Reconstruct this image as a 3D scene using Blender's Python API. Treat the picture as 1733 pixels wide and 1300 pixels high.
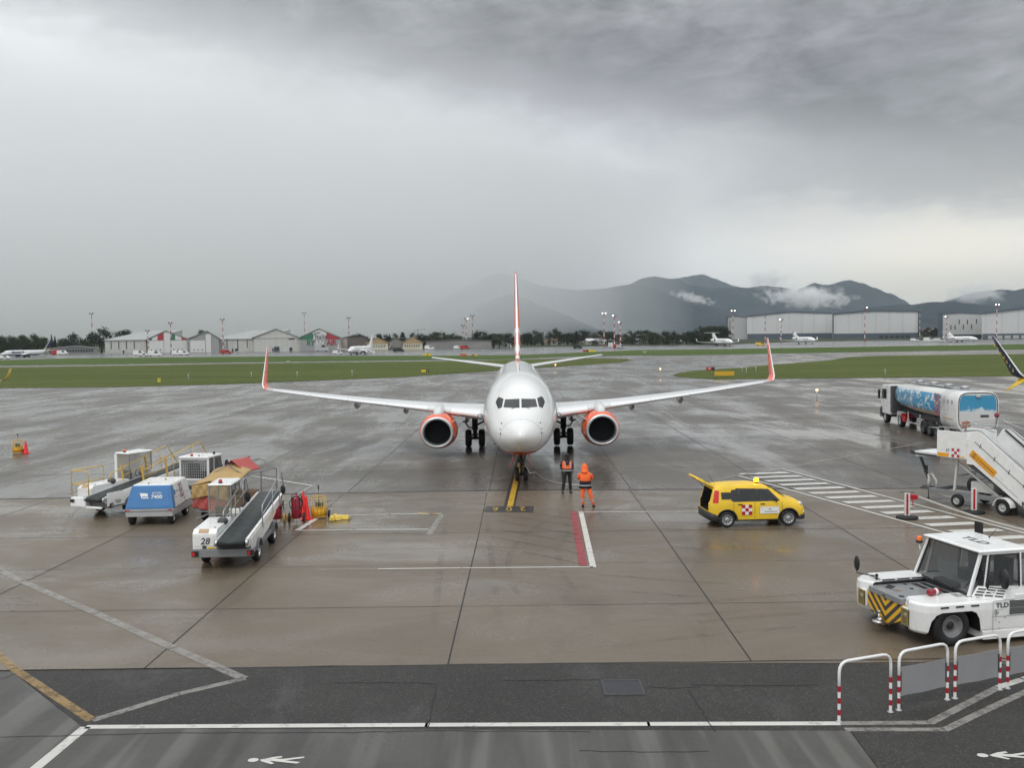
import bpy, bmesh, math, random
from math import sin, cos, tan, pi, radians as R, atan2, sqrt, atan, exp
from mathutils import Vector as V, Matrix, noise
random.seed(7)
for o in list(bpy.data.objects): bpy.data.objects.remove(o)
scene = bpy.context.scene
col = scene.collection

# ---------------------------------------------------------------- camera
IW, IH, FPX, HOR, ROLL, CAMH = 1733.0, 1300.0, 1650.0, 572.0, 0.012, 7.0
PITCH = atan((IH/2-HOR)/FPX)
_f = V((0, cos(PITCH), -sin(PITCH))); _r = V((1, 0, 0)); _u = V((0, sin(PITCH), cos(PITCH)))
cr = _r*cos(ROLL)-_u*sin(ROLL); cu = _r*sin(ROLL)+_u*cos(ROLL)
camd = bpy.data.cameras.new('camera'); cam = bpy.data.objects.new('camera', camd); col.objects.link(cam)
M = Matrix((cr, cu, -_f)).transposed().to_4x4(); M.translation = V((0, 0, CAMH)); cam.matrix_world = M
camd.sensor_fit = 'HORIZONTAL'; camd.sensor_width = 36; camd.lens = 36*FPX/IW
camd.clip_start = 0.1; camd.clip_end = 30000
scene.camera = cam

# ---------------------------------------------------------------- exposure
scene.render.engine = 'CYCLES'
scene.view_settings.view_transform = 'Standard'; scene.view_settings.look = 'None'
scene.view_settings.exposure = 0.0; scene.view_settings.gamma = 1.0
scene.cycles.volume_bounces = 12
scene.cycles.max_bounces = 14
scene.cycles.transparent_max_bounces = 24

# ---------------------------------------------------------------- sky
SUN_EL, SUN_AZ = R(52), R(150)      # soft, high, behind the camera to the left
world = bpy.data.worlds.new('World'); scene.world = world; world.use_nodes = True
class NT:
    def __init__(s, tree): s.t = tree; s.n = tree.nodes; s.l = tree.links
    def node(s, typ, **kw):
        n = s.n.new(typ)
        for k, v in kw.items(): setattr(n, k, v)
        return n
    def put(s, sock, v):
        if hasattr(v, 'is_output') or isinstance(v, bpy.types.NodeSocket): s.l.new(v, sock)
        else: sock.default_value = v
    def m(s, op, a, b=0.0, c=0.0, clamp=False):
        n = s.n.new('ShaderNodeMath'); n.operation = op; n.use_clamp = clamp
        s.put(n.inputs[0], a); s.put(n.inputs[1], b); s.put(n.inputs[2], c)
        return n.outputs[0]
    def noise(s, vec, scale, detail=5, rough=.55, dist=0.0, out=0):
        n = s.n.new('ShaderNodeTexNoise'); s.put(n.inputs['Vector'], vec); n.inputs['Scale'].default_value = scale
        n.inputs['Detail'].default_value = detail; n.inputs['Roughness'].default_value = rough; n.inputs['Distortion'].default_value = dist
        return n.outputs[out]
    def mapv(s, vec, sc=(1, 1, 1), rot=(0, 0, 0), loc=(0, 0, 0)):
        n = s.n.new('ShaderNodeMapping'); s.put(n.inputs[0], vec)
        n.inputs['Scale'].default_value = sc; n.inputs['Rotation'].default_value = rot; n.inputs['Location'].default_value = loc
        return n.outputs[0]
    def ramp(s, fac, stops, interp='LINEAR'):
        n = s.n.new('ShaderNodeValToRGB'); s.put(n.inputs[0], fac); e = n.color_ramp.elements; n.color_ramp.interpolation = interp
        while len(e) < len(stops): e.new(.5)
        for el, (p, c) in zip(e, stops):
            el.position = p; el.color = (c, c, c, 1) if isinstance(c, (int, float)) else (*c[:3], 1)
        return n.outputs[0]
    def rng(s, v, a, b, c=0.0, d=1.0, smooth=False):
        n = s.n.new('ShaderNodeMapRange'); n.clamp = True
        if smooth: n.interpolation_type = 'SMOOTHSTEP'
        s.put(n.inputs[0], v)
        for i, x in enumerate((a, b, c, d)): n.inputs[i+1].default_value = x
        return n.outputs[0]
    def mix(s, fac, a, b, mode='MIX'):
        n = s.n.new('ShaderNodeMix'); n.data_type = 'RGBA'; n.blend_type = mode
        s.put(n.inputs[0], fac)
        for k, v in ((6, a), (7, b)):
            if isinstance(v, tuple) and len(v) == 3: v = (*v, 1)
            s.put(n.inputs[k], v)
        return n.outputs[2]
def lin(c):
    c = c/255.0
    return c/12.92 if c <= .04045 else ((c+.055)/1.055)**2.4
def C(r, g, b): return (lin(r), lin(g), lin(b))

def build_sky():
    t = NT(world.node_tree); t.n.clear()
    out = t.node('ShaderNodeOutputWorld'); bg = t.node('ShaderNodeBackground')
    tc = t.node('ShaderNodeTexCoord'); d = tc.outputs['Generated']
    sx = t.node('ShaderNodeSeparateXYZ'); t.put(sx.inputs[0], d)
    az = t.m('MULTIPLY', t.m('ARCTAN2', sx.outputs[0], sx.outputs[1]), 57.2958)
    el = t.m('MULTIPLY', t.m('ARCSINE', sx.outputs[2]), 57.2958)
    # cloud structure: stretched fractal noise in direction space, wind-sheared
    cv = t.node('ShaderNodeCombineXYZ'); t.put(cv.inputs[0], t.m('MULTIPLY', az, .040)); t.put(cv.inputs[1], t.m('MULTIPLY', el, .085))
    cvv = t.mapv(cv.outputs[0], (1, 1, 1), (0, 0, R(-12)))
    n1 = t.noise(cvv, 1.6, 7, .55, .35); n2 = t.noise(t.mapv(cvv, (1, 1, 1), (0, 0, 0), (7.1, 3.3, 0)), 4.5, 8, .6, .5)
    n3 = t.noise(t.mapv(cvv, (1, 1.6, 1), (0, 0, 0), (3.1, 8.3, 0)), 9.0, 7, .6, .3)
    w1 = t.m('SUBTRACT', n1, .5); w2 = t.m('SUBTRACT', n2, .5); w3 = t.m('SUBTRACT', n3, .5)
    azw = t.m('ADD', az, t.m('MULTIPLY', w1, 16.0)); elw = t.m('ADD', t.m('ADD', el, t.m('MULTIPLY', w2, 5.5)), t.m('MULTIPLY', w3, 2.0))
    # --- direction-space layout of the cloud deck (degrees): (az, el, saz, sel, rot, amount)
    def blob(a0, e0, sa, se, rot, amt, warp=True):
        x = t.m('SUBTRACT', azw if warp else az, a0); y = t.m('SUBTRACT', elw if warp else el, e0)
        c, s_ = cos(R(rot)), sin(R(rot))
        xr = t.m('ADD', t.m('MULTIPLY', x, c), t.m('MULTIPLY', y, s_)); yr = t.m('SUBTRACT', t.m('MULTIPLY', y, c), t.m('MULTIPLY', x, s_))
        q = t.m('ADD', t.m('POWER', t.m('ABSOLUTE', t.m('DIVIDE', xr, sa)), 2.0), t.m('POWER', t.m('ABSOLUTE', t.m('DIVIDE', yr, se)), 2.0))
        return t.m('MULTIPLY', t.m('EXPONENT', t.m('MULTIPLY', q, -1.0)), amt)
    # a ragged dark deck above a boundary that sinks from left to right, paler rain-washed air below it
    dd = t.m('SUBTRACT', elw, t.m('ADD', 11.6, t.m('MULTIPLY', azw, -.20)))
    dark = t.rng(dd, -1.6, 4.2, 0, 1, True)
    low = t.m('ADD', SKY_LOW, t.m('MULTIPLY', t.rng(el, 1.0, 11.5, 0, 1, True), SKY_RISE))
    for b in SKY_BLOBS: low = t.m('ADD', low, blob(*b))
    deck = t.m('ADD', SKY_DARK, t.m('ADD', t.m('MULTIPLY', w2, .46), t.m('MULTIPLY', w3, .20)))
    for b in DECK_BLOBS: deck = t.m('ADD', deck, blob(*b))
    low = t.m('ADD', low, t.m('MULTIPLY', w2, t.rng(el, 3, 9, .05, .26)))
    B = t.m('ADD', t.m('MULTIPLY', low, t.m('SUBTRACT', 1.0, dark)), t.m('MULTIPLY', deck, dark))
    B = t.m('MAXIMUM', B, .12)
    # away from the view: brighter overhead deck
    zen = t.rng(el, 24.0, 60.0, 0.0, 1.0, True)
    B = t.m('ADD', t.m('MULTIPLY', B, t.m('SUBTRACT', 1.0, zen)), t.m('MULTIPLY', zen, ZENITH))
    back = t.rng(t.m('ABSOLUTE', az), 60.0, 110.0, 0.0, 1.0, True)
    B = t.m('ADD', t.m('MULTIPLY', B, t.m('SUBTRACT', 1.0, back)), t.m('MULTIPLY', back, t.m('ADD', BACKSKY, t.m('MULTIPLY', zen, ZENITH-BACKSKY))))
    # tint: cool grey, warmer where the low gap is bright on the right
    warm = blob(25, 3.2, 12, 4.0, 0, 1.0)
    tint = t.mix(warm, (.955, .985, 1.0), (1.06, 1.0, .86))
    tint = t.mix(blob(14, 15, 24, 6, 0, .8), tint, (.955, .965, 1.04))
    cb = t.node('ShaderNodeCombineXYZ')
    for i in range(3): t.put(cb.inputs[i], B)
    colr = t.mix(1.0, tint, cb.outputs[0], 'MULTIPLY')
    sky = t.node('ShaderNodeTexSky'); sky.sky_type = 'NISHITA'; sky.sun_disc = False
    sky.sun_elevation = SUN_EL; sky.sun_rotation = SUN_AZ
    sk = t.mix(1.0, sky.outputs[0], (.1, .1, .1), 'MULTIPLY')
    fin = t.mix(.96, sk, colr)
    t.put(bg.inputs[0], fin); bg.inputs[1].default_value = 1.0
    t.l.new(bg.outputs[0], out.inputs[0])
ZENITH = 1.5; BACKSKY = .90
SKY_LOW, SKY_RISE, SKY_DARK = .76, .12, .42
SKY_BLOBS = [(-25, 14.5, 9, 3.5, -8, .14), (-4, 13.0, 8, 2.0, -8, .06), (25, 4.4, 13, 2.0, -1, .30, False), (12, 3.0, 9, 2.4, 0, .10, False), (22, 8.4, 12, 1.5, -4, -.22), (12, 7.5, 14, 3.0, -5, -.10)]
DECK_BLOBS = [(18, 14, 14, 5, 0, -.11), (-20, 19, 10, 3, -5, .06), (2, 17.5, 9, 2.5, -8, -.07)]
build_sky()
sund = bpy.data.lights.new('sun', 'SUN'); sun = bpy.data.objects.new('sun', sund); col.objects.link(sun)
sund.energy = 0.9; sund.angle = R(24); sund.color = (1.0, .97, .93)
sd = V((sin(SUN_AZ)*cos(SUN_EL)*-1, cos(SUN_AZ)*cos(SUN_EL), sin(SUN_EL)))
sun.rotation_euler = (-sd).to_track_quat('-Z', 'Y').to_euler()

# ---------------------------------------------------------------- pixel -> ground helper (far apron rises gently)
SLOPE, BRK = .0036, 130.0
def gz(y): return max(0.0, (y-BRK)*SLOPE)
def ray(px, py):
    dx, dy = px-IW/2, py-IH/2
    return (_f*FPX + cr*dx - cu*dy)
def at(px, py, z=0.0):
    d = ray(px, py); k = (z-CAMH)/d.z; p = d*k
    if z == 0.0 and (k < 0 or p.y > BRK):
        k = (CAMH+SLOPE*BRK)/(SLOPE*d.y-d.z); p = d*k
    return V((p.x, p.y, p.z+CAMH))
def atY(px, py, Y):
    d = ray(px, py); p = d*(Y/d.y); return V((p.x, p.y, p.z+CAMH))

# ---------------------------------------------------------------- mesh helpers
def frame(d):
    d = V(d).normalized(); a = V((0, 0, 1)) if abs(d.z) < .9 else V((1, 0, 0))
    x = d.cross(a).normalized(); return x, x.cross(d).normalized()
class MB:
    def __init__(s): s.v = []; s.f = []; s.m = []; s.s = []
    def add(s, vs, fs, mi=0, sm=False):
        b = len(s.v); s.v += [tuple(v) for v in vs]
        for f in fs: s.f.append([b+i for i in f]); s.m.append(mi); s.s.append(sm)
        return s
    def box(s, x0, x1, y0, y1, z0, z1, mi=0, rz=0, c=None, tx=0, ty=0):
        # tx, ty: taper of the top in x and y
        vs = [V((x0, y0, z0)), V((x1, y0, z0)), V((x1, y1, z0)), V((x0, y1, z0)), V((x0+tx, y0+ty, z1)), V((x1-tx, y0+ty, z1)), V((x1-tx, y1-ty, z1)), V((x0+tx, y1-ty, z1))]
        if rz:
            cc = V(c) if c else (vs[0]+vs[6])/2; m = Matrix.Rotation(rz, 3, 'Z'); vs = [cc+m@(v-cc) for v in vs]
        return s.add(vs, [(0, 3, 2, 1), (4, 5, 6, 7), (0, 1, 5, 4), (1, 2, 6, 5), (2, 3, 7, 6), (3, 0, 4, 7)], mi)
    def bar(s, p0, p1, w, h, mi=0, up=(0, 0, 1)):
        p0, p1 = V(p0), V(p1); d = (p1-p0).normalized(); x = d.cross(V(up))
        if x.length < 1e-4: x = V((1, 0, 0))
        x.normalize(); z = x.cross(d); vs = []
        for p in (p0, p1):
            for a, b in ((-1, -1), (1, -1), (1, 1), (-1, 1)): vs.append(p+x*a*w/2+z*b*h/2)
        return s.add(vs, [(0, 1, 2, 3), (7, 6, 5, 4), (0, 4, 5, 1), (1, 5, 6, 2), (2, 6, 7, 3), (3, 7, 4, 0)], mi)
    def loft(s, rings, mi=0, sm=True, cap=True, closed=True):
        n = len(rings[0]); vs = [p for r in rings for p in r]; fs = []
        for i in range(len(rings)-1):
            for j in range(n if closed else n-1):
                k = (j+1) % n; fs.append((i*n+j, i*n+k, (i+1)*n+k, (i+1)*n+j))
        s.add(vs, fs, mi, sm)
        if cap and closed: s.add(rings[0], [tuple(range(n))[::-1]], mi, False); s.add(rings[-1], [tuple(range(n))], mi, False)
        return s
    def tube(s, pts, r, n=8, mi=0, cap=True, rs=None):
        pts = [V(p) for p in pts]; rings = []; px = None
        for i, p in enumerate(pts):
            d = (pts[min(i+1, len(pts)-1)]-pts[max(i-1, 0)]).normalized()
            if px is None: x, y = frame(d)
            else:
                x = (px-d*px.dot(d)).normalized(); y = x.cross(d)
            px = x; rr = rs[i] if rs else r
            rings.append([p+x*cos(2*pi*k/n)*rr+y*sin(2*pi*k/n)*rr for k in range(n)])
        return s.loft(rings, mi, True, cap)
    def lathe(s, prof, o, axis, n=24, mi=0, cap=False, sm=True, a0=0, sweep=2*pi):
        o = V(o); ax = V(axis).normalized(); x, y = frame(ax)
        rings = [[o+ax*h+(x*cos(2*pi*k/n)+y*sin(2*pi*k/n))*r for k in range(n)] for r, h in prof]
        return s.loft(rings, mi, sm, cap)
    def prism(s, poly, pl, d0, d1, mi=0, sm=False):
        def P(u, w, d): return {'yz': (d, u, w), 'xz': (u, d, w), 'xy': (u, w, d)}[pl]
        n = len(poly)
        s.add([P(u, w, d0) for u, w in poly]+[P(u, w, d1) for u, w in poly],
              [tuple(range(n))[::-1], tuple(range(n, 2*n))]+[(i, (i+1) % n, n+(i+1) % n, n+i) for i in range(n)], mi, sm)
        return s
    def poly(s, pts, mi=0): return s.add(pts, [tuple(range(len(pts)))], mi)
    def sphere(s, c, r, mi=0, nu=16, nv=10, sc=(1, 1, 1)):
        c = V(c); rings = []
        for i in range(1, nv):
            th = pi*i/nv; rings.append([c+V((sin(th)*cos(2*pi*k/nu)*r*sc[0], sin(th)*sin(2*pi*k/nu)*r*sc[1], cos(th)*r*sc[2])) for k in range(nu)])
        s.loft(rings, mi, True, False)
        b = len(s.v); s.v.append(tuple(c+V((0, 0, r*sc[2])))); s.v.append(tuple(c-V((0, 0, r*sc[2]))))
        n0 = b-nu*(nv-1)
        for k in range(nu):
            s.f.append([b, n0+k, n0+(k+1) % nu]); s.m.append(mi); s.s.append(True)
            s.f.append([b+1, b-nu+(k+1) % nu, b-nu+k]); s.m.append(mi); s.s.append(True)
        return s
    def xf(s, M, i0=0):
        s.v = s.v[:i0]+[tuple(M@V(v)) for v in s.v[i0:]]; return s
    def build(s, name, mats, parent=None, bevel=0, seg=2, weld=True, label=None, wn=False):
        me = bpy.data.meshes.new(name); me.from_pydata([tuple(v) for v in s.v], [], s.f)
        if not isinstance(mats, (list, tuple)): mats = [mats]
        for m in mats: me.materials.append(m)
        me.polygons.foreach_set('material_index', s.m); me.polygons.foreach_set('use_smooth', s.s)
        bm = bmesh.new(); bm.from_mesh(me)
        if weld: bmesh.ops.remove_doubles(bm, verts=bm.verts, dist=1e-5)
        bmesh.ops.recalc_face_normals(bm, faces=bm.faces); bm.to_mesh(me); bm.free()
        o = bpy.data.objects.new(name, me); col.objects.link(o)
        if parent: o.parent = parent
        if bevel:
            b = o.modifiers.new('b', 'BEVEL'); b.width = bevel; b.segments = seg; b.limit_method = 'ANGLE'; b.angle_limit = R(40)
        if label: o['label'] = label
        return o
def tag(o, label=None, cat=None, group=None, kind=None):
    if label: o['label'] = label
    if cat: o['category'] = cat
    if group: o['group'] = group
    if kind: o['kind'] = kind
    return o
def thing(name, label, cat, loc=(0, 0, 0), rz=0, group=None):
    o = bpy.data.objects.new(name, None); col.objects.link(o); o.empty_display_size = .1
    o.location = loc; o.rotation_euler = (0, 0, rz)
    return tag(o, label, cat, group)
def struct(o): o['kind'] = 'structure'; return o
def kids(o): return [c for c in bpy.data.objects if c.parent == o]
def copy_tree(o, parent=None):
    c = o.copy(); col.objects.link(c); c.parent = parent
    for ch in kids(o): copy_tree(ch, c)
    return c
def bake(o):
    dg = bpy.context.evaluated_depsgraph_get(); dg.update()
    me = bpy.data.meshes.new_from_object(o.evaluated_get(dg)); o.modifiers.clear(); o.data = me; return o
def cut(o, mbs):
    cs = []
    for mb in mbs:
        c = mb.build('cutter', [blackp], o.parent); cs.append(c)
        m = o.modifiers.new('c', 'BOOLEAN'); m.operation = 'DIFFERENCE'; m.solver = 'EXACT'; m.object = c; m.material_mode = 'TRANSFER'
    bake(o)
    for c in cs: bpy.data.objects.remove(c)
    return o
def txt(name, s, size, o, xd, yd, mat, parent=None, depth=.003, shear=0, bold=0.0, sx=1.0, align='CENTER'):
    cu_ = bpy.data.curves.new('t', 'FONT'); cu_.body = s; cu_.size = size; cu_.align_x = align; cu_.align_y = 'CENTER'
    cu_.extrude = depth; cu_.shear = shear; cu_.offset = bold; cu_.resolution_u = 4
    ob = bpy.data.objects.new('t', cu_); col.objects.link(ob)
    dg = bpy.context.evaluated_depsgraph_get(); me = bpy.data.meshes.new_from_object(ob.evaluated_get(dg))
    bpy.data.objects.remove(ob)
    xd = V(xd).normalized(); yd = V(yd); yd = (yd-xd*yd.dot(xd)).normalized(); zd = xd.cross(yd)
    Mx = Matrix((xd*sx, yd, zd)).transposed().to_4x4(); Mx.translation = V(o)
    me.transform(Mx); me.materials.clear(); me.materials.append(mat)
    r = bpy.data.objects.new(name, me); col.objects.link(r)
    if parent: r.parent = parent
    return r

# ---------------------------------------------------------------- materials
MT = {}
def mat(name, c, rough=.5, metal=0.0, var=.0, vs=3.0, coat=0.0, spec=.5, dirt=None, bump=0.0, bs=40.0, trans=0.0, ior=1.45, vstr=(1, 1, 1)):
    if name in MT: return MT[name]
    m = bpy.data.materials.new(name); m.use_nodes = True; t = NT(m.node_tree); p = t.n['Principled BSDF']
    p.inputs['Roughness'].default_value = rough; p.inputs['Metallic'].default_value = metal
    p.inputs['Coat Weight'].default_value = coat; p.inputs['Coat Roughness'].default_value = .08
    p.inputs['Specular IOR Level'].default_value = spec; p.inputs['Transmission Weight'].default_value = trans; p.inputs['IOR'].default_value = ior
    p.inputs['Base Color'].default_value = (*c, 1)
    tc = t.node('ShaderNodeTexCoord')
    if var:
        n = t.noise(t.mapv(tc.outputs['Object'], vstr), vs, 6, .6)
        k = t.rng(n, .3, .7, 1-var, 1+var); cb = t.node('ShaderNodeCombineXYZ')
        for i in range(3): t.put(cb.inputs[i], k)
        cc = t.mix(1.0, (*c, 1), cb.outputs[0], 'MULTIPLY')
        if dirt:
            n2 = t.noise(t.mapv(tc.outputs['Object'], vstr, (0, 0, 0), (5, 2, 9)), vs*2.7, 7, .65)
            cc = t.mix(t.rng(n2, .52, .75, 0, dirt[0]), cc, (*dirt[1], 1))
        t.put(p.inputs['Base Color'], cc)
        t.put(p.inputs['Roughness'], t.rng(n, .3, .7, max(.03, rough-.08), rough+.08))
    if bump:
        b = t.node('ShaderNodeBump'); b.inputs['Strength'].default_value = bump; b.inputs['Distance'].default_value = .02
        t.put(b.inputs['Height'], t.noise(tc.outputs['Object'], bs, 4, .6)); t.put(p.inputs['Normal'], b.outputs[0])
    MT[name] = m; return m
def emis(name, c, s):
    m = mat(name, c, .4); p = m.node_tree.nodes['Principled BSDF']
    p.inputs['Emission Color'].default_value = (*c, 1); p.inputs['Emission Strength'].default_value = s; return m
def glass(name, c, rough=.03, alpha=1.0):
    m = mat(name, c, rough, 0, spec=.8); p = m.node_tree.nodes['Principled BSDF']; p.inputs['Alpha'].default_value = alpha; return m
GR = (.12, .115, .10)
white = mat('white_paint', (.78, .78, .77), .28, coat=.3, var=.05, vs=1.5, dirt=(.25, (.42, .40, .36)))
white_jet = mat('jet_white', (.83, .83, .82), .22, coat=.5, var=.03, vs=.8)
offwhite = mat('off_white_paint', (.62, .62, .59), .4, var=.1, vs=2, dirt=(.4, (.32, .30, .26)))
ltgrey = mat('light_grey', (.42, .43, .43), .45, var=.1, vs=2)
midgrey = mat('mid_grey', (.22, .225, .23), .5, var=.12, vs=3)
dkgrey = mat('dark_grey', (.06, .062, .065), .5, var=.15, vs=4)
black = mat('black_rubber', (.016, .016, .017), .62, var=.2, vs=9)
blackp = mat('black_plastic', (.02, .02, .021), .4)
steel = mat('steel', (.55, .56, .57), .3, metal=1.0, var=.1, vs=5)
galv = mat('galvanised', (.42, .43, .44), .42, metal=.7, var=.15, vs=6)
alu = mat('bare_aluminium', (.72, .73, .74), .22, metal=1.0, var=.06, vs=2)
yellow = mat('yellow_paint', C(232, 192, 50), .35, var=.08, vs=2)
railyel = mat('rail_yellow', C(208, 172, 88), .45, var=.1, vs=5)
red = mat('red_paint', C(170, 24, 40), .35, var=.1, vs=4)
redlight = mat('red_lamp', C(200, 30, 30), .2, coat=.5)
orange = mat('orange_livery', C(246, 98, 42), .26, coat=.4, var=.04, vs=1)
amber = mat('amber_lamp', C(235, 110, 20), .15, coat=.5)
carglass = glass('dark_glass', (.02, .022, .024), .04)
# ================================================================ GROUND
def ground_mat(name, c1, c2, sc=.25, wet=(.38, .62), r_wet=.07, r_dry=.5, speck=0.0, bump=.0, stretch=(1, .35, 1), rot=0, spec=.5, slab=None, streak=0.0):
    m = bpy.data.materials.new(name); m.use_nodes = True; t = NT(m.node_tree); p = t.n['Principled BSDF']
    tc = t.node('ShaderNodeTexCoord').outputs['Object']
    a = t.noise(t.mapv(tc, (1, 1, 1), (0, 0, R(rot))), sc, 8, .6, .4)
    b = t.noise(t.mapv(tc, stretch, (0, 0, R(rot)), (13, 4, 0)), sc*2.2, 8, .62, .6)
    c = t.mix(t.rng(a, .3, .7), (*c1, 1), (*c2, 1))
    fine = t.noise(tc, 9.0, 6, .7)
    k = t.node('ShaderNodeCombineXYZ'); kk = t.rng(fine, .25, .75, .86, 1.14)
    for i in range(3): t.put(k.inputs[i], kk)
    c = t.mix(1.0, c, k.outputs[0], 'MULTIPLY')
    if slab:
        sx_ = t.node('ShaderNodeSeparateXYZ'); t.put(sx_.inputs[0], tc); cx = t.node('ShaderNodeCombineXYZ')
        t.put(cx.inputs[0], t.m('FLOOR', t.m('DIVIDE', t.m('ADD', sx_.outputs[0], 1.3), slab[0]))); t.put(cx.inputs[1], t.m('FLOOR', t.m('DIVIDE', t.m('SUBTRACT', sx_.outputs[1], slab[2]), slab[1])))
        wn = t.node('ShaderNodeTexWhiteNoise'); t.put(wn.inputs[0], cx.outputs[0]); k3 = t.node('ShaderNodeCombineXYZ')
        for i in range(3): t.put(k3.inputs[i], t.rng(wn.outputs['Value'], 0, 1, .90, 1.09))
        c = t.mix(1.0, c, k3.outputs[0], 'MULTIPLY')
    # dark tyre / oil marks
    oil = t.noise(t.mapv(tc, (.5, .12, 1), (0, 0, R(8)), (2, 31, 0)), .9, 7, .65, .8)
    c = t.mix(t.rng(oil, .56, .72, 0, .45), c, tuple(x*.55 for x in c1))
    if streak:
        s = t.noise(t.mapv(tc, (1.25, .06, 1), (0, 0, R(rot)), (3, 1, 0)), 1.0, 3, .5, .15)
        c = t.mix(t.rng(s, .50, .58, 0, streak), c, tuple(min(1, x*1.75) for x in c2))
        s2 = t.noise(t.mapv(tc, (.9, .05, 1), (0, 0, R(rot+4)), (9, 5, 0)), 1.0, 3, .5, .2)
        c = t.mix(t.rng(s2, .54, .62, 0, streak*.8), c, tuple(x*.55 for x in c1))
    if speck:
        v = t.node('ShaderNodeTexVoronoi'); t.put(v.inputs['Vector'], tc); v.inputs['Scale'].default_value = 42.0
        gz_ = t.node('ShaderNodeSeparateColor'); t.put(gz_.inputs[0], v.outputs['Color'])
        c = t.mix(t.rng(gz_.outputs[0], .80, .98, 0, speck), c, (.20, .19, .175))
    t.put(p.inputs['Base Color'], c)
    wv = t.m('ADD', t.m('MULTIPLY', b, .65), t.m('MULTIPLY', a, .35))
    w = t.rng(wv, wet[0], wet[1], 0, 1, True)
    t.put(p.inputs['Roughness'], t.m('ADD', t.m('MULTIPLY', w, r_wet-r_dry), r_dry+.0))
    p.inputs['Specular IOR Level'].default_value = spec
    bp = t.node('ShaderNodeBump'); bp.inputs['Distance'].default_value = .01
    t.put(bp.inputs['Strength'], t.m('MULTIPLY', t.m('SUBTRACT', 1.0, t.m('MULTIPLY', w, .85)), bump))
    t.put(bp.inputs['Height'], t.noise(tc, 55.0 if speck else 22.0, 4, .7)); t.put(p.inputs['Normal'], bp.outputs[0])
    return m
def sheet(name, pts, z, m, kind='structure'):
    # drape a polygon (x,y) on the ground profile, split at the break line
    bm = bmesh.new(); vs = [bm.verts.new((x, y, 0)) for x, y in pts]; f = bm.faces.new(vs); bm.normal_update()
    bmesh.ops.bisect_plane(bm, geom=bm.verts[:]+bm.edges[:]+bm.faces[:], plane_co=(0, BRK, 0), plane_no=(0, 1, 0))
    bmesh.ops.triangulate(bm, faces=bm.faces[:])
    for v in bm.verts: v.co.z = gz(v.co.y)+z
    for f in bm.faces:
        f.normal_update()
        if f.normal.z < 0: f.normal_flip()
    me = bpy.data.meshes.new(name); bm.to_mesh(me); bm.free(); me.materials.append(m)
    o = bpy.data.objects.new(name, me); col.objects.link(o); o['kind'] = kind; return o
def pxy(*pts): return [tuple(at(x, y)[:2]) for x, y in pts]

m_apron = ground_mat('wet_apron', (.070, .059, .047), (.118, .101, .083), .09, (.42, .60), .11, .38, bump=.10, stretch=(1, .22, 1), rot=35, slab=(6.52, 7.5, 44.5))
m_conc = ground_mat('damp_concrete', (.112, .088, .061), (.162, .130, .096), .16, (.42, .66), .11, .42, bump=.12, stretch=(.5, 1, 1), rot=4, slab=(6.52, 4.75, 20.6))
m_asph = ground_mat('coarse_asphalt', (.021, .0195, .018), (.034, .032, .030), .3, (.5, .72), .30, .65, speck=.30, bump=.5, spec=.35)
m_pave = ground_mat('near_pavement', (.054, .052, .047), (.084, .081, .074), .3, (.45, .7), .22, .5, bump=.2, streak=.55, spec=.4)
m_taxi = ground_mat('far_tarmac', (.085, .083, .082), (.14, .138, .136), .02, (.38, .6), .12, .4, bump=.05, stretch=(.3, 1, 1))
def grass_mat(name, c1, c2, c3):
    m = bpy.data.materials.new(name); m.use_nodes = True; t = NT(m.node_tree); p = t.n['Principled BSDF']
    tc = t.node('ShaderNodeTexCoord').outputs['Object']
    a = t.noise(t.mapv(tc, (.25, 1, 1)), .035, 7, .62, .4); b = t.noise(tc, .5, 8, .7)
    c = t.mix(t.rng(a, .35, .65), (*c1, 1), (*c2, 1)); c = t.mix(t.rng(b, .42, .70, 0, .8), c, (*c3, 1))
    d_ = t.noise(t.mapv(tc, (.12, .9, 1), (0, 0, 0), (4, 8, 0)), .12, 6, .65); c = t.mix(t.rng(d_, .48, .66, 0, .6), c, tuple(x*.55 for x in c1))
    t.put(p.inputs['Base Color'], c); p.inputs['Roughness'].default_value = .9; p.inputs['Specular IOR Level'].default_value = .15
    bp = t.node('ShaderNodeBump'); bp.inputs['Strength'].default_value = .6; bp.inputs['Distance'].default_value = .15
    t.put(bp.inputs['Height'], t.noise(tc, 3.0, 6, .75)); t.put(p.inputs['Normal'], bp.outputs[0]); return m
m_grass = grass_mat('airfield_grass', (.056, .082, .013), (.078, .098, .019), (.115, .118, .036))
m_grassf = grass_mat('far_grass', (.050, .092, .016), (.068, .108, .022), (.095, .115, .035))
m_land = grass_mat('far_land', (.045, .055, .03), (.06, .07, .04), (.05, .05, .035))

# base land, out to the foot of the mountains
g = MB(); XS = 9000
ys = [-60, BRK, 700, 2500, 9500]
for i in range(4):
    y0, y1 = ys[i], ys[i+1]; g.add([(-XS, y0, gz(y0)-.03), (XS, y0, gz(y0)-.03), (XS, y1, gz(y1)-.03), (-XS, y1, gz(y1)-.03)], [(0, 1, 2, 3)])
struct(g.build('ground', m_land))
far_edge = pxy((-700, 606), (0, 598), (400, 595), (780, 590), (880, 588.5), (1240, 583), (1340, 579), (1450, 577), (1733, 574), (2500, 566))
sheet('apron', [(-700, -60), (700, -60), (700, BRK)]+far_edge[::-1]+[(-700, BRK)], -.014, m_apron)
sheet('far_apron', pxy((-700, 620), (0, 609.6), (115, 606.6), (400, 603.8), (800, 602), (1000, 596), (1081, 592.6), (1400, 588), (1733, 582.6), (2500, 575))+far_edge[::-1], .0, m_taxi)
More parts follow.
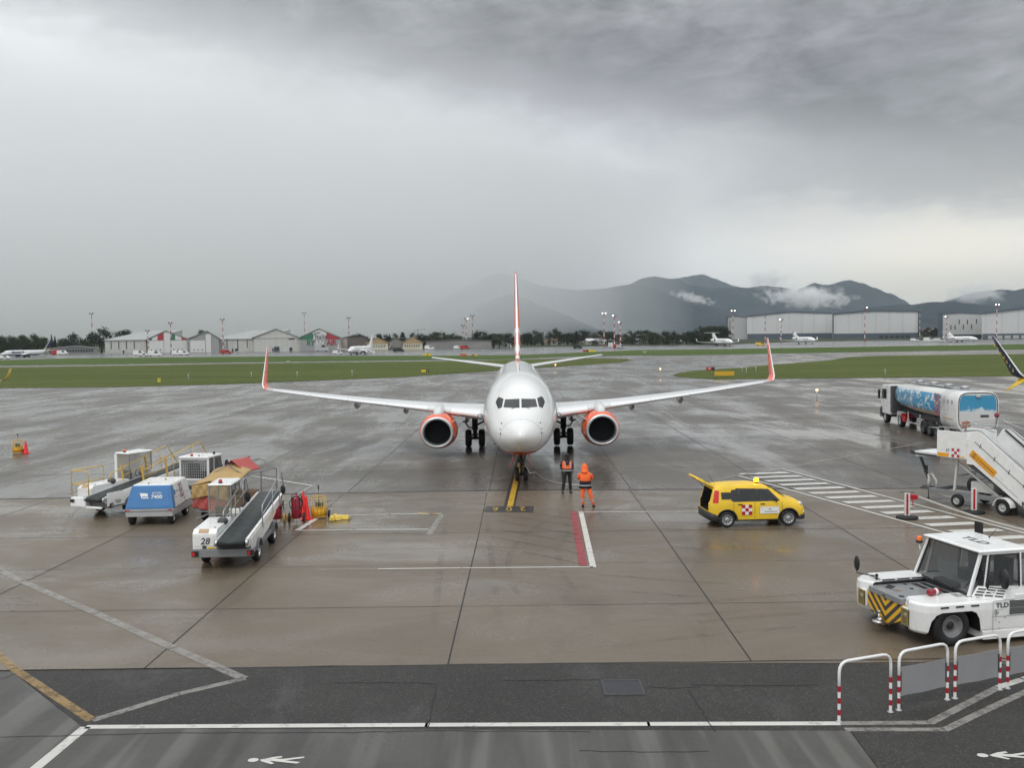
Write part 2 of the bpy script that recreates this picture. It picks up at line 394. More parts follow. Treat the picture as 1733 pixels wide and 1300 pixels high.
# concrete slabs of the stand
YJ0, YJ1, YJ2 = 20.55, 34.85, 44.3
sheet('stand_concrete', [(-60, 20.9), (-11, 20.62), (0, 20.66), (7, 20.45), (60, 20.0), (60, 43.0), (16.9, 43.75), (0, 44.6), (-23, 43.75), (-60, 42.4)], -.004, m_conc)
sheet('service_strip', pxy((24, 1137.5), (300, 1133.5), (860, 1123.5), (1420, 1123.5), (1900, 1124), (1900, 1400), (1560, 1400), (1440, 1238), (725, 1236), (144, 1236)), 0.0, m_asph)
sheet('walkway', pxy((-400, 1139), (20, 1137.6), (142, 1234), (724, 1236), (1438, 1238), (1500, 1330), (1620, 1500), (-400, 1500)), .004, m_pave)

# grass islands
def grass(name, m, *pts): return sheet(name, pxy(*pts), .03, m)
grass('near_grass', m_grass, (-600, 661), (0, 657), (180, 655.5), (380, 650.5), (530, 644.5), (680, 638.5), (842, 627.5), (915, 622.5), (988, 618), (1050, 613.5), (1070, 610), (1060, 607.5), (1000, 606.8), (900, 608.5), (770, 611), (560, 613.5), (400, 615.6), (173, 619.8), (0, 622), (-600, 630))
grass('far_grass', m_grassf, (-700, 622), (0, 609.6), (115, 606.6), (400, 603.8), (560, 602.5), (800, 602), (900, 600.5), (1000, 596), (1081, 592.6), (1240, 590.5), (1400, 588), (1733, 582.6), (2500, 575), (2500, 585), (1733, 591.5), (1400, 597), (1162, 601.5), (1070, 601.8), (960, 603.5), (848, 608.5), (770, 608.8), (400, 613.4), (173, 617), (0, 619), (-700, 630))
grass('taxiway_island', m_grass, (1138, 635), (1148, 631.5), (1173, 628), (1254, 622.5), (1312, 617), (1400, 610.5), (1438, 604.7), (1505, 602), (1733, 599.4), (2400, 592), (2400, 628), (1733, 636.5), (1346, 640.8), (1208, 642), (1173, 640), (1148, 638))

# slab joints
m_joint = mat('joint_sealant', (.018, .017, .016), .6)
m_jointl = mat('faint_joint', (.055, .05, .045), .6)
def line_mesh(mb, pts, w, z, mi=0):
    pts = [V((p[0], p[1], 0)) for p in pts]
    for i in range(len(pts)-1):
        a, b = pts[i], pts[i+1]; d = (b-a).normalized(); nrm = V((-d.y, d.x, 0))*w/2
        ea = d*(w*.3 if i > 0 else 0)
        q = [a-nrm-ea, b-nrm, b+nrm, a+nrm-ea]
        mb.add([(p.x, p.y, gz(p.y)+z) for p in q], [(0, 1, 2, 3)], mi)
j = MB()
for k in range(-6, 9):
    x = -1.3+6.52*k
    line_mesh(j, [(x-.15, 20.62), (x+.05, 34.85)], .035, .001); line_mesh(j, [(x+.05, 34.85), (x+.1, 43.9)], .03, .001)
for y, w in ((34.85, .03), (25.2, .02), (29.9, .015)):
    line_mesh(j, [(-45, y-.1), (-8, y), (8, y), (45, y-.25)], w, .0015)
rr = random.Random(3)
edge = [(-45, 20.85)]+[(x, 20.62+rr.uniform(-.03, .03)) for x in range(-11, 12, 1)]+[(45, 20.1)]
line_mesh(j, edge, .045, .002)
line_mesh(j, [(-60, 42.5), (-23, 43.75), (-.2, 44.6), (16.9, 43.75), (60, 42)], .16, .0025)
for k in range(-9, 12):   # joints beyond, on the apron
    x = -1.2+6.52*k; line_mesh(j, [(x+.1, 44.8), (x+.8, 128)], .03, -.008)
for y in (52, 59.5, 67, 74.5, 82, 97, 112): line_mesh(j, [(-90, y), (90, y-.6)], .04, -.007)
# cracks in the service strip
for pts in (((738, 1158), (735, 1180), (729, 1205), (724, 1232)), ((560, 1157), (650, 1156), (738, 1158)), ((1093, 1163), (1150, 1166), (1185, 1163)), ((1165, 1168), (1180, 1190), (1198, 1222), (1212, 1240)),
            ((0, 1249), (300, 1242), (600, 1241), (725, 1238), (1000, 1240)), ((1170, 1160), (1300, 1162), (1385, 1160)), ((850, 1153), (950, 1152), (1015, 1151)), ((980, 1272), (1100, 1274), (1200, 1273)), ((30, 1140), (10, 1148), (-20, 1152))):
    q = pxy(*pts); qq = []
    for i in range(len(q)-1):
        for s in range(6):
            f = s/6; qq.append((q[i][0]*(1-f)+q[i+1][0]*f+rr.uniform(-.02, .02), q[i][1]*(1-f)+q[i+1][1]*f+rr.uniform(-.02, .02)))
    qq.append(q[-1]); line_mesh(j, qq, .022, .008)
struct(j.build('pavement_joints', m_joint, weld=False))

# painted markings (worn; one white stretch paled for a window reflection)
def paint(name, c, wear=(.42, .60), alpha=1.0, sc=3.0, rough=.4):
    m = bpy.data.materials.new(name); m.use_nodes = True; t = NT(m.node_tree); p = t.n['Principled BSDF']
    tc = t.node('ShaderNodeTexCoord').outputs['Object']
    n = t.noise(tc, sc, 8, .7); n2 = t.noise(tc, .6, 5, .6)
    cc = t.mix(t.rng(n2, .3, .7, 0, 1), tuple(x*.8 for x in c), c)
    t.put(p.inputs['Base Color'], cc); p.inputs['Roughness'].default_value = rough
    t.put(p.inputs['Alpha'], t.rng(n, wear[0], wear[1], alpha, alpha*.35)); return m
pw = paint('white_marking', (.62, .61, .57), (.55, .72)); pwf = paint('faded_veiled_white_marking', (.40, .38, .35), (.45, .65), .65)
pwff = paint('worn_white_marking', (.34, .33, .31), (.42, .6), .42)
py_ = paint('yellow_marking', C(196, 158, 50), (.5, .75)); pyf = paint('faded_yellow_marking', C(170, 140, 90), (.45, .65), .7)
pr = paint('red_marking', C(156, 64, 68), (.5, .7), .9); prf = paint('faded_red_marking', C(110, 60, 58), (.4, .6), .6); pk = paint('black_marking', (.03, .03, .032), (.55, .75))
mk = {k: MB() for k in 'wfgyYrRk'}
def ln(k, w, *pts, z=.006): line_mesh(mk[k], pxy(*pts), w, z)
ln('w', .17, (145, 1231.5), (724, 1228), (1100, 1226.5), (1421, 1225.5)); ln('w', .2, (145, 1231.5), (50, 1310), (-60, 1400))
ln('f', .17, (1421, 1225.5), (1575, 1224), (1640, 1190), (1690, 1164)); ln('w', .17, (1690, 1164), (1733, 1150), (1850, 1110))  # first stretch drawn faded: veil of a window reflection put into its colour
ln('f', .16, (1430, 1236), (1600, 1236), (1660, 1207), (1733, 1173), (1850, 1120))
ln('f', .24, (-120, 912), (0, 966), (35, 984), (163, 1039), (294, 1098), (412, 1149)); ln('f', .2, (415, 1149), (300, 1176), (156, 1220.5))
ln('Y', .2, (-90, 1049), (0, 1112), (24, 1133), (155, 1220))
# stand box
ln('w', .10, (979, 867.5), (1100, 866.5), (1240, 865.5)); ln('w', .19, (983, 866), (1004, 961)); ln('w', .1, (1004, 960), (780, 962), (640, 963.5))
ln('f', .1, (640, 963.5), (540, 965)); ln('g', .1, (540, 930), (760, 928))
ln('r', .26, (970.5, 866), (987, 958))
for a, b, c_, d in ((891, 867, 970, 879), (843, 871, 976, 891), (843, 882, 978, 905.5), (846, 896.5, 979, 920), (829.5, 908.5, 982, 937), (885, 934, 984, 955)): ln('R', .07, (a, b), (c_, d))
ln('k', 1.35, (820, 862), (903, 862), z=.005)
mk['k'].v = mk['k'].v; 
ln('k', .47, (862, 857), (873, 812), (883, 772), (889, 745), z=.0045); ln('y', .25, (863, 857.5), (873.6, 812), (883, 772), (889, 745), (905, 690))
ln('y', .16, (706, 868.5), (722, 869)); ln('y', .16, (727, 870), (743, 870.5))
ln('w', .12, (502, 898.5), (600, 897), (726, 896.5)); ln('w', .22, (503, 898.5), (524, 885), (546, 870.5)); ln('w', .1, (560, 873), (660, 871), (748, 869.5)); ln('f', .22, (726, 906), (748, 871))
for a in range(4): ln('g', .06, (612+a*9, 887), (620+a*9, 881))
ln('g', .06, (610, 888), (648, 887)); ln('g', .06, (612, 882), (650, 881))
ln('w', .16, (376, 796), (430, 806.5), (528.5, 822.5)); ln('f', .2, (528.5, 822.5), (500, 840), (476, 856), (440, 878))
ln('f', .1, (-40, 931), (-10, 925)); 
for a, b, c_, d in ((-10, 1010, 50, 1012), (-10, 1024, 66, 1022), (-10, 1036, 30, 1034), (30, 1011, 66, 1022), (10, 1012, 22, 1035)): ln('g', .12, (a, b), (c_, d))
ln('f', .08, (827, 810.5), (862, 810.5)); ln('f', .08, (1010, 816.5), (1070, 816), (1185, 814.5)); ln('g', .07, (0, 899), (300, 893), (700, 887))
# far lines on the apron
ln('f', .22, (-100, 694), (265, 689.5), (785, 685)); ln('f', .22, (940, 681), (1115, 678.5), (1495, 673)); ln('f', .16, (1700, 670), (1900, 668))
ln('g', .30, (-60, 722), (0, 709), (122.6, 689), (200, 677), (275, 669), (430, 657)); ln('g', .26, (-60, 742), (0, 728), (230, 695), (330, 682))
ln('g', .26, (200, 790), (260, 762.6), (417, 718), (539, 689)); ln('g', .26, (250, 790), (304, 760), (430, 722), (530, 696)); ln('g', .2, (380, 700), (470, 689))
ln('g', .2, (0, 765), (150, 757), (260, 748)); ln('g', .2, (60, 815), (160, 790), (260, 770)); ln('g', .2, (0, 800), (90, 796))
ln('f', .2, (1000, 640), (1044, 655), (1076, 670), (1115, 692), (1160, 720)); ln('g', .2, (1090, 641), (1140, 640), (1240, 650))
ln('f', .16, (1213, 813), (1246, 805.6), (1323, 794), (1396, 780), (1460, 768.5), (1565, 749)); ln('g', .25, (1040, 655), (1300, 640), (1733, 652))
ln('f', .3, (955, 625.5), (1000, 624.7), (1092, 626)); ln('g', .3, (955, 631), (1040, 631)); ln('f', .35, (960, 634), (1075, 625), (1196, 612.5), (1255, 608), (1280, 604), (1282, 601.8), (1272, 599.5), (1150, 603))
ln('f', .8, (-100, 624), (0, 620.4), (100, 619), (173, 618.4)); ln('f', .5, (173, 618.4), (400, 614.6), (680, 611), (860, 609.6))
ln('g', .25, (1438, 606), (1600, 620), (1733, 660)); ln('f', .2, (1500, 700), (1560, 712), (1620, 740)); ln('g', .2, (1100, 560+90), (1560, 668))
# crosswalk-like hatched path on the right
A0, A1 = at(1257, 807.5), at(1593, 900.5); B0, B1 = at(1323, 794), at(1545.6, 853)
dA = (A1-A0).normalized(); dB = (B1-B0).normalized()
ln('w', .14, (1250, 805.6), (1593, 900.5), (1700, 930)); line_mesh(mk['w'], [tuple((B0-dB*.0)[:2]), tuple((B0+dB*30)[:2])], .14, .006)
s0 = at(1421.4, 849.4); s1 = at(1521.8, 845.7); sd_ = (s1-s0).normalized()
nA = V((-sd_.y, sd_.x, 0))
def hit(p, d, q, e):
    den = d.x*e.y-d.y*e.x; t_ = ((q.x-p.x)*e.y-(q.y-p.y)*e.x)/den; return p+d*t_
for k in range(-8, 14):
    c_ = s0+dA*(k*1.28); a = hit(c_, sd_, A0, dA); b = hit(c_, sd_, B0, dB)
    a = a+sd_*.35; b = b-sd_*.35
    if (b-a).dot(sd_) < .5 or a.y > at(1323, 797).y: continue
    w_ = .5; q = [a, b, hit(b-nA*w_, sd_, B0-V((0,0,0))-sd_*.35, dB), hit(a-nA*w_, sd_, A0+sd_*.35, dA)]
    mk['f' if k % 3 == 5 else 'w'].add([(p.x, p.y, .006) for p in q], [(0, 1, 2, 3)])
# tyre marks
tm_ = MB(); r4 = random.Random(9)
for k in range(26):
    x0 = r4.uniform(-26, 22); y0 = r4.uniform(21, 60); a = r4.choice([r4.uniform(-.5, .5), pi/2+r4.uniform(-.4, .4)]); cv_ = r4.uniform(-.05, .05); L_ = int(r4.uniform(6, 22))
    for off in (-.8, .8):
        pts = []; x, y, q = x0-sin(a)*off, y0+cos(a)*off, a
        for i in range(L_): pts.append((x, y)); x += cos(q)*.9; y += sin(q)*.9; q += cv_
        pts = [p for p in pts if 20.9 < p[1] < 110 and not (42.3 < p[1] < 45)]
        if len(pts) > 2: line_mesh(tm_, pts, .20, -.0005)
tmm = bpy.data.materials.new('tyre_mark'); tmm.use_nodes = True; t = NT(tmm.node_tree); p = t.n['Principled BSDF']; p.inputs['Base Color'].default_value = (.03, .027, .025, 1); p.inputs['Roughness'].default_value = .45
t.put(p.inputs['Alpha'], t.rng(t.noise(t.node('ShaderNodeTexCoord').outputs['Object'], .7, 6, .65), .42, .7, 0, .17)); struct(tm_.build('tyre_marks', tmm, weld=False))
# pedestrian symbols
def ped(px0, py0, s, fade='w'):
    o = at(px0, py0); mb = mk[fade]
    def P(x, y): return (o.x+x*s, o.y+y*s, .009)
    mb.add([P(.16*cos(a*pi/8)*1.2, .16*sin(a*pi/8)) for a in range(16)], [tuple(range(16))])
    for poly in ([(.24, .02), (.62, .22), (.95, .30), (.99, .20), (.72, .1), (1.05, .06), (1.75, .24), (1.80, .12), (1.15, -.06), (1.72, -.22), (1.62, -.34), (1.0, -.18), (.60, -.08), (.82, -.30), (.72, -.36), (.30, -.10)],):
        mb.add([P(*p) for p in poly], [tuple(range(len(poly)))])
ped(428.5, 1288, .47); ped(1663, 1280, .47)
def mkb(k, name, m): 
    o = mk[k].build(name, m, weld=False); struct(o)
    # all marking faces look up
    for p in o.data.polygons:
        if p.normal.z < 0: p.flip()
mkb('w', 'white_markings', pw); mkb('f', 'faded_veiled_markings', pwf); mkb('g', 'worn_markings', pwff); mkb('y', 'yellow_markings', py_)
mkb('Y', 'faded_yellow_line', pyf); mkb('r', 'red_band', pr); mkb('R', 'red_hatching', prf); mkb('k', 'black_marking_ground', pk)
c_ = at(861.5, 861.8)
for i_, ch_ in enumerate('206'): struct(txt('stand_number', ch_, 1.30, (c_.x+.56*(1-i_), c_.y, .012), (-1, 0, 0), (0, -1, 0), py_, depth=.001, sx=.40))
# drain grate
c0, c1 = at(1017, 1153), at(1092, 1177.5)
t_ = thing('drain_grate', 'dark rectangular slotted drain grate let into the asphalt strip', 'drain grate', ((c0.x+c1.x)/2, (c0.y+c1.y)/2, 0))
w_, h_ = abs(c1.x-c0.x)/2, abs(c0.y-c1.y)/2
fb = MB(); fb.box(-w_, w_, -h_, -h_+.04, 0, .02).box(-w_, w_, h_-.04, h_, 0, .02).box(-w_, -w_+.03, -h_+.04, h_-.04, 0, .02).box(w_-.03, w_, -h_+.04, h_-.04, 0, .02); fb.build('grate_frame', dkgrey, t_)
fb = MB(); fb.box(-w_+.031, w_-.031, -h_+.041, h_-.041, .001, .006)
n_ = 26
for i in range(n_):
    x = -w_+.04+(2*w_-.08)*i/n_; fb.box(x, x+.012, -h_+.042, h_-.042, .006, .018)
fb.build('slats', mat('grate_iron', (.05, .052, .06), .45, var=.2), t_)
# ================================================================ JET AIRLINER (x right in picture, y aft from the nose, z up)
SEC = [(0.0, 2.58, 2.52, .03), (.06, 2.72, 2.38, .17), (.18, 2.83, 2.26, .30), (.5, 3.04, 2.04, .60), (1.0, 3.26, 1.83, .90), (1.5, 3.45, 1.68, 1.12), (1.85, 3.60, 1.58, 1.24), (2.15, 3.81, 1.51, 1.33),
       (2.5, 4.07, 1.45, 1.42), (3.0, 4.40, 1.38, 1.53), (3.6, 4.71, 1.33, 1.64), (4.3, 4.95, 1.29, 1.73), (5.2, 5.13, 1.27, 1.81), (6.3, 5.24, 1.25, 1.86), (8.0, 5.28, 1.25, 1.88),
       (13, 5.28, 1.25, 1.88), (20, 5.28, 1.25, 1.88), (26.5, 5.28, 1.25, 1.88), (29, 5.28, 1.55, 1.85), (31.5, 5.26, 2.15, 1.70), (34, 5.18, 2.9, 1.35), (36.3, 5.02, 3.6, .92), (38.3, 4.82, 4.2, .46), (39.2, 4.68, 4.45, .16)]
def sec(a):
    for i in range(len(SEC)-1):
        if a <= SEC[i+1][0]:
            p0 = SEC[max(i-1, 0)]; p1 = SEC[i]; p2 = SEC[i+1]; p3 = SEC[min(i+2, len(SEC)-1)]
            t = (a-p1[0])/(p2[0]-p1[0])
            o = []
            for k in (1, 2, 3):
                d1 = (p2[k]-p0[k])/max(1e-6, p2[0]-p0[0])*(p2[0]-p1[0]); d2 = (p3[k]-p1[k])/max(1e-6, p3[0]-p1[0])*(p2[0]-p1[0])
                if i == 0: d1 = (p2[k]-p1[k])*1.3
                o.append((2*t**3-3*t*t+1)*p1[k]+(t**3-2*t*t+t)*d1+(-2*t**3+3*t*t)*p2[k]+(t**3-t*t)*d2)
            return o
    return SEC[-1][1:]
def secpt(a, th):
    zt, zb, w = sec(a)
    zc = zb+(zt-zb)*(.47+.0*a); h = (zt-zc) if cos(th) > 0 else (zc-zb)
    return V((sin(th)*w, a, zc+cos(th)*h))
def surf_y(x, z, off=.012):
    lo, hi = 0.0, 9.0
    for _ in range(34):
        m = (lo+hi)/2; zt, zb, w = sec(m); zc = zb+(zt-zb)*.47; h = (zt-zc) if z > zc else (zc-zb)
        if (x/w)**2+((z-zc)/h)**2 > 1: lo = m
        else: hi = m
    return hi-off
def foil(le, chord, thick, dirc=(0, 1, 0), up=(0, 0, 1), n=11, cam=.0):
    # closed airfoil ring from trailing edge over the top to the nose and back
    le = V(le); dirc = V(dirc); up = V(up); pts = []
    def yt(x): return 5*thick*(.2969*sqrt(x)-.126*x-.3516*x*x+.2843*x**3-.1036*x**4)
    for k in range(n): x = (1+cos(pi*k/(n-1)))/2; pts.append(le+dirc*chord*x+up*chord*(yt(x)+cam*4*x*(1-x)))
    for k in range(1, n-1): x = (1-cos(pi*k/(n-1)))/2; pts.append(le+dirc*chord*x-up*chord*(yt(x)*.75-cam*4*x*(1-x)))
    return pts
def jet_wheel(parent, x, y, r, w, n=24, z=None, rimc=None):
    z = r if z is None else z; mb = MB()
    pr_ = [(r*.45, -w/2), (r*.80, -w/2), (r*.95, -w*.40), (r, -w*.22), (r, w*.22), (r*.95, w*.40), (r*.80, w/2), (r*.45, w/2)]
    mb.lathe(pr_, (x, y, z), (1, 0, 0), n); o = mb.build('wheel', black, parent)
    rm = MB(); rm.lathe([(0.01, -w*.38), (r*.2, -w*.42), (r*.22, -w*.30), (r*.5, -w*.46), (r*.5, w*.46), (r*.22, w*.30), (r*.2, w*.42), (.01, w*.38)], (x, y, z), (1, 0, 0), n); rm.build('rim', rimc or ltgrey, o)
def make_jet(name, label, loc, rz, body_m, wing_m, eng_m, tip_m, fin_m, group=None, roll=0.0, scim=False, simple=False, fin2=None, glet=1.0):
    T = thing(name, label, 'airliner', loc, rz, group)
    if roll: T.rotation_euler = (0, roll, rz)
    NS = 28 if simple else 56
    aa = [s[0] for s in SEC] if simple else sorted(set([s[0] for s in SEC]+[.03, .11, .3, .7, 1.25, 1.68, 2.3, 2.75, 3.3, 3.95, 4.7, 5.7, 7.1, 30.2, 32.8, 35.2, 37.4]))
    fb = MB(); fb.loft([[secpt(a, 2*pi*k/NS) for k in range(NS)] for a in aa], 0, True, True)
    body = fb.build('fuselage', body_m, T)
    # wing-body fairing
    wf = MB(); rings = []
    for a, w_, zb, zt in ((11.5, .9, 1.30, 1.5), (12.6, 1.75, 1.16, 1.9), (13.6, 2.08, 1.06, 2.35), (15, 2.16, 1.0, 2.5), (18, 2.16, .98, 2.5), (21, 2.12, 1.0, 2.4), (22.5, 1.85, 1.1, 2.0), (24.5, 1.0, 1.27, 1.6)):
        zc = (zb+zt)/2; rings.append([V((sin(q)*w_*(abs(sin(q))**-.25 if abs(sin(q)) > .05 else 1), a, zc+cos(q)*(zt-zb)/2)) for q in [2*pi*(k+.5)/20 for k in range(20)]])
    wf.loft(rings); wf.build('belly_fairing', body_m, T)
    for sgn in (-1, 1):
        # wing stations: y-span, LE a, z, chord, thickness
        W_ = [(1.55, 13.3, 2.34, 8.1, .14), (1.95, 13.7, 2.36, 7.7, .135), (3.0, 14.5, 2.46, 6.7, .13), (4.3, 15.3, 2.58, 5.75, .125), (5.9, 16.15, 2.73, 4.75, .12), (9.0, 17.8, 3.0, 3.85, .11), (12.5, 19.65, 3.32, 2.9, .105), (15.5, 21.25, 3.64, 2.05, .10), (17.0, 22.05, 3.80, 1.62, .10)]
        wm = MB(); wm.loft([foil((sgn*y, a, z), c, t, cam=.012) for y, a, z, c, t in W_], 0, True, True)
        wing = wm.build('wing', wing_m, T)
        # slat / flap seams as separate leading edge strip
        for y0, y1 in ((2.3, 4.1), (5.6, 8.2), (8.25, 10.9), (10.95, 13.6), (13.65, 16.4)):
            rg = []; le = MB()
            for y in (y0, (y0+y1)/2, y1):
                for i in range(len(W_)-1):
                    if W_[i][0] <= y <= W_[i+1][0]:
                        t = (y-W_[i][0])/(W_[i+1][0]-W_[i][0]); a, z, c, th = [W_[i][k]*(1-t)+W_[i+1][k]*t for k in (1, 2, 3, 4)]; break
                ring = foil((sgn*y, a-.012, z), c, th*1.015, n=15, cam=.012)
                m_ = len(ring)//2; rg.append(ring[m_-4+1:m_+4+1])
            le.loft(rg, 0, True, False, closed=False)
            if not simple: le.build('slat', alu_le, wing)
        for y, a, z, L_ in ((3.4, 19.0, 1.85, 3.3), (7.4, 19.2, 2.5, 3.0), (10.7, 20.0, 2.85, 2.6)):
            fl = MB(); fl.loft([[V((sgn*y+cos(q)*r_, a+L_*t_, z-.16*sin(pi*t_)+sin(q)*r_*1.3)) for q in [2*pi*k/10 for k in range(10)]] for t_, r_ in ((0, .02), (.15, .11), (.4, .17), (.7, .15), (1, .03))]); fl.build('flap_fairing', wing_m, wing)
        # blended winglet
        rings = []
        for q in range(9):
            t = q/8; ang = R(6+76*min(1, t/.55)); 
            if q == 0: p = V((17.0, 22.05, 3.80)); prev = p
            else:
                st = .155 if t <= .55 else .62
                p = prev+V((cos(ang)*st*1.0, 0, sin(ang)*st)); p.y = 22.05+ (p.z-3.80)*1.12+(p.x-17)*.55; prev = p
            ch = 1.62-(p.z-3.80)*.42
            up = V((-sin(ang)*sgn, 0, cos(ang)))
            rings.append(foil((sgn*p.x, p.y, p.z), ch, .10, up=up))
        if glet != 1:
            for r_ in rings:
                for v in r_: v.z = 3.8+(v.z-3.8)*glet
        wl = MB(); wl.loft(rings); wlo = wl.build('winglet', tip_m, T)
        lemb = MB(); lemb.loft([[r[k]+V((0, -.010, 0)) for k in range(8, 13)] for r in rings[1:]], 0, True, False, closed=False); lemb.build('winglet_edge', alu_le, wlo)
        if scim:
            sm_ = MB(); sm_.loft([foil((sgn*x_, a_, z_), c_, .1, up=(sgn*.8, 0, .6)) for x_, a_, z_, c_ in ((17.15, 22.2, 3.78, 1.1), (17.45, 22.8, 3.35, .75), (17.9, 23.6, 2.85, .22))])
            sm_.build('lower_winglet', yellow, wlo)
        # engine
        ex, ea, ez = sgn*4.83, 13.35, 1.50
        def nr(r_, a, fl_=1.0, n=40, dz=0):
            out_ = []
            for k in range(n):
                q = 2*pi*k/n; x = cos(q)*r_; z = sin(q)*r_
                if z < 0: z *= (.90 if fl_ else 1); x *= (1+.035*sin(-q)**1) if fl_ else 1
                out_.append(V((ex+x, ea+a, ez+dz+z)))
            return out_
        ng = MB(); ng.loft([nr(.966, .103), nr(1.0, .20), nr(1.05, .45), nr(1.10, .9), nr(1.12, 1.5), nr(1.10, 2.3), nr(1.03, 3.1), nr(.86, 3.9), nr(.80, 3.85), nr(.7, 3.2)], 0, True, False, True)
        eo = ng.build('engine', eng_m, T)
        lp = MB(); lp.loft([nr(.76, .55), nr(.765, .3), nr(.785, .12), nr(.82, .03), nr(.86, 0), nr(.91, .02), nr(.945, .05), nr(.968, .105)], 0, True, False, True); lp.build('intake_lip', lip_m, eo)
        dk = MB(); dk.loft([nr(.761, .54), nr(.77, .9, 0), nr(.78, 1.25, 0), nr(.3, 1.3, 0)], 0, True, True); dk.build('intake_duct', duct_m, eo)
        if not simple:
            fnb = MB(); NB = 24
            for k in range(NB):
                q = 2*pi*k/NB; rad = V((cos(q), 0, sin(q))); tg = V((-sin(q), 0, cos(q)))
                vs = []
                for r_, tw in ((.22, .35), (.5, .8), (.765, 1.15)):
                    w_ = .045+.085*r_
                    for s_ in (-1, 1): vs.append(V((ex, ea+.98, ez))+rad*r_+tg*s_*w_*sin(tw)+V((0, s_*w_*cos(tw), 0)))
                fnb.add(vs, [(0, 1, 3, 2), (2, 3, 5, 4)], 0, True)
            fnb.build('fan', fan_m, eo, weld=False)
        sp = MB(); sp.lathe([(.005, -.30), (.06, -.26), (.14, -.12), (.20, .03), (.23, .15)], (ex, ea+.95, ez), (0, 1, 0), 20, cap=True); so = sp.build('spinner', midgrey, eo)
        sw = MB(); sw.tube([V((ex+cos(q)*(.03+.14*q/7), ea+.62+.28*(q/7), ez+sin(q)*(.03+.14*q/7))) for q in [k*.5 for k in range(14)]], .011, 6); sw.build('spiral_mark', white_jet, so)
        cn = MB(); cn.lathe([(.62, 3.3), (.55, 4.3), (.42, 4.75), (.3, 4.7)], (ex, ea, ez), (0, 1, 0), 24, cap=True); cn.lathe([(.3, 4.5), (.2, 5.0), (.02, 5.4)], (ex, ea, ez), (0, 1, 0), 20); cn.build('exhaust', steel, eo)
        pyl = MB(); rg = []
        for a, w_, z0, z1 in ((13.95, .16, 2.40, 2.60), (14.4, .27, 2.3, 2.84), (15.1, .29, 2.2, 3.0), (16.0, .28, 2.1, 3.08), (17.5, .22, 1.9, 2.7), (19.0, .05, 2.1, 2.3)):
            rg.append([V((ex+dx*w_, a, z)) for dx, z in ((-.7, z0), (.7, z0), (1, z0+(z1-z0)*.3), (1, z0+(z1-z0)*.75), (.6, z1), (-.6, z1), (-1, z0+(z1-z0)*.75), (-1, z0+(z1-z0)*.3))])
        pyl.loft(rg); pyl.build('pylon', wing_m, T)
        vg = MB(); a_ = R(38); dx_ = -sgn*cos(a_); vg.add([V((ex+dx_*1.10, 13.9, ez+.62)), V((ex+dx_*1.16, 14.9, ez+.64)), V((ex+dx_*1.58, 14.9, ez+.92)), V((ex+dx_*1.46, 14.2, ez+.86)),
               V((ex+dx_*1.10, 13.9, ez+.56)), V((ex+dx_*1.16, 14.9, ez+.58)), V((ex+dx_*1.60, 14.9, ez+.86)), V((ex+dx_*1.48, 14.2, ez+.80))], [(0, 1, 2, 3), (7, 6, 5, 4), (0, 3, 7, 4), (2, 1, 5, 6), (3, 2, 6, 7), (1, 0, 4, 5)]); vg.build('chine', wing_m, eo)
        # landing light in the wing root
        ll = MB(); ll.lathe([(.01, -.02), (.11, -.02), (.17, .02), (.19, .10)], (sgn*2.30, 13.72, 2.40), (0, 1, 0), 18); ll.build('landing_light', lamp_glass, wing)
        lb = MB(); lb.lathe([(.02, -.06), (.07, -.045), (.09, 0)], (sgn*2.30, 13.72, 2.40), (0, 1, 0), 12, cap=True); lb.build('lamp', steel, wing)
        # main gear
        mg = bpy.data.objects.new('main_gear', None)
        gb = MB(); gx = sgn*2.86
        gb.tube([(gx, 19.6, .56), (gx, 19.55, 1.15)], .13, 12).tube([(gx, 19.55, 1.1), (gx, 19.4, 2.3)], .19, 12).tube([(gx-.42, 19.6, .56), (gx+.42, 19.6, .56)], .10, 10)
        gb.tube([(gx, 19.5, 1.35), (sgn*1.7, 19.4, 1.95)], .06, 8).tube([(gx, 19.2, .75), (gx, 18.6, 1.9)], .04, 8).tube([(gx+.1, 19.35, .6), (gx+.1, 19.3, 1.3)], .03, 6)
        gb.box(gx-.2, gx+.2, 19.42, 19.72, .72, .86)
        go = gb.build('main_gear', gear_m, T)
        for dx in (-.43, .43): jet_wheel(go, gx+dx, 19.6, .565, .40, 20 if simple else 28)
        gd = MB(); pts = [(gx+sgn*.12, 1.25), (gx+sgn*.42, 1.32), (gx+sgn*.60, 1.62), (gx+sgn*.78, 1.70), (gx+sgn*.98, 1.44), (gx+sgn*1.25, 1.08)]
        gd.add([V((x, ya, z)) for ya in (19.1, 20.0) for x, z in pts]+[V((x+sgn*.01, ya, z-.05)) for ya in (19.1, 20.0) for x, z in pts], [(i, i+1, 7+i, 6+i) for i in range(5)]+[(12+i, 18+i, 19+i, 13+i) for i in range(5)]+[(i, 12+i, 13+i, i+1) for i in range(5)], 0, False)
        gd.build('gear_door', door_m, go)
        # stabiliser
        st = MB(); st.loft([foil((sgn*x, a, z), c, .09) for x, a, z, c in ((.3, 33.9, 4.62, 4.6), (1.2, 34.5, 4.7, 4.0), (4.2, 36.5, 5.08, 2.75), (7.1, 38.4, 5.44, 1.55), (7.18, 38.6, 5.45, 1.2))]); st.build('tailplane', wing_m, T)
    # fin
    fn = MB(); fn.loft([foil((0, a, z), c, th, up=(1, 0, 0)) for a, z, c, th in ((28.6, 5.20, 9.6, .022), (30.6, 5.42, 7.7, .05), (32.3, 5.75, 6.1, .085), (33.2, 6.3, 5.5, .10), (34.9, 8.5, 4.3, .11), (36.6, 10.7, 3.1, .12), (37.9, 12.35, 2.2, .11), (38.1, 12.5, 1.9, .08))])
    fo = fn.build('fin', fin_m, T)
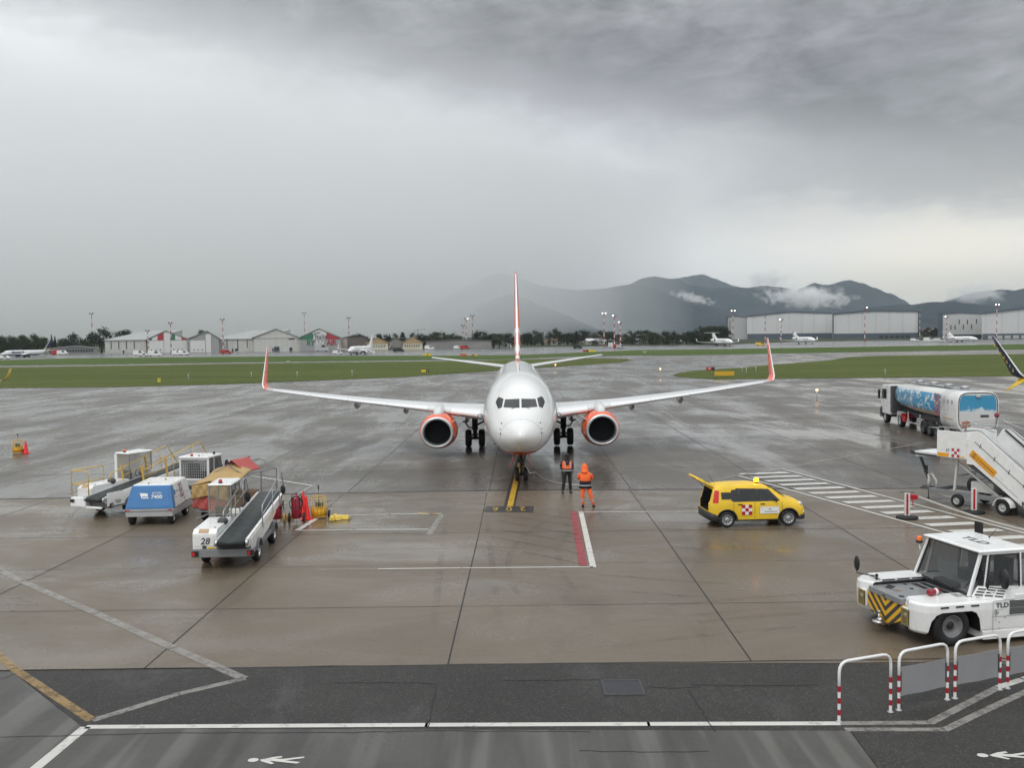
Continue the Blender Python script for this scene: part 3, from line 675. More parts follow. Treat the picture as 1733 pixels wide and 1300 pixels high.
    fe = MB(); rg = []
    for a, z, c, th in ((32.3, 5.75, 6.1, .085), (33.2, 6.3, 5.5, .10), (34.9, 8.5, 4.3, .11), (36.6, 10.7, 3.1, .12), (37.9, 12.35, 2.2, .11)): rg.append(foil((0, a-.012, z), c, th, up=(1, 0, 0))[9:12])
    fe.loft(rg, 0, True, False, closed=False); fe.build('fin_edge', alu_le, fo)
    # nose gear
    gb = MB(); gb.tube([(0, 4.02, .34), (0, 3.92, .95)], .055, 10).tube([(0, 3.92, .9), (0, 3.80, 1.6)], .085, 12).tube([(-.26, 4.02, .34), (.26, 4.02, .34)], .06, 8)
    gb.tube([(0, 3.95, .85), (0, 3.0, 1.5)], .04, 8).tube([(0, 3.80, .9), (.02, 3.72, .6), (0, 3.85, .42)], .035, 6).box(-.16, .16, 3.66, 3.80, .95, 1.12).box(-.10, .10, 3.6, 3.70, .70, .80)
    go = gb.build('nose_gear', gear_m, T)
    for dx in (-.21, .21): jet_wheel(go, dx, 4.02, .345, .20)
    for sg in (-1, 1):
        gd = MB(); gd.add([V((sg*x, y, z)) for x, y, z in ((.36, 2.9, 1.33), (.36, 4.4, 1.30), (.50, 4.4, .80), (.50, 3.0, .84), (.39, 2.9, 1.33), (.39, 4.4, 1.30), (.53, 4.4, .80), (.53, 3.0, .84))], [(0, 1, 2, 3), (7, 6, 5, 4), (0, 3, 7, 4), (1, 5, 6, 2), (3, 2, 6, 7), (0, 4, 5, 1)]); gd.build('gear_door', body_m, go)
    # flight-deck windows laid on the nose surface
    def patch(quad, nm, mm, off, n=6, par=body):
        mb = MB(); vs = []; 
        for i in range(n+1):
            for k in range(n+1):
                u, w = i/n, k/n; p = (V(quad[0])*(1-u)*(1-w)+V(quad[1])*u*(1-w)+V(quad[2])*u*w+V(quad[3])*(1-u)*w)
                vs.append(V((p.x, surf_y(p.x, p.y, off), p.y)))
        fs = [(i*(n+1)+k, (i+1)*(n+1)+k, (i+1)*(n+1)+k+1, i*(n+1)+k+1) for i in range(n) for k in range(n)]
        mb.add(vs, fs, 0, True); return mb.build(nm, mm, par)
    for sg in (-1, 1):
        q1 = [(sg*.045, 3.74, 0), (sg*.80, 3.75, 0), (sg*.72, 4.10, 0), (sg*.045, 4.13, 0)]
        patch(q1, 'windshield', carglass, .014)
        patch([(sg*.875, 3.75, 0), (sg*1.05, 3.67, 0), (sg*1.02, 4.19, 0), (sg*.80, 4.12, 0)], 'side_window', carglass, .014)
        patch([(sg*1.05, 3.67, 0), (sg*1.18, 3.93, 0), (sg*1.11, 4.10, 0), (sg*1.02, 4.19, 0)], 'side_window', carglass, .014)
        if not simple:
            wp = MB(); wp.tube([V((sg*.42, surf_y(sg*.42, 3.70, .03), 3.70)), V((sg*.12, surf_y(sg*.12, 3.80, .035), 3.80))], .012, 6); wp.build('wiper', blackp, body)
            for z_, r_ in ((3.08, .030), (2.83, .022), (2.64, .032)):
                s_ = MB(); x_ = sg*(.90+(.05 if z_ < 3 else 0)*1); s_.sphere((x_, surf_y(x_, z_, .03), z_), r_, 0, 8, 6, (1, 2, 1)); s_.build('probe', dkgrey, body)
    # passenger windows
    wd = MB()
    for sg in (-1, 1):
        for k in range(58):
            a = 6.4+k*.5
            if a > 32 : break
            th = R(64); p = []
            for da, dt in ((-.11, -.09), (.11, -.09), (.11, .09), (-.11, .09)):
                q = secpt(a+da, sg*(th+dt)); q.x += sg*.012; q.z += .004; p.append(q)
            wd.poly(p)
    wd.build('cabin_windows', carglass, body, weld=False)
    if not simple:
        an = MB()
        for a, hh in ((9.5, .25), (24, .28)): an.loft([foil((0, a, 5.27), .45, .09, up=(1, 0, 0)), foil((0, a+.2, 5.27+hh), .22, .09, up=(1, 0, 0))])
        an.build('blade_antenna', dkgrey, body)
        # door outlines and radome seam as thin raised lines
        sl = MB()
        def ov(a0, th0, ra, rt, r_=.015, p_=4, full=True):
            pts = []
            for k in range(33):
                q = 2*pi*k/32; ca, sa = cos(q), sin(q)
                f = (abs(ca)**p_+abs(sa)**p_)**(-1/p_)
                pt = secpt(a0+ca*f*ra, th0+sa*f*rt); pts.append(pt)
            sl.tube(pts, r_, 5, cap=False)
        for sg in (-1, 1): ov(5.6, sg*R(78), .45, R(26)); 
        ov(1.02, 0, .002, .002)
        sl.tube([secpt(1.05+.05*abs(sin(q)), q) for q in [2*pi*k/40 for k in range(41)]], .008, 5, cap=False)
        sl.build('panel_seams', seam_m, body)
    return T, body
alu_le = mat('polished_leading_edge', (.80, .80, .80), .30, metal=.5)
duct_m = mat('intake_duct_grey', (.008, .008, .009), .8, spec=.08)
lip_m = mat('intake_lip_metal', (.62, .63, .64), .32, metal=.75)
fan_m = mat('fan_titanium', (.17, .17, .18), .35, metal=.6)
gear_m = mat('gear_strut', (.05, .05, .052), .45, metal=.3)
door_m = mat('gear_door_paint', (.07, .065, .06), .4)
seam_m = mat('seam_grey', (.36, .36, .36), .4)
lamp_glass = mat('lamp_glass', (.30, .30, .30), .08, metal=.5)
wing_m = mat('wing_grey', (.64, .65, .65), .28, coat=.3, var=.03, vs=.5, vstr=(.3, 1, 1))
# livery: white with an orange belly under the nose
def jet_body_mat():
    m = bpy.data.materials.new('sky_jet_body'); m.use_nodes = True; t = NT(m.node_tree); p = t.n['Principled BSDF']
    tc = t.node('ShaderNodeTexCoord').outputs['Object']; s = t.node('ShaderNodeSeparateXYZ'); t.put(s.inputs[0], tc)
    x, y, z = s.outputs; n = t.noise(tc, .9, 6, .6)
    w = t.mix(t.rng(n, .3, .7), (.70, .70, .69, 1), (.76, .76, .75, 1))
    for ax_, per in ((y, 2.55), (y, .85)):
        ln_ = t.m('LESS_THAN', t.m('ABSOLUTE', t.m('SUBTRACT', t.m('FRACT', t.m('DIVIDE', ax_, per)), .5)), .012/per)
        w = t.mix(t.m('MULTIPLY', ln_, .28 if per > 1 else .12), w, (.35, .35, .35, 1))
    # belly edge rises aft along the sides
    edge = t.m('ADD', 1.74, t.m('MULTIPLY', t.m('MAXIMUM', t.m('SUBTRACT', y, 3.2), 0), -.06))
    w = t.mix(t.m('LESS_THAN', z, edge), w, (*C(226, 74, 34), 1))
    # painted flame around the door
    f = t.noise(t.mapv(tc, (1, .8, 1.6)), 1.7, 3, .5, .6)
    band = t.m('MULTIPLY', t.m('MULTIPLY', t.m('GREATER_THAN', y, 6.6), t.m('LESS_THAN', y, 8.6)), t.m('MULTIPLY', t.m('GREATER_THAN', z, 2.5), t.m('LESS_THAN', z, 3.4)))
    w = t.mix(t.m('MULTIPLY', band, t.m('GREATER_THAN', f, .5)), w, (*C(236, 120, 90), 1))
    t.put(p.inputs['Base Color'], w); p.inputs['Roughness'].default_value = .2; p.inputs['Coat Weight'].default_value = .5; p.inputs['Coat Roughness'].default_value = .05
    return m
def fin_mat(nm='orange_fin', x0=5.5, x1=9.3):
    m = bpy.data.materials.new(nm); m.use_nodes = True; t = NT(m.node_tree); p = t.n['Principled BSDF']
    tc = t.node('ShaderNodeTexCoord').outputs['Object']; s = t.node('ShaderNodeSeparateXYZ'); t.put(s.inputs[0], tc)
    w = t.node('ShaderNodeTexWave'); t.put(w.inputs['Vector'], t.mapv(tc, (1, 1, 1), (R(35), 0, 0))); w.inputs['Scale'].default_value = .17; w.inputs['Distortion'].default_value = 4; w.inputs['Detail'].default_value = 2; w.inputs['Detail Scale'].default_value = .7; w.bands_direction = 'Z'
    k = t.m('ADD', w.outputs['Fac'], t.m('MULTIPLY', t.m('SUBTRACT', s.outputs[2], 7.2), .18))
    c = t.mix(t.m('GREATER_THAN', k, .20), (.82, .82, .81, 1), (*C(232, 88, 48), 1))
    c = t.mix(t.m('GREATER_THAN', s.outputs[2], 9.6), c, (*C(196, 84, 78), 1))
    t.put(p.inputs['Base Color'], c); p.inputs['Roughness'].default_value = .3; return m
tip_m = mat('winglet_orange', C(238, 98, 72), .3, coat=.3, var=.12, vs=1.6, dirt=(.5, C(245, 150, 130)))
JET, jbody = make_jet('airliner', 'white twin-engine airliner with orange engines and winglets parked nose-on at the stand', (.40, 43.35, 0), -.002, jet_body_mat(), wing_m, orange, tip_m, fin_mat(), roll=-.005)
txt('registration', 'SQD', .26, (-1.12, surf_y(-1.12, 1.86, .03)+.02, 1.86), (.62, 0, -.72), (.35, .2, .6), blackp, jbody)
# nose-wheel chock + bypass cable
# ================================================================ VEHICLES (local: x right, y forward, z up)
def wheel(parent, x, y, r, w, rimr=.6, rimc=None, side=1, name='wheel', z=None, spokes=0, dish=.25, mt=None, steer=0):
    z = r if z is None else z; n = 32
    ax = V((cos(steer), sin(steer), 0))
    mb = MB(); mb.lathe([(r*rimr, -w/2), (r*.86, -w/2), (r*.96, -w*.42), (r, -w*.3), (r, w*.3), (r*.96, w*.42), (r*.86, w/2), (r*rimr, w/2)], (x, y, z), ax, n)
    mb.lathe([(r*rimr, -w/2), (r*rimr, w/2)], (x, y, z), ax, n)
    o = mb.build(name, mt or black, parent)
    s = side; rr_ = r*rimr
    rm = MB(); rm.lathe([(rr_*1.02, s*w*.47), (rr_*.93, s*w*.50), (rr_*.86, s*w*.40), (rr_*.70, s*w*(.5-dish)), (rr_*.45, s*w*(.5-dish*.7)), (rr_*.3, s*w*(.5-dish*.4)), (rr_*.28, s*w*.46), (.005, s*w*.48)], (x, y, z), ax, n)
    if dish >= .6:
        rm = MB(); rm.lathe([(rr_*1.02, s*w*.47), (rr_*.95, s*w*.50), (rr_*.90, s*w*.42), (rr_*.84, s*w*.22), (rr_*.5, s*w*.16), (rr_*.42, s*w*.24), (.005, s*w*.24)], (x, y, z), ax, n)
    rm.build('rim', rimc or ltgrey, o)
    if spokes:
        sp = MB(); yy = V((-sin(steer), cos(steer), 0))
        for k in range(spokes):
            q = 2*pi*(k+.5)/spokes; q2 = q+.22
            c_ = V((x, y, z))+ax*s*w*.44
            def pt(r_, a_): return c_+yy*cos(a_)*r_+V((0, 0, sin(a_)*r_))
            sp.poly([pt(rr_*.42, q-.06), pt(rr_*.82, q-.12), pt(rr_*.82, q+.12), pt(rr_*.42, q+.06)])
        sp.build('wheel_slots', blackp, o, weld=False)
    return o
def beacon(parent, x, y, z, m=None, r=.06, h=.12, name='beacon'):
    b = MB(); b.lathe([(r*1.15, 0), (r*1.15, h*.35), (r*.9, h*.36)], (x, y, z), (0, 0, 1), 16, cap=True); o = b.build(name, blackp, parent)
    b = MB(); b.lathe([(r, h*.36), (r*.97, h*.8), (r*.7, h*.97), (.004, h)], (x, y, z), (0, 0, 1), 16); b.build('lamp_dome', m or amber, o); return o
def rail(mb, pts, r=.02, mi=0, n=7, rad=.08):
    # rounded poly-tube
    pts = [V(p) for p in pts]; out = [pts[0]]
    for i in range(1, len(pts)-1):
        a, b, c = pts[i-1], pts[i], pts[i+1]; d0 = (a-b); d1 = (c-b); k = min(rad, d0.length*.45, d1.length*.45)
        p0 = b+d0.normalized()*k; p1 = b+d1.normalized()*k
        for t in (0, .25, .5, .75, 1): out.append(p0*(1-t)**2+b*2*t*(1-t)+p1*t*t)
    out.append(pts[-1]); mb.tube(out, r, n, mi); return mb
def checker(name, o, xd, yd, s, parent, n=3, cols=None, r_=None):
    mb = MB(); o, xd, yd = V(o), V(xd), V(yd); nz = xd.cross(yd)*.003
    for i in range(n):
        for j_ in range(n):
            a = o+xd*(i/n)*s+yd*(j_/n)*s+nz; b = a+xd*s/n; c = b+yd*s/n; d = a+yd*s/n
            mb.add([a, b, c, d], [(0, 1, 2, 3)], (i+j_) % 2)
    return mb.build(name, [cols or red, white], parent, weld=False)

# ---------------------------------------------------------------- yellow hatchback with raised tailgate
def build_car():
    p0 = at(1230, 893); hd = R(-90+5.0)
    T = thing('airport_car', 'yellow hatchback with raised tailgate, lit amber roof beacon and red checker patch on its door', 'car', (0, 0, 0), hd)
    L, zb = 3.65, .20
    # stations: y, zbottom, zbelt, ztop, w_low, w_belt, w_top
    S = [(.0, .42, .86, .90, .66, .60, .52), (.06, .33, .92, 1.00, .74, .70, .56), (.16, .24, .95, 1.42, .79, .76, .60), (.32, .22, .96, 1.52, .815, .79, .60), (.6, .21, .96, 1.55, .82, .80, .61), (1.2, .20, .95, 1.575, .82, .80, .62),
         (1.7, .20, .94, 1.57, .82, .80, .62), (2.1, .20, .93, 1.52, .82, .80, .60), (2.38, .20, .925, 1.42, .82, .80, .58), (2.62, .20, .925, 1.24, .82, .79, .60), (2.88, .21, .92, 1.045, .82, .77, .66), (3.1, .22, .90, 1.0, .81, .74, .60), (3.35, .24, .85, .93, .77, .68, .52), (3.52, .26, .74, .82, .68, .60, .44), (3.62, .32, .60, .66, .55, .48, .36), (3.65, .38, .55, .58, .48, .42, .3)]
    rings = []
    for y, z0, zm, zt, wl, wb, wt in S:
        h = zt-zm; pr_ = [(0, z0), (wl*.8, z0), (wl*.97, z0+.05), (wl, z0+(zm-z0)*.35), (wl*.995, z0+(zm-z0)*.75), (wb, zm), (wb-.01-(wb-wt)*.35, zm+h*.42), (wt+.035, zm+h*.82), (wt-.03, zt-h*.03), (wt*.55, zt+.012), (0, zt+.018)]
        rings.append([V((x, y, z)) for x, z in pr_]+[V((-x, y, z)) for x, z in pr_[-2:0:-1]])
    b = MB(); b.loft(rings); body = b.build('body', yellow, T)
    cs = []
    for y in (.62, 2.92):
        c = MB(); c.tube([(-1, y, .30), (-.50, y, .30)], .345, 28); cs.append(c); c = MB(); c.tube([(1, y, .30), (.50, y, .30)], .345, 28); cs.append(c)
    c = MB(); c.prism([(-.6, .60), (.10, .60), (.62, .60), (.62, 1.40), (.20, 1.40), (-.6, 1.40)], 'yz', -.53, .53); cs.append(c)
    for poly in ([(.95, .995), (1.61, .995), (1.61, 1.43), (1.04, 1.43)], [(1.71, .995), (2.50, .995), (2.17, 1.375), (1.71, 1.425)], [(.45, 1.06), (.78, 1.06), (.78, 1.31), (.45, 1.31)]):
        c = MB(); c.prism(poly, 'yz', -1.0, 1.0); cs.append(c)
    cut(body, cs)
    se = MB()
    for x_ in (-.36, .36): se.box(x_-.2, x_+.2, 1.95, 2.05, .9, 1.30); se.box(x_-.2, x_+.2, 1.05, 1.15, .9, 1.22)
    se.build('seats', dkgrey, T, bevel=.03)
    for p in body.data.polygons: p.use_smooth = True
    m_ = body.modifiers.new('e', 'EDGE_SPLIT'); m_.split_angle = R(32)
    inn = MB(); inn.box(-.525, .525, .625, .66, .55, 1.38).box(-.525, .525, .13, .625, .602, .612).box(-.527, -.52, .2, .62, .62, 1.36).box(.52, .527, .2, .62, .62, 1.36).box(-.52, .52, .24, .62, 1.385, 1.397); inn.build('boot_interior', blackp, T)
    tr = MB(); tr.box(-.5, .5, .55, .70, .6, .95); tr.build('rear_seat', dkgrey, T)
    # windows on both sides follow the body surface, 8 mm proud
    def side_x(y, z):
        for i in range(len(S)-1):
            if S[i][0] <= y <= S[i+1][0]:
                t = (y-S[i][0])/(S[i+1][0]-S[i][0]); _, z0, zm, zt, wl, wb, wt = [S[i][k]*(1-t)+S[i+1][k]*t for k in range(7)]; break
        h = zt-zm; prs = [(z0+.05, wl*.97), (z0+(zm-z0)*.35, wl), (z0+(zm-z0)*.75, wl*.995), (zm, wb), (zm+h*.42, wb-.01-(wb-wt)*.35), (zm+h*.82, wt+.035), (zt-h*.03, wt-.03)]
        for (a, wa), (b_, wb_) in zip(prs, prs[1:]):
            if z <= b_: t = max(0, (z-a)/(b_-a)); return wa*(1-t)+wb_*t
        return prs[-1][1]
    def sidepatch(poly, nm, mm, off=.008, sides=(1, -1), nx=7, nz=3):
        for s_ in sides:
            mb = MB(); vs = []
            (ya, za), (yb, zb_), (yc, zc), (yd_, zd) = poly
            for i in range(nx+1):
                for k in range(nz+1):
                    u, w = i/nx, k/nz; y = (ya*(1-u)+yb*u)*(1-w)+(yd_*(1-u)+yc*u)*w; z = (za*(1-u)+zb_*u)*(1-w)+(zd*(1-u)+zc*u)*w
                    vs.append(V((s_*(side_x(y, z)+off), y, z)))
            mb.add(vs, [(i*(nz+1)+k, (i+1)*(nz+1)+k, (i+1)*(nz+1)+k+1, i*(nz+1)+k+1) for i in range(nx) for k in range(nz)], 0, True); mb.build(nm, mm, T)
    fr = mat('car_window_frame', (.03, .03, .03), .3)
    for q_ in ([(.86, .965), (2.62, .965), (2.50, .998), (.93, .998)], [(1.60, .99), (1.72, .99), (1.72, 1.43), (1.60, 1.44)], [(.98, 1.425), (2.17, 1.37), (2.20, 1.41), (1.0, 1.46)], [(.86, .97), (.96, .99), (1.06, 1.43), (.98, 1.46)], [(2.49, .98), (2.62, .965), (2.22, 1.40), (2.15, 1.37)]): sidepatch(q_, 'window_surround', fr, .006)
    sidepatch([(.92, .995), (1.60, .995), (1.62, 1.42), (1.02, 1.43)], 'rear_side_window', tintg, .011)
    sidepatch([(1.70, .995), (2.52, .995), (2.16, 1.37), (1.70, 1.42)], 'front_side_window', tintg, .011)
    sidepatch([(.42, 1.06), (.80, 1.06), (.80, 1.32), (.42, 1.32)], 'quarter_window', tintg, .010)
    sidepatch([(.10, .94), (.30, .94), (.36, 1.38), (.20, 1.40)], 'tail_lamp', redlight, .015, nx=3)
    sidepatch([(1.64, .34), (1.655, .34), (1.665, .95), (1.65, .95)], 'door_seam', seam_b, .004, nx=1); sidepatch([(2.70, .36), (2.715, .36), (2.68, .93), (2.665, .93)], 'door_seam', seam_b, .004, nx=1); sidepatch([(.86, .55), (.875, .55), (.875, .95), (.86, .95)], 'door_seam', seam_b, .004, nx=1)
    sidepatch([(.92, .24), (2.60, .24), (2.60, .285), (.92, .285)], 'sill', blackp, .01)
    sidepatch([(.78, 1.0), (.90, .985), (.99, 1.42), (.80, 1.40)], 'pillar_trim', fr, .009, nx=2)
    for y in (.62, 2.92):
        for s_ in (1, -1):
            ar = MB(); ar.loft([[V((s_*xx, y+cos(q)*rr2, .30+sin(q)*rr2)) for xx, rr2 in ((.70, .345), (.832, .345), (.832, .395), (.80, .40))] for q in [R(-8)+k*R(196)/20 for k in range(21)]], 0, True, False, False); ar.build('arch_trim', blackp, T)
    for y in (1.02, 1.86): sidepatch([(y, .845), (y+.17, .845), (y+.17, .885), (y, .885)], 'door_handle', blackp, .025, nx=2, nz=1)
    # wrap-round lower bumpers
    bm_ = MB(); rg = []
    for y, z0, z1, w in ((.40, .26, .30, .80), (.20, .24, .50, .795), (.05, .26, .55, .755), (-.03, .28, .56, .64), (-.045, .28, .56, .0)): rg.append([V((w, y, z0)), V((w+.012, y-.008, z0+.02)), V((w+.012, y-.008, z1)), V((w-.03, y+.02, z1+.01))])
    bm_.loft(rg+[[V((-p.x, p.y, p.z)) for p in r] for r in rg[-2::-1]], 0, True, False, False); bm_.build('rear_bumper', blackp, T, weld=False)
    bm_ = MB(); rg = []
    for y, z0, z1, w in ((3.20, .26, .30, .80), (3.42, .23, .40, .755), (3.58, .22, .42, .62), (3.67, .22, .42, .42), (3.685, .22, .42, .0)): rg.append([V((w, y, z0)), V((w+.012, y+.008, z0+.02)), V((w+.012, y+.008, z1)), V((w-.03, y-.02, z1+.01))])
    bm_.loft(rg+[[V((-p.x, p.y, p.z)) for p in r] for r in rg[-2::-1]], 0, True, False, False); bm_.build('front_bumper', blackp, T, weld=False)
    for s_ in (1, -1):
        h = MB(); h.sphere((s_*.60, 3.40, .80), .13, 0, 14, 8, (.7, .8, .75)); h.build('headlight', lampw, T)
        h = MB(); h.sphere((s_*.64, 3.53, .50), .05, 0, 10, 6); h.build('fog_lamp', lampw, T)
        mi_ = MB(); mi_.sphere((s_*.91, 2.42, 1.02), .11, 0, 12, 8, (.75, .5, .7)); mi_.bar((s_*.8, 2.44, .97), (s_*.88, 2.43, 1.0), .05, .04); mi_.build('door_mirror', blackp, T)
    # windscreen
    ws = MB(); 
    A = [(-.66, 2.84, 1.055), (.66, 2.84, 1.055), (.55, 2.24, 1.475), (-.55, 2.24, 1.475)]
    ws.add([V(a)+V((0, .02, .02)) for a in A], [(0, 1, 2, 3)]); ws.build('windscreen', carglass, T)
    wp = MB(); wp.bar((-.3, 2.90, 1.06), (.3, 2.80, 1.10), .03, .02).bar((.2, 2.90, 1.06), (.62, 2.78, 1.12), .03, .02); wp.build('wiper', blackp, T)
    # tailgate raised about its top hinge
    tg = MB(); rg = []
    for d, w, th_ in ((0, .53, .05), (.1, .56, .07), (.45, .58, .07), (.50, .60, .10), (.78, .58, .09), (.83, .50, .04)):
        rg.append([V((-w, d, -th_/2)), V((w, d, -th_/2)), V((w*.95, d, th_/2)), V((-w*.95, d, th_/2))])
    tg.loft(rg, 0, False); Mx = Matrix.Translation((0, .22, 1.525))@Matrix.Rotation(R(180), 4, 'Z')@Matrix.Rotation(R(27), 4, 'X')@Matrix.Scale(.92, 4, (0, 1, 0)); tg.xf(Mx); tgo = tg.build('tailgate', yellow, T, bevel=.015)
    gl = MB(); gl.box(-.46, .46, .12, .46, -.055, -.046).box(-.44, .44, .52, .78, -.062, -.052); gl.xf(Mx); gl.build('inner_trim', blackp, tgo)
    gl = MB(); gl.box(-.46, .46, .12, .46, .042, .052); gl.xf(Mx); gl.build('rear_window', carglass, tgo)
    gl = MB()
    for x, y in ((-.3, .5), (0, .52), (.3, .5), (-.2, .72), (.25, .74)): gl.box(x-.05, x+.05, y, y+.04, -.085, -.063)
    gl.xf(Mx); gl.build('latch_fittings', offwhite, tgo)
    st_ = MB(); 
    for s_ in (1, -1): st_.tube([(s_*.55, .16, 1.16), Mx@V((s_*.52, .36, -.05))], .012, 6)
    st_.build('gas_struts', blackp, T, weld=False)
    # wheels
    for y in (.62, 2.92):
        for s_ in (1, -1): wheel(T, s_*.735, y, .30, .185, .66, mat('wheel_cover', (.38,.39,.40), .35, metal=.3), s_, spokes=9)
    # beacon, aerial
    b = MB(); b.lathe([(.10, 0), (.10, .04)], (.10, 1.95, 1.575), (0, 0, 1), 18, cap=True); bo = b.build('beacon', blackp, T)
    b = MB(); b.lathe([(.085, .04), (.085, .14), (.06, .17), (.004, .18)], (.10, 1.95, 1.575), (0, 0, 1), 18); b.build('lamp_dome', emis('lit_amber', C(255, 140, 14), 16.0), bo)
    a = MB(); a.tube([(0, .4, 1.56), (0, .18, 1.86)], .007, 5); a.build('aerial', blackp, T)
    # door plates
    checker('checker_patch', (.838, 1.16, .47), (0, 1, 0), (0, 0, 1), .38, T)
    pl = MB(); pl.box(.836, .842, 1.84, 2.56, .50, .76); po = pl.build('door_plate', white, T)
    ic = MB()
    for k, (y0, w) in enumerate(((2.02, .05), (2.09, .07), (2.18, .04), (2.24, .08), (2.34, .05), (2.41, .06))): ic.box(.843, .845, y0, y0+w, .56, .585)
    ic.prism([(2.10, .66), (2.19, .665), (2.21, .70), (2.23, .665), (2.33, .66), (2.23, .65), (2.21, .64), (2.19, .65)], 'yz', .843, .845); ic.build('plate_print', dkgrey, po, weld=False)
    # place: rear near-side wheel on its spot
    off = Matrix.Rotation(hd, 3, 'Z')@V((.72, .62, 0)); T.location = (p0.x-off.x, p0.y+.05-off.y, 0); T.scale = (1, 1, .965)
    return T
tintg = glass('tinted_glass', (.03, .034, .036), .03, .70)
seam_b = mat('shut_line', (.12, .09, .02), .6); lampw = mat('lamp_lens', (.62, .64, .65), .08, metal=.4, coat=.5)
build_car()

rimgrey = mat('rim_grey', (.20, .20, .205), .5, var=.1)
# ---------------------------------------------------------------- aircraft tow tractor
hazy = None
def stripe_mat(name, c1, c2, scale, vdir=(0, 1, 1)):
    m = bpy.data.materials.new(name); m.use_nodes = True; t = NT(m.node_tree); p = t.n['Principled BSDF']
    tc = t.node('ShaderNodeTexCoord').outputs['Object']; s = t.node('ShaderNodeSeparateXYZ'); t.put(s.inputs[0], tc)
    ax = t.m('MULTIPLY', t.m('ABSOLUTE', s.outputs[0]), vdir[0])
    k = t.m('ADD', t.m('ADD', ax, t.m('MULTIPLY', s.outputs[1], vdir[1])), t.m('MULTIPLY', s.outputs[2], vdir[2]))
    f = t.m('FRACT', t.m('MULTIPLY', k, scale))
    n = t.noise(tc, 14, 6, .7); c = t.mix(t.m('GREATER_THAN', f, .5), (*c1, 1), (*c2, 1))
    c = t.mix(t.rng(n, .62, .75, 0, .6), c, (.12, .11, .09, 1))
    t.put(p.inputs['Base Color'], c); p.inputs['Roughness'].default_value = .45; return m
haz = stripe_mat('hazard_chevrons', C(222, 170, 40), (.045, .045, .048), 4.2, (1, 0, -1))
def vents(mb, x0, x1, y0, y1, z, nx, ny, gap=.25):
    w = (x1-x0)/nx; h = (y1-y0)/ny
    for i in range(nx):
        for k in range(ny): mb.box(x0+w*i+w*gap/2, x0+w*(i+1)-w*gap/2, y0+h*k+h*.2, y0+h*(k+1)-h*.2, z, z+.004)
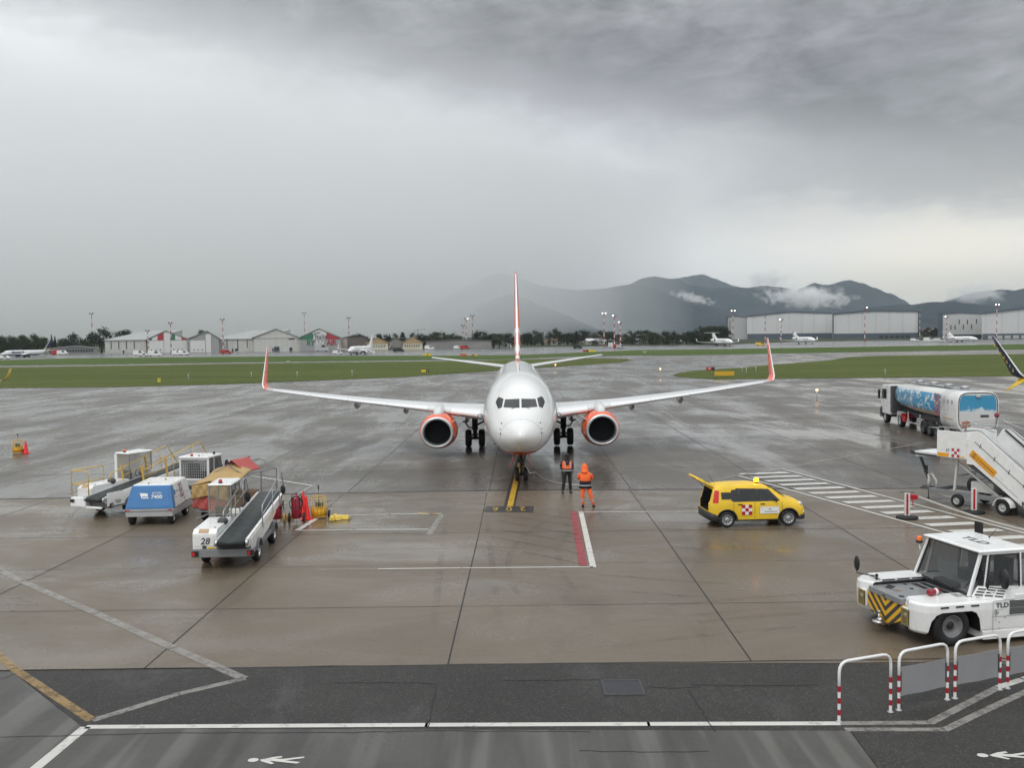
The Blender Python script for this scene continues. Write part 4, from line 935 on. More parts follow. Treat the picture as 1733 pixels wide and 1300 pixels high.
def build_tug(name, label, loc, hd, full=True):
    T = thing(name, label, 'tow tractor', loc, hd, None)
    W = 1.24   # half width
    # body plan outline with big rounded front fenders; origin at front centre, body towards -y
    def fend(z0, z1):
        pts = []
        for k in range(9):
            q = R(90*k/8); pts.append((W-.42+.42*cos(R(90)-q), -.34+.42*sin(R(90)-q)))
        return pts
    out_r = fend(0, 0)                                   # from front corner round to the side
    hull = [(.60, -.06)]+[(x, y) for x, y in out_r]+[(W, -2.30), (W, -5.3), (-W, -5.3), (-W, -2.30)]+[(-x, y) for x, y in out_r[::-1]]+[(-.60, -.06)]
    b = MB()
    # lower skirt .16-.98 , fenders taper slightly upward
    rings = []
    for z, k in ((.30, .965), (.36, .99), (.80, 1.0), (.955, .992), (1.0, .965)): rings.append([V((x*k, (y+2.0)*k-2.0, z)) for x, y in hull])
    b.loft(rings, 0, False); body = b.build('body', white, T)
    cs = []
    for s in (-1, 1):
        c = MB(); c.prism([(-.10, .1), (-.20, .60), (-.30, .74), (-.46, .80), (-1.16, .80), (-1.30, .74), (-1.38, .60), (-1.46, .1)], 'yz', s*.74, s*1.6); cs.append(c)
    c = MB(); c.box(-.56, .56, -1.62, .3, .885, 1.3); cs.append(c)
    cut(body, cs); bb = body.modifiers.new('b', 'BEVEL'); bb.width = .022; bb.segments = 2; bb.limit_method = 'ANGLE'; bb.angle_limit = R(35)
    # grey centre deck
    d = MB(); d.box(-.555, .555, -1.60, .05, .80, .93); d.build('centre_deck', mat('deck_grey', (.23, .235, .24), .35, var=.1, vs=3, coat=.2), T, bevel=.01)
    dv = MB(); vents(dv, .02, .46, -1.42, -.98, .932, 10, 2); vents(dv, -.46, -.06, -1.42, -.98, .932, 9, 2); dv.build('deck_vents', blackp, T, weld=False)
    h = MB(); h.prism([(.16, -.26), (.34, -.52), (.50, -.44), (.30, -.20)], 'xy', .931, .937); h.lathe([(.045, .0), (.045, .012)], (.10, -.75, .93), (0, 0, 1), 14, cap=True); h.lathe([(.06, .0), (.06, .012)], (-.36, -.12, .93), (0, 0, 1), 14, cap=True); h.lathe([(.045, .0), (.045, .012)], (.44, -.85, .93), (0, 0, 1), 14, cap=True); h.box(-.02, .05, .051, .055, .83, .87); h.build('deck_openings', blackp, T, weld=False)
    h = MB(); h.box(-.02, .14, -.40, -.26, .931, .936); h.build('deck_plate', mat('brass_plate', (.24, .17, .12), .4, metal=.3), T)
    # right-hand raised hood (far side)
    hd_ = MB(); hd_.box(.56, 1.05, -1.50, -.30, 1.0, 1.075); hd_.build('hood_lid', white, T, bevel=.012)
    sl = MB(); sl.box(.60, 1.0, -.299, -.292, 1.03, 1.05); 
    for k in range(3): sl.box(.55, .557, -1.46+k*.4, -1.13+k*.4, 1.02, 1.045)
    sl.build('lid_slots', blackp, T, weld=False)
    # front chevron plate with bumper corners, V shaped below
    f = MB(); f.prism([(-.68, .80), (-.68, .50), (-.40, .36), (-.12, .18), (.12, .18), (.40, .36), (.68, .50), (.68, .80)], 'xz', -.12, .02); f.build('chevron_plate', haz, T)
    for s in (-1, 1):
        g_ = MB(); g_.box(s*.745-.13, s*.745+.13, -.14, .075, .40, .80); go = g_.build('bumper_corner', white, T, bevel=.02)
        q = MB(); q.box(s*.745-.115, s*.745+.115, .076, .080, .43, .77); q.build('lamp_recess', blackp, go)
        q = MB()
        for k in range(6): q.bar((s*.745-.10+.04*k, .10, .42), (s*.745-.10+.04*k, .10, .78), .014, .014)
        q.bar((s*.745-.115, .10, .42), (s*.745+.115, .10, .42), .016, .016).bar((s*.745-.115, .10, .78), (s*.745+.115, .10, .78), .016, .016); q.build('lamp_guard', mat('guard_yellow', C(150, 135, 90), .5, var=.2, vs=9), go, weld=False)
        q = MB(); q.lathe([(.005, .02), (.05, .018), (.055, 0)], (s*.745, .081, .64), (0, 1, 0), 16); q.build('headlight', lampw, go)
        q = MB(); q.box(s*.876-.004, s*.876+.004, -.06, .03, .48, .60); q.build('side_lamp', amber, go)
        r_ = MB(); r_.box(s*.66-.05, s*.66+.05, -.085, -.07, .87, .96); r_.build('rear_lamp_red', redlight, T)
        # slots along the fender
        r_ = MB()
        for k in range(3): r_.box(s*(W+.001)-.004, s*(W+.001)+.004, -1.36+k*.38, -1.16+k*.38, .895, .93)
        r_.build('fender_slots', blackp, T, weld=False)
    hk = MB(); hk.tube([(-.05, .10, .33), (-.05, .26, .30)], .05, 10).lathe([(.11, 0), (.13, .02), (.13, .05), (.03, .06)], (-.05, .24, .24), (0, 0, 1), 16, cap=True).tube([(-.05, .22, .22), (-.05, .22, .48)], .022, 8).lathe([(.04, 0), (.04, .05)], (-.05, .22, .48), (0, 0, 1), 12, cap=True); hk.box(-.16, .06, .07, .2, .22, .25); hk.build('tow_hitch', steel, T)
    # cab
    cb = MB()
    zc0, zc1 = .98, 2.03
    rf = [(-.83, -1.72), (.83, -1.72), (.83, -3.02), (-.83, -3.02)]
    r_ = MB(); rg = []
    for z, e in ((1.965, .03), (1.975, .05), (2.005, .05), (2.03, -.02)):
        rg.append([V((sx_*(.83+e), y+sy_*e, z)) for sx_, sy_, y in ((-1, 1, -1.74), (1, 1, -1.74), (1, -1, -3.02), (-1, -1, -3.02))])
    r_.loft(rg, 0, False); r_.build('cab_roof', white, T, bevel=.01)
    P_ = MB(); fr0 = [(-.88, -1.42, .99), (.88, -1.42, .99)]; 
    for s in (-1, 1):
        P_.bar((s*.86, -1.43, .99), (s*.80, -1.80, 1.97), .055, .06)           # A post
        P_.bar((s*.90, -1.78, .99), (s*.82, -1.98, 1.97), .035, .035)
        P_.bar((s*.92, -2.72, .99), (s*.83, -2.78, 1.97), .05, .05)
        P_.bar((s*.92, -3.12, .99), (s*.83, -2.98, 1.97), .055, .05)
        P_.bar((s*.91, -1.46, 1.0), (s*.93, -3.12, 1.0), .05, .06)
        P_.bar((s*.83, -1.80, 1.945), (s*.83, -3.0, 1.945), .04, .05)
    P_.bar((-.83, -1.80, 1.945), (.83, -1.80, 1.945), .04, .05); P_.bar((-.83, -3.0, 1.945), (.83, -3.0, 1.945), .04, .05); P_.build('cab_frame', white, T)
    G_ = MB(); G_.add([(-.82, -1.455, 1.01), (.82, -1.455, 1.01), (.77, -1.80, 1.93), (-.77, -1.80, 1.93)], [(0, 1, 2, 3)]); go = G_.build('windscreen', tugglass, T)
    G_ = MB(); G_.bar((-.82, -1.435, 1.015), (.82, -1.435, 1.015), .03, .05).bar((-.80, -1.445, 1.03), (-.765, -1.79, 1.92), .02, .03).bar((.80, -1.445, 1.03), (.765, -1.79, 1.92), .02, .03).bar((-.78, -1.785, 1.93), (.78, -1.785, 1.93), .02, .03); G_.build('windscreen_seal', blackp, go)
    G_ = MB(); G_.bar((-.35, -1.41, 1.03), (.55, -1.39, 1.10), .02, .03).bar((-.35, -1.41, 1.03), (-.6, -1.43, 1.16), .015, .02); G_.build('wiper', blackp, go)
    for s in (-1, 1):
        G_ = MB(); G_.add([(s*.905, -1.52, 1.04), (s*.905, -1.74, 1.04), (s*.82, -1.93, 1.92), (s*.82, -1.86, 1.92)], [(0, 1, 2, 3)]); G_.build('quarter_window', tugglass, T)
        G_ = MB(); G_.add([(s*.915, -1.83, 1.04), (s*.915, -2.68, 1.04), (s*.825, -2.74, 1.92), (s*.825, -2.02, 1.92)], [(0, 1, 2, 3)]); dg_ = G_.build('door_window', tugglass, T)
        G_ = MB(); G_.bar((s*.922, -1.82, 1.05), (s*.832, -2.0, 1.92), .03, .05).bar((s*.922, -2.70, 1.05), (s*.832, -2.75, 1.92), .03, .05).bar((s*.922, -1.82, 1.05), (s*.922, -2.70, 1.05), .03, .05).bar((s*.832, -2.0, 1.91), (s*.832, -2.75, 1.91), .03, .05); G_.build('window_frame', blackp, dg_)
        G_ = MB(); G_.add([(s*.92, -2.78, 1.04), (s*.92, -3.08, 1.04), (s*.83, -2.95, 1.92), (s*.83, -2.82, 1.92)], [(0, 1, 2, 3)]); G_.build('rear_quarter_window', tugglass, T)
    G_ = MB(); G_.add([(-.85, -3.10, 1.04), (.85, -3.10, 1.04), (.8, -2.99, 1.92), (-.8, -2.99, 1.92)], [(0, 1, 2, 3)]); G_.build('rear_window', tugglass, T)
    I_ = MB(); I_.box(-.75, .75, -3.0, -1.5, .85, .95); I_.box(-.3, .3, -1.72, -1.5, .95, 1.12); I_.build('cab_interior', dkgrey, T)
    S_ = MB(); S_.box(-.62, -.15, -2.75, -2.30, .95, 1.22).box(-.62, -.15, -2.85, -2.72, 1.1, 1.72); S_.box(.15, .62, -2.75, -2.30, .95, 1.22).box(.15, .62, -2.85, -2.72, 1.1, 1.72); S_.build('seats', dkgrey, T, bevel=.03)
    Q_ = MB(); Q_.box(.0, .62, -1.90, -1.875, 1.16, 1.52); Q_.build('instrument_panel', ltgrey, T)
    st_ = MB(); st_.tube([V((-.40+.17*cos(q), -1.98+.08*sin(q), 1.30+.15*sin(q))) for q in [k*pi/10 for k in range(21)]], .013, 6, cap=False); st_.bar((-.40, -1.98, 1.30), (-.40, -1.75, 1.05), .03, .03); st_.build('steering_wheel', blackp, T)
    # rear bodywork
    rb = MB(); rb.box(-W+.02, W-.02, -5.25, -3.16, 1.0, 1.12).box(-W+.02, -.55, -3.16, -2.3, 1.0, 1.10, ) ; rb.build('rear_deck', white, T, bevel=.02)
    ds = MB()
    for k in range(12): ds.bar((-W+.10, -2.3-k*.2, 1.13), (-W+.26, -2.3-k*.2, 1.135), .05, .012)
    ds.build('deck_louvres', offwhite, T, weld=False)
    # near side louvred shoulder between fender and cab
    sh = MB(); sh.add([(-W+.02, -2.02, 1.00), (-.90, -1.46, 1.00), (-.92, -1.60, 1.24), (-W+.05, -2.14, 1.20), (-W+.02, -3.2, 1.0), (-.90, -3.2, 1.0), (-.90, -3.2, 1.14), (-W+.05, -3.2, 1.12)], [(0, 1, 2, 3), (0, 3, 7, 4), (3, 2, 6, 7), (1, 5, 6, 2), (4, 7, 6, 5), (0, 4, 5, 1)]); sh.build('louvred_shoulder', white, T)
    lv = MB(); A, B_, Cc, D_ = V((-W+.03, -2.005, 1.015)), V((-.92, -1.49, 1.015)), V((-.94, -1.60, 1.215)), V((-W+.06, -2.115, 1.185)); nn = (B_-A).cross(D_-A).normalized()*.006
    if nn.y < 0: nn = -nn
    for i in range(3):
        for k in range(3):
            u0, u1, w0, w1 = i/3+.03, (i+1)/3-.03, k/3+.10, (k+1)/3-.08
            def bl(u, w): return A*(1-u)*(1-w)+B_*u*(1-w)+Cc*u*w+D_*(1-u)*w+nn
            lv.poly([bl(u0, w0), bl(u1, w0), bl(u1, w1), bl(u0, w1)])
    lv.build('louvres', blackp, T, weld=False)
    fv = MB(); 
    for k in range(3): vents(fv, -.86-.075*k, -.64-.075*k, -1.30-k*.20, -1.12-k*.20, 1.003, 9, 2)
    fv.build('fender_vents', midgrey, T, weld=False)
    # side doors and grille
    n0 = len(bpy.data.objects); before = set(bpy.data.objects)
    for s in (-1,):
        X = s*(W+.001)
        sd2 = MB(); sd2.box(X-.002, X+.006 if s > 0 else X+.002, -2.30, -2.292, .30, .98).box(X-.003, X+.003, -2.85, -2.32, .975, .985).box(X-.003, X+.003, -5.2, -2.30, .625, .631).box(X-.003, X+.003, -2.55, -2.32, .78, .786); sd2.build('panel_seams', midgrey, T, weld=False)
        gr = MB(); gr.box(X-.004, X+.004, -3.25, -2.72, .82, .97).box(X-.004, X+.004, -3.25, -2.72, .66, .80)
        go = gr.build('side_grille', blackp, T)
        gm = MB()
        for k in range(19): gm.bar((X-.006, -2.72-.029*k, .66), (X-.006, -2.72-.029*k, .97), .008, .003)
        for k in range(11): gm.bar((X-.007, -2.72, .66+.031*k), (X-.007, -3.25, .66+.031*k), .003, .008)
        gm.build('grille_mesh', midgrey, go, weld=False)
        sk = MB(); sk.box(-W, W, -5.25, -2.05, .12, .31); sk.build('lower_skirt', white, T, bevel=.012)
        mk_ = MB()
        for q in ((-2.36, .56), (-2.45, .50), (-2.45, .36), (-2.60, .60)): mk_.lathe([(.012, 0), (.012, .005)], (X-.003, q[0], q[1]), (-1, 0, 0), 8, cap=True)
        mk_.build('bolts', dkgrey, T, weld=False)
        em = MB()
        for q in range(3): em.tube([V((X-.004, -2.38+cos(2.1*q+1)*.03+cos(a)*.028, .72+sin(2.1*q+1)*.03+sin(a)*.028)) for a in [k*pi/6 for k in range(13)]], .005, 4, cap=False)
        em.build('round_emblem', mat('emblem_green', (.10, .16, .13), .5), T)
        txt('maker_lettering', 'TLD', .155, (X-.006, -2.53, .875), (0, -1, 0), (0, 0, 1), dkgrey, T, bold=.002, sx=1.15)
    for o_ in set(bpy.data.objects)-before:
        if o_.parent == T: o_.location.y += .58
    txt('roof_lettering', 'TLD', .34, (-.02, -2.35, 2.034), (-1, 0, 0), (0, -1, 0), dkgrey, T, bold=.004, sx=1.2)
    # wheels
    for y in (-.74, -3.9):
        for s in (-1, 1): wheel(T, s*(W-.20), y, .46, .30, .56, rimgrey, s, dish=.6)
    for s in (-1, 1):
        hb = MB(); hb.lathe([(.10, 0), (.10, .05), (.06, .07), (.005, .07)], (s*(W-.18), -.74, .46), (s, 0, 0), 14); hb.build('hub', blackp, T)
    # mirrors
    m1 = MB(); m1.tube([(.72, -.30, 1.02), (.72, -.30, 1.10), (.72, -.12, 1.12), (.98, .05, 1.12), (.98, .05, 1.2)], .014, 6); m1.bar((.72, -.3, 1.0), (.72, -.3, 1.14), .05, .04); mo = m1.build('mirror_arm', blackp, T)
    m2 = MB(); m2.sphere((.98, .05, 1.36), .19, 0, 12, 8, (.5, .22, 1)); m2.build('mirror_head', blackp, mo)
    m1 = MB(); m1.tube([(-.98, -1.80, 1.20), (-1.12, -1.72, 1.26), (-1.24, -1.95, 1.24)], .013, 6); m1.bar((-1.0, -1.78, 1.12), (-1.0, -1.78, 1.32), .05, .05); mo = m1.build('mirror_arm', blackp, T)
    m2 = MB(); m2.sphere((-1.24, -2.0, 1.46), .235, 0, 12, 8, (.55, .32, 1)); m2.build('mirror_head', blackp, mo)
    # rear mirror + beacon
    b_ = MB(); b_.tube([(.86, -1.60, 1.62), (.90, -1.60, 1.80)], .016, 8); b_.build('beacon_post', white, T); beacon(T, .90, -1.60, 1.80, r=.065, h=.17)
    b_ = MB(); b_.tube([(.5, -3.1, 1.9), (.8, -3.22, 2.0)], .014, 6); b_.box(.74, .95, -3.26, -3.20, 1.9, 2.25); b_.build('rear_mirror', blackp, T)
    b_ = MB(); b_.tube([(0.0, -2.75, 2.07), (0.0, -2.95, 2.28)], .006, 5).lathe([(.02, 0), (.02, .03)], (0, -2.75, 2.07), (0, 0, 1), 8, cap=True); b_.build('aerial', blackp, T)
    T.scale = (1.18, 1, 1)
    return T
tugglass = mat('cab_glass', (.03, .035, .037), .04, spec=.8); tugglass.node_tree.nodes['Principled BSDF'].inputs['Alpha'].default_value = .62
TUG_HD = R(102)
fc = V((8.72, 22.62, 0))
build_tug('tow_tractor', 'white pushback tow tractor with yellow chevron nose, standing just behind the railings', tuple(fc), TUG_HD)
# ================================================================ NEAR EQUIPMENT
# ---- railings
def railing(xa, ya, xb, yb, label, panel=True):
    a, b = V((xa, ya, 0)), V((xb, yb, 0)); L = (b-a).length; ang = atan2(b.y-a.y, b.x-a.x)
    T = thing('railing', label, 'railing', tuple(a), ang, 'white tubular railings along the walkway')
    h = 1.10; mb = MB(); rail(mb, [(0, 0, .50), (0, 0, h), (L, 0, h), (L, 0, .50)], .028, n=12, rad=.20); mb.build('top_bar', white, T)
    for x in (0, L):
        for k in range(7):
            z0 = .03+k*.098 if k else 0.0; z1 = .03+(k+1)*.098
            if k == 6: z1 = .66
            if k >= 5: continue
        p = MB(); zz = [0, .15, .235, .345, .43, .52+.0, .62, .69]
        zs = [0.0, .13, .235, .345, .45, .56, .665, .70]
        for k in range(6): p.tube([(x, 0, zs[k]), (x, 0, zs[k+1])], .0285 if k % 2 else .0282, 12, k % 2)
        p.build('post', [white, railred], T, weld=False)
        f = MB(); f.lathe([(.06, 0), (.06, .012), (.03, .02)], (x, 0, 0), (0, 0, 1), 14, cap=True); f.build('post_foot', galv, T)
    if panel:
        p = MB(); n = 10; rg = []
        for i in range(n+1):
            x = .05+(L-.10)*i/n; rg.append([V((x, .006+.012*sin(i*.9), .26)), V((x, -.004+.012*sin(i*.9), .26)), V((x, -.004+.01*sin(i*.7+1), .80)), V((x, .006+.01*sin(i*.7+1), .80))])
        p.loft(rg, 0, False); p.build('grey_sheet', mat('grey_sheet', (.27, .27, .275), .5, var=.05, vs=2), T)
        for x in (.04, L-.04):
            q = MB(); q.box(x-.012, x+.012, -.014, .014, .36, .72); q.build('clamp_strip', dkgrey, T)
railred = mat('reflective_red', C(165, 30, 45), .4, var=.08)
bars = [(1420, 1223, 1507, 1206), (1521, 1203, 1603, 1185), (1616, 1183, 1692, 1168), (1705, 1166, 1783, 1149)]
labs = ['open white railing without a grey sheet, leftmost of the four', 'railing with a grey sheet, second from the left, in front of the tractor nose', 'railing with a grey sheet in front of the tractor wheel', 'railing with a grey sheet cut by the right edge']
for (a, b, c, d), lb in zip(bars, labs):
    p, q = at(a, b), at(c, d); railing(p.x, p.y, q.x, q.y, lb, lb[0] == 'r')

# ---- retractable belt posts
def belt_post(px_, py_, label, head, red_side):
    p = at(px_, py_); T = thing('barrier_post', label, 'barrier post', tuple(p), R(-15), 'barrier posts beside the hatched path')
    b = MB(); b.lathe([(.30, 0), (.33, .03), (.31, .09), (.12, .12), (.05, .13)], (0, 0, 0), (0, 0, 1), 20, cap=True); b.xf(Matrix.Scale(1.25, 4, (1, 0, 0))); b.build('base', black, T)
    b = MB(); b.box(-.10, .10, -.07, .07, .12, .98); b.build('column', offwhite, T, bevel=.012)
    b = MB(); b.box(-.035, .035, -.078, -.071, .16, .95); b.build('red_stripe', red, T)
    if head:
        b = MB(); b.box(.10, .36, -.08, .08, .74, .92); b.build('belt_cassette', red, T, bevel=.02); b = MB(); b.box(-.26, .25, -.02, .02, .985, 1.01); b.build('top_hook', dkgrey, T); b = MB(); b.bar((.2, 0, .74), (.2, 0, .5), .03, .03); b.build('strap_end', red, T)
    return p
pA = belt_post(1535, 878, 'post with a red belt cassette, standing on the hatched path', True, 1)
pB = belt_post(1648, 869, 'red and white post on a black foot in front of the boarding stairs', False, 1)
tb = MB(); a = V((pA.x+.36, pA.y-.05, .86)); pts = [a]; e = atY(1800, 912, 30.2)
for k in range(1, 13): t = k/12; q = a*(1-t)+e*t; q.z -= .12*sin(pi*t); pts.append(q)
for i in range(12): tb.bar(pts[i], pts[i+1], .012, .06)
tag(tb.build('barrier_tape', offwhite), 'thin white tape stretched from the red cassette across the hatched path', 'tape')

# ---- belt loader: y forward (towards the aircraft), belt on the right, cab on the left
def belt_loader(name, label, loc, hd, kind, group='belt loaders'):
    T = thing(name, label, 'belt loader', loc, hd, group)
    y0, y1 = 0, 5.6
    white_ = white
    ch = MB(); ch.box(-.92, .92, .02, .16, .38, .62).box(-.85, -.70, .16, 4.6, .40, .55).box(.70, .85, .16, 4.6, .40, .55).box(-.70, .70, 1.2, 1.35, .40, .52).box(-.70, .70, 3.4, 3.6, .40, .52); ch.build('chassis', midgrey, T, bevel=.01)
    for s in (-1, 1):
        tl = MB(); tl.box(s*.84-.10, s*.84+.10, -.02, .018, .42, .58); to = tl.build('tail_lamp_box', blackp, T)
        q = MB(); q.box(s*.84-.085, s*.84-.005, -.03, -.021, .44, .56); q.build('red_lens', redlight, to)
    for y in (1.15, 3.85):
        for s in (-1, 1):
            wheel(T, s*.78, y, .33, .22, .6, steel, s, dish=.5)
            fd = MB(); fd.loft([[V((s*.66, y+cos(q)*r_, .33+sin(q)*r_)) for r_ in (.38, .40)]+[V((s*.93, y+cos(q)*r_, .33+sin(q)*r_)) for r_ in (.40, .38)] for q in [R(10)+k*R(160)/12 for k in range(13)]], 0, False, True); fd.build('mudguard', mat('mudguard_grey', (.14, .145, .15), .5, var=.1), T)
    # belt boom
    def bz(y): return zb0+(zb1-zb0)*(y-(-.25))/(LB)
    zb0, zb1, LB = (.86, 1.32, 6.6) if kind == 'low' else (.74, 1.62, 6.4)
    bx0, bx1 = -.08, .72
    A = V((0, -.25, zb0)); B_ = V((0, -.25+LB, zb1)); d = (B_-A).normalized(); up = V((0, -d.z, d.y))
    def bp(x, s_, h): return V((x, A.y, A.z))+d*s_+up*h
    bl = MB(); Ls = (B_-A).length; n = 8; rg = []
    prof = []
    for k in range(n+1): q = pi/2+pi*k/n; prof.append((cos(q)*.09, sin(q)*.09))
    for k in range(n+1): q = -pi/2+pi*k/n; prof.append((Ls+cos(q)*.09, sin(q)*.09))
    bl.loft([[bp(x, s_, h) for s_, h in prof] for x in (bx0, bx1)], 0, True, True); bl.build('conveyor_belt', beltm, T)
    for x0, x1, nm in ((bx0-.10, bx0-.012, 'side_rail'), (bx1+.012, bx1+.10, 'side_rail')):
        sr = MB(); sr.loft([[bp(x0, s_, -.16), bp(x1, s_, -.16), bp(x1, s_, .10), bp(x0, s_, .10)] for s_ in (.10, Ls-.05)], 0, False); sr.build(nm, ltgrey if x0 < 0 else white, T)
        rl = MB(); rl.tube([bp(x0-.005, .04, 0), bp(x1+.005, .04, 0)], .10, 16); rl.build('end_roller_cap', steel, T)
    pn = MB(); x0 = bx1+.105
    pn.loft([[bp(x0, s_, -l_), bp(x0+.02, s_, -l_), bp(x0+.02, s_, .02), bp(x0, s_, .02)] for s_, l_ in ((.35, .30), (.9, .46), (3.2, .40), (4.6, .2))], 0, False); pn.build('side_panel', white, T)
    bm2 = MB(); bm2.bar((.1, 3.6, .5), bp(.1, 4.9, -.12), .08, .08).bar((.6, 3.6, .5), bp(.6, 4.9, -.12), .08, .08).bar((.35, 2.6, .45), bp(.35, 4.2, -.12), .09, .09); bm2.build('lift_arms', steel, T)
    # engine housing / body on the left
    eb = MB(); hx0, hx1 = -.93, -.20
    hz = 1.22
    eb.loft([[V((hx0, y, z)) if i in (0, 3) else V((hx1, y, z)) for i, z in enumerate((za, za, zt, zt))] for y, za, zt in ((.10, .62, 1.10), (.28, .62, hz), (2.15, .62, hz+.03), (2.2, .62, hz))], 0, False); eb.build('engine_housing', white, T, bevel=.02)
    lid = MB(); lid.box(hx0+.06, hx1-.08, .085, .098, .72, 1.04); lid.build('rear_hatch', white, T)
    gl = MB(); gl.prism([(.115, 1.125), (.125, 1.135), (.255, 1.222), (.243, 1.212)], 'yz', hx0+.18, hx1-.25); gl.build('reflector_plate', mat('amber_plate', (.45, .30, .18), .3), T)
    sm = MB(); sm.lathe([(.02, 0), (.02, .02)], (hx0+.12, 2.0, hz+.01), (0, 0, 1), 8, cap=True).lathe([(.02, 0), (.02, .02)], (hx1-.12, 2.0, hz+.01), (0, 0, 1), 8, cap=True); sm.lathe([(.03, 0), (.03, .02)], (hx1-.12, .45, hz), (0, 0, 1), 8, cap=True); sm.box(hx0+.30, hx0+.42, .078, .085, .64, .74); sm.build('hatch_fittings', dkgrey, T, weld=False)
    ag = MB(); ag.box(hx0+.46, hx0+.66, .078, .086, .64, .69); ag.build('yellow_label', yellow, T)
    sc = MB(); sc.sphere((hx1-.08, 1.30, hz+.04), .17, 0, 14, 8, (1, 1, .8)); sc.build('air_filter', dkgrey, T)
    # operator canopy
    cx0, cx1, cy0, cy1, cz = -.93, -.22, 2.25, 3.55, 2.28
    cr_ = MB(); cr_.box(cx0-.03, cx1+.05, cy0-.05, cy1+.05, cz, cz+.05, 0, tx=.04, ty=.04); cr_.build('canopy_roof', white, T, bevel=.01)
    cp = MB()
    for x, y in ((cx0, cy0), (cx1, cy0), (cx0, cy1), (cx1, cy1)): cp.bar((x, y, .6), (x, y, cz), .035, .035)
    cp.bar((cx0, cy0, 1.3), (cx1, cy0, 1.3), .03, .03).bar((cx0, cy1, 1.3), (cx1, cy1, 1.3), .03, .03); cp.build('canopy_frame', midgrey, T)
    cg = MB(); cg.add([(cx0, cy0, 1.3), (cx1, cy0, 1.3), (cx1, cy0, cz), (cx0, cy0, cz)], [(0, 1, 2, 3)]); cg.add([(cx0, cy0, 1.3), (cx0, cy1, 1.3), (cx0, cy1, cz), (cx0, cy0, cz)], [(0, 1, 2, 3)]); cg.add([(cx0, cy1, 1.3), (cx1, cy1, 1.3), (cx1, cy1, cz), (cx0, cy1, cz)], [(0, 1, 2, 3)]); cg.build('canopy_panes', canopyglass, T)
    se = MB(); se.box(-.78, -.34, 2.5, 2.9, .95, 1.10).box(-.78, -.34, 2.42, 2.52, 1.1, 1.55).box(-.9, -.25, 2.2, 4.5, .56, .66); se.build('seat', dkgrey, T, bevel=.03)
    da = MB(); da.box(-.9, -.24, 3.5, 4.75, .66, 1.12); da.build('front_housing', white, T, bevel=.03)
    stw = MB(); stw.tube([V((-.56+.17*cos(q), 3.15+.08*sin(q), 1.38+.15*sin(q))) for q in [k*pi/10 for k in range(21)]], .014, 6, cap=False); stw.bar((-.56, 3.15, 1.38), (-.56, 3.45, 1.1), .03, .03); stw.build('steering_wheel', blackp, T)
    beacon(T, (cx0+cx1)/2-.0, cy0+.12, cz+.05, redlight if kind == 'low' else amber, r=.06, h=.13)
    # handrails on both sides of the belt
    rc = galv if kind == 'low' else railyel
    for x, s_a, s_b in ((bx0-.16, 1.5, 5.0), (bx1+.13, 2.2, 5.9)):
        hr = MB(); rail(hr, [bp(x, s_a, -.1), bp(x, s_a, .62), bp(x, s_b, 1.0), bp(x, s_b+.55, .0)], .02, n=8, rad=.15); rail(hr, [bp(x, s_a, .32), bp(x, s_b+.2, .55)], .014)
        hr.tube([bp(x, (s_a+s_b)/2, -.1), bp(x, (s_a+s_b)/2, .80)], .014, 6).tube([bp(x, s_b-.5, -.1), bp(x, s_b-.5, .92)], .014, 6); hr.build('handrail', rc, T)
    if kind == 'low':
        mr = MB(); mr.tube([(-.15, 3.5, 1.3), (.0, 3.65, 1.55)], .015, 6).sphere((.02, 3.7, 1.65), .17, 0, 12, 8, (.6, .3, 1.15)); mr.build('mirror', blackp, T)
        mr = MB(); mr.tube([bp(bx1+.2, 5.2, 0), bp(bx1+.22, 5.4, .25)], .015, 6).sphere(bp(bx1+.24, 5.5, .4), .15, 0, 12, 8, (.6, .3, 1.15)); mr.build('mirror', blackp, T)
        txt('fleet_number', '28', .28, (hx0+.38, .080, .86), (1, 0, 0), (0, 0, 1), dkgrey, T, shear=.2, bold=.006, depth=.001)
    return T, bp, bx0, bx1
beltm = mat('belt_rubber', (.020, .027, .028), .45, var=.12, vs=3)
canopyglass = mat('scratched_perspex', (.30, .29, .23), .25, var=.1); canopyglass.node_tree.nodes['Principled BSDF'].inputs['Alpha'].default_value = .35
belt_loader('belt_loader', 'white belt loader numbered 28, nearest of the left-hand vehicles, its dark belt facing the camera', (-8.93, 29.62, 0), R(3.5), 'low')
T2, bp, bx0, bx1 = belt_loader('belt_loader', 'belt loader with yellow handrails, leftmost vehicle beyond the blue power unit', (-16.9, 38.95, 0), R(-22), 'high')
# extra yellow guard cage and nose cowl on the second loader
q = MB(); 
for pts in ([(-1.0, -.1, .75), (-1.0, -.1, 1.85), (-.12, -.1, 1.85), (-.12, -.1, .75)], [(-1.0, -.1, 1.3), (-.12, -.1, 1.3)], [(-1.0, -.1, 1.85), (-1.0, 1.6, 1.85), (-1.0, 1.6, .75)], [(-1.0, -.1, 1.3), (-1.0, 1.6, 1.3)]): rail(q, pts, .021, rad=.15)
q.build('guard_rail', railyel, T2)
for s_, x in ((2.2, bx0-.16), (3.6, bx0-.16), (2.2, bx1+.14), (3.6, bx1+.14)): q = MB(); q.bar(bp(x, s_, -.1), bp(x, s_, .85), .09, .03); q.build('rail_stanchion', railyel, T2)
q = MB(); q.box(-.93, -.12, -.30, .0, .42, .80, ty=.05).box(.0, .80, -.42, -.30, .40, .50); q.build('nose_cowl', white, T2, bevel=.04)
q = MB(); q.box(-.90, -.70, -.31, -.29, .60, .72); q.build('headlight', blackp, T2)
q = MB(); q.box(.845, .875, .55, .80, .48, .95).box(.845, .86, 1.5, 3.3, .50, .82); q.build('side_board', white, T2)
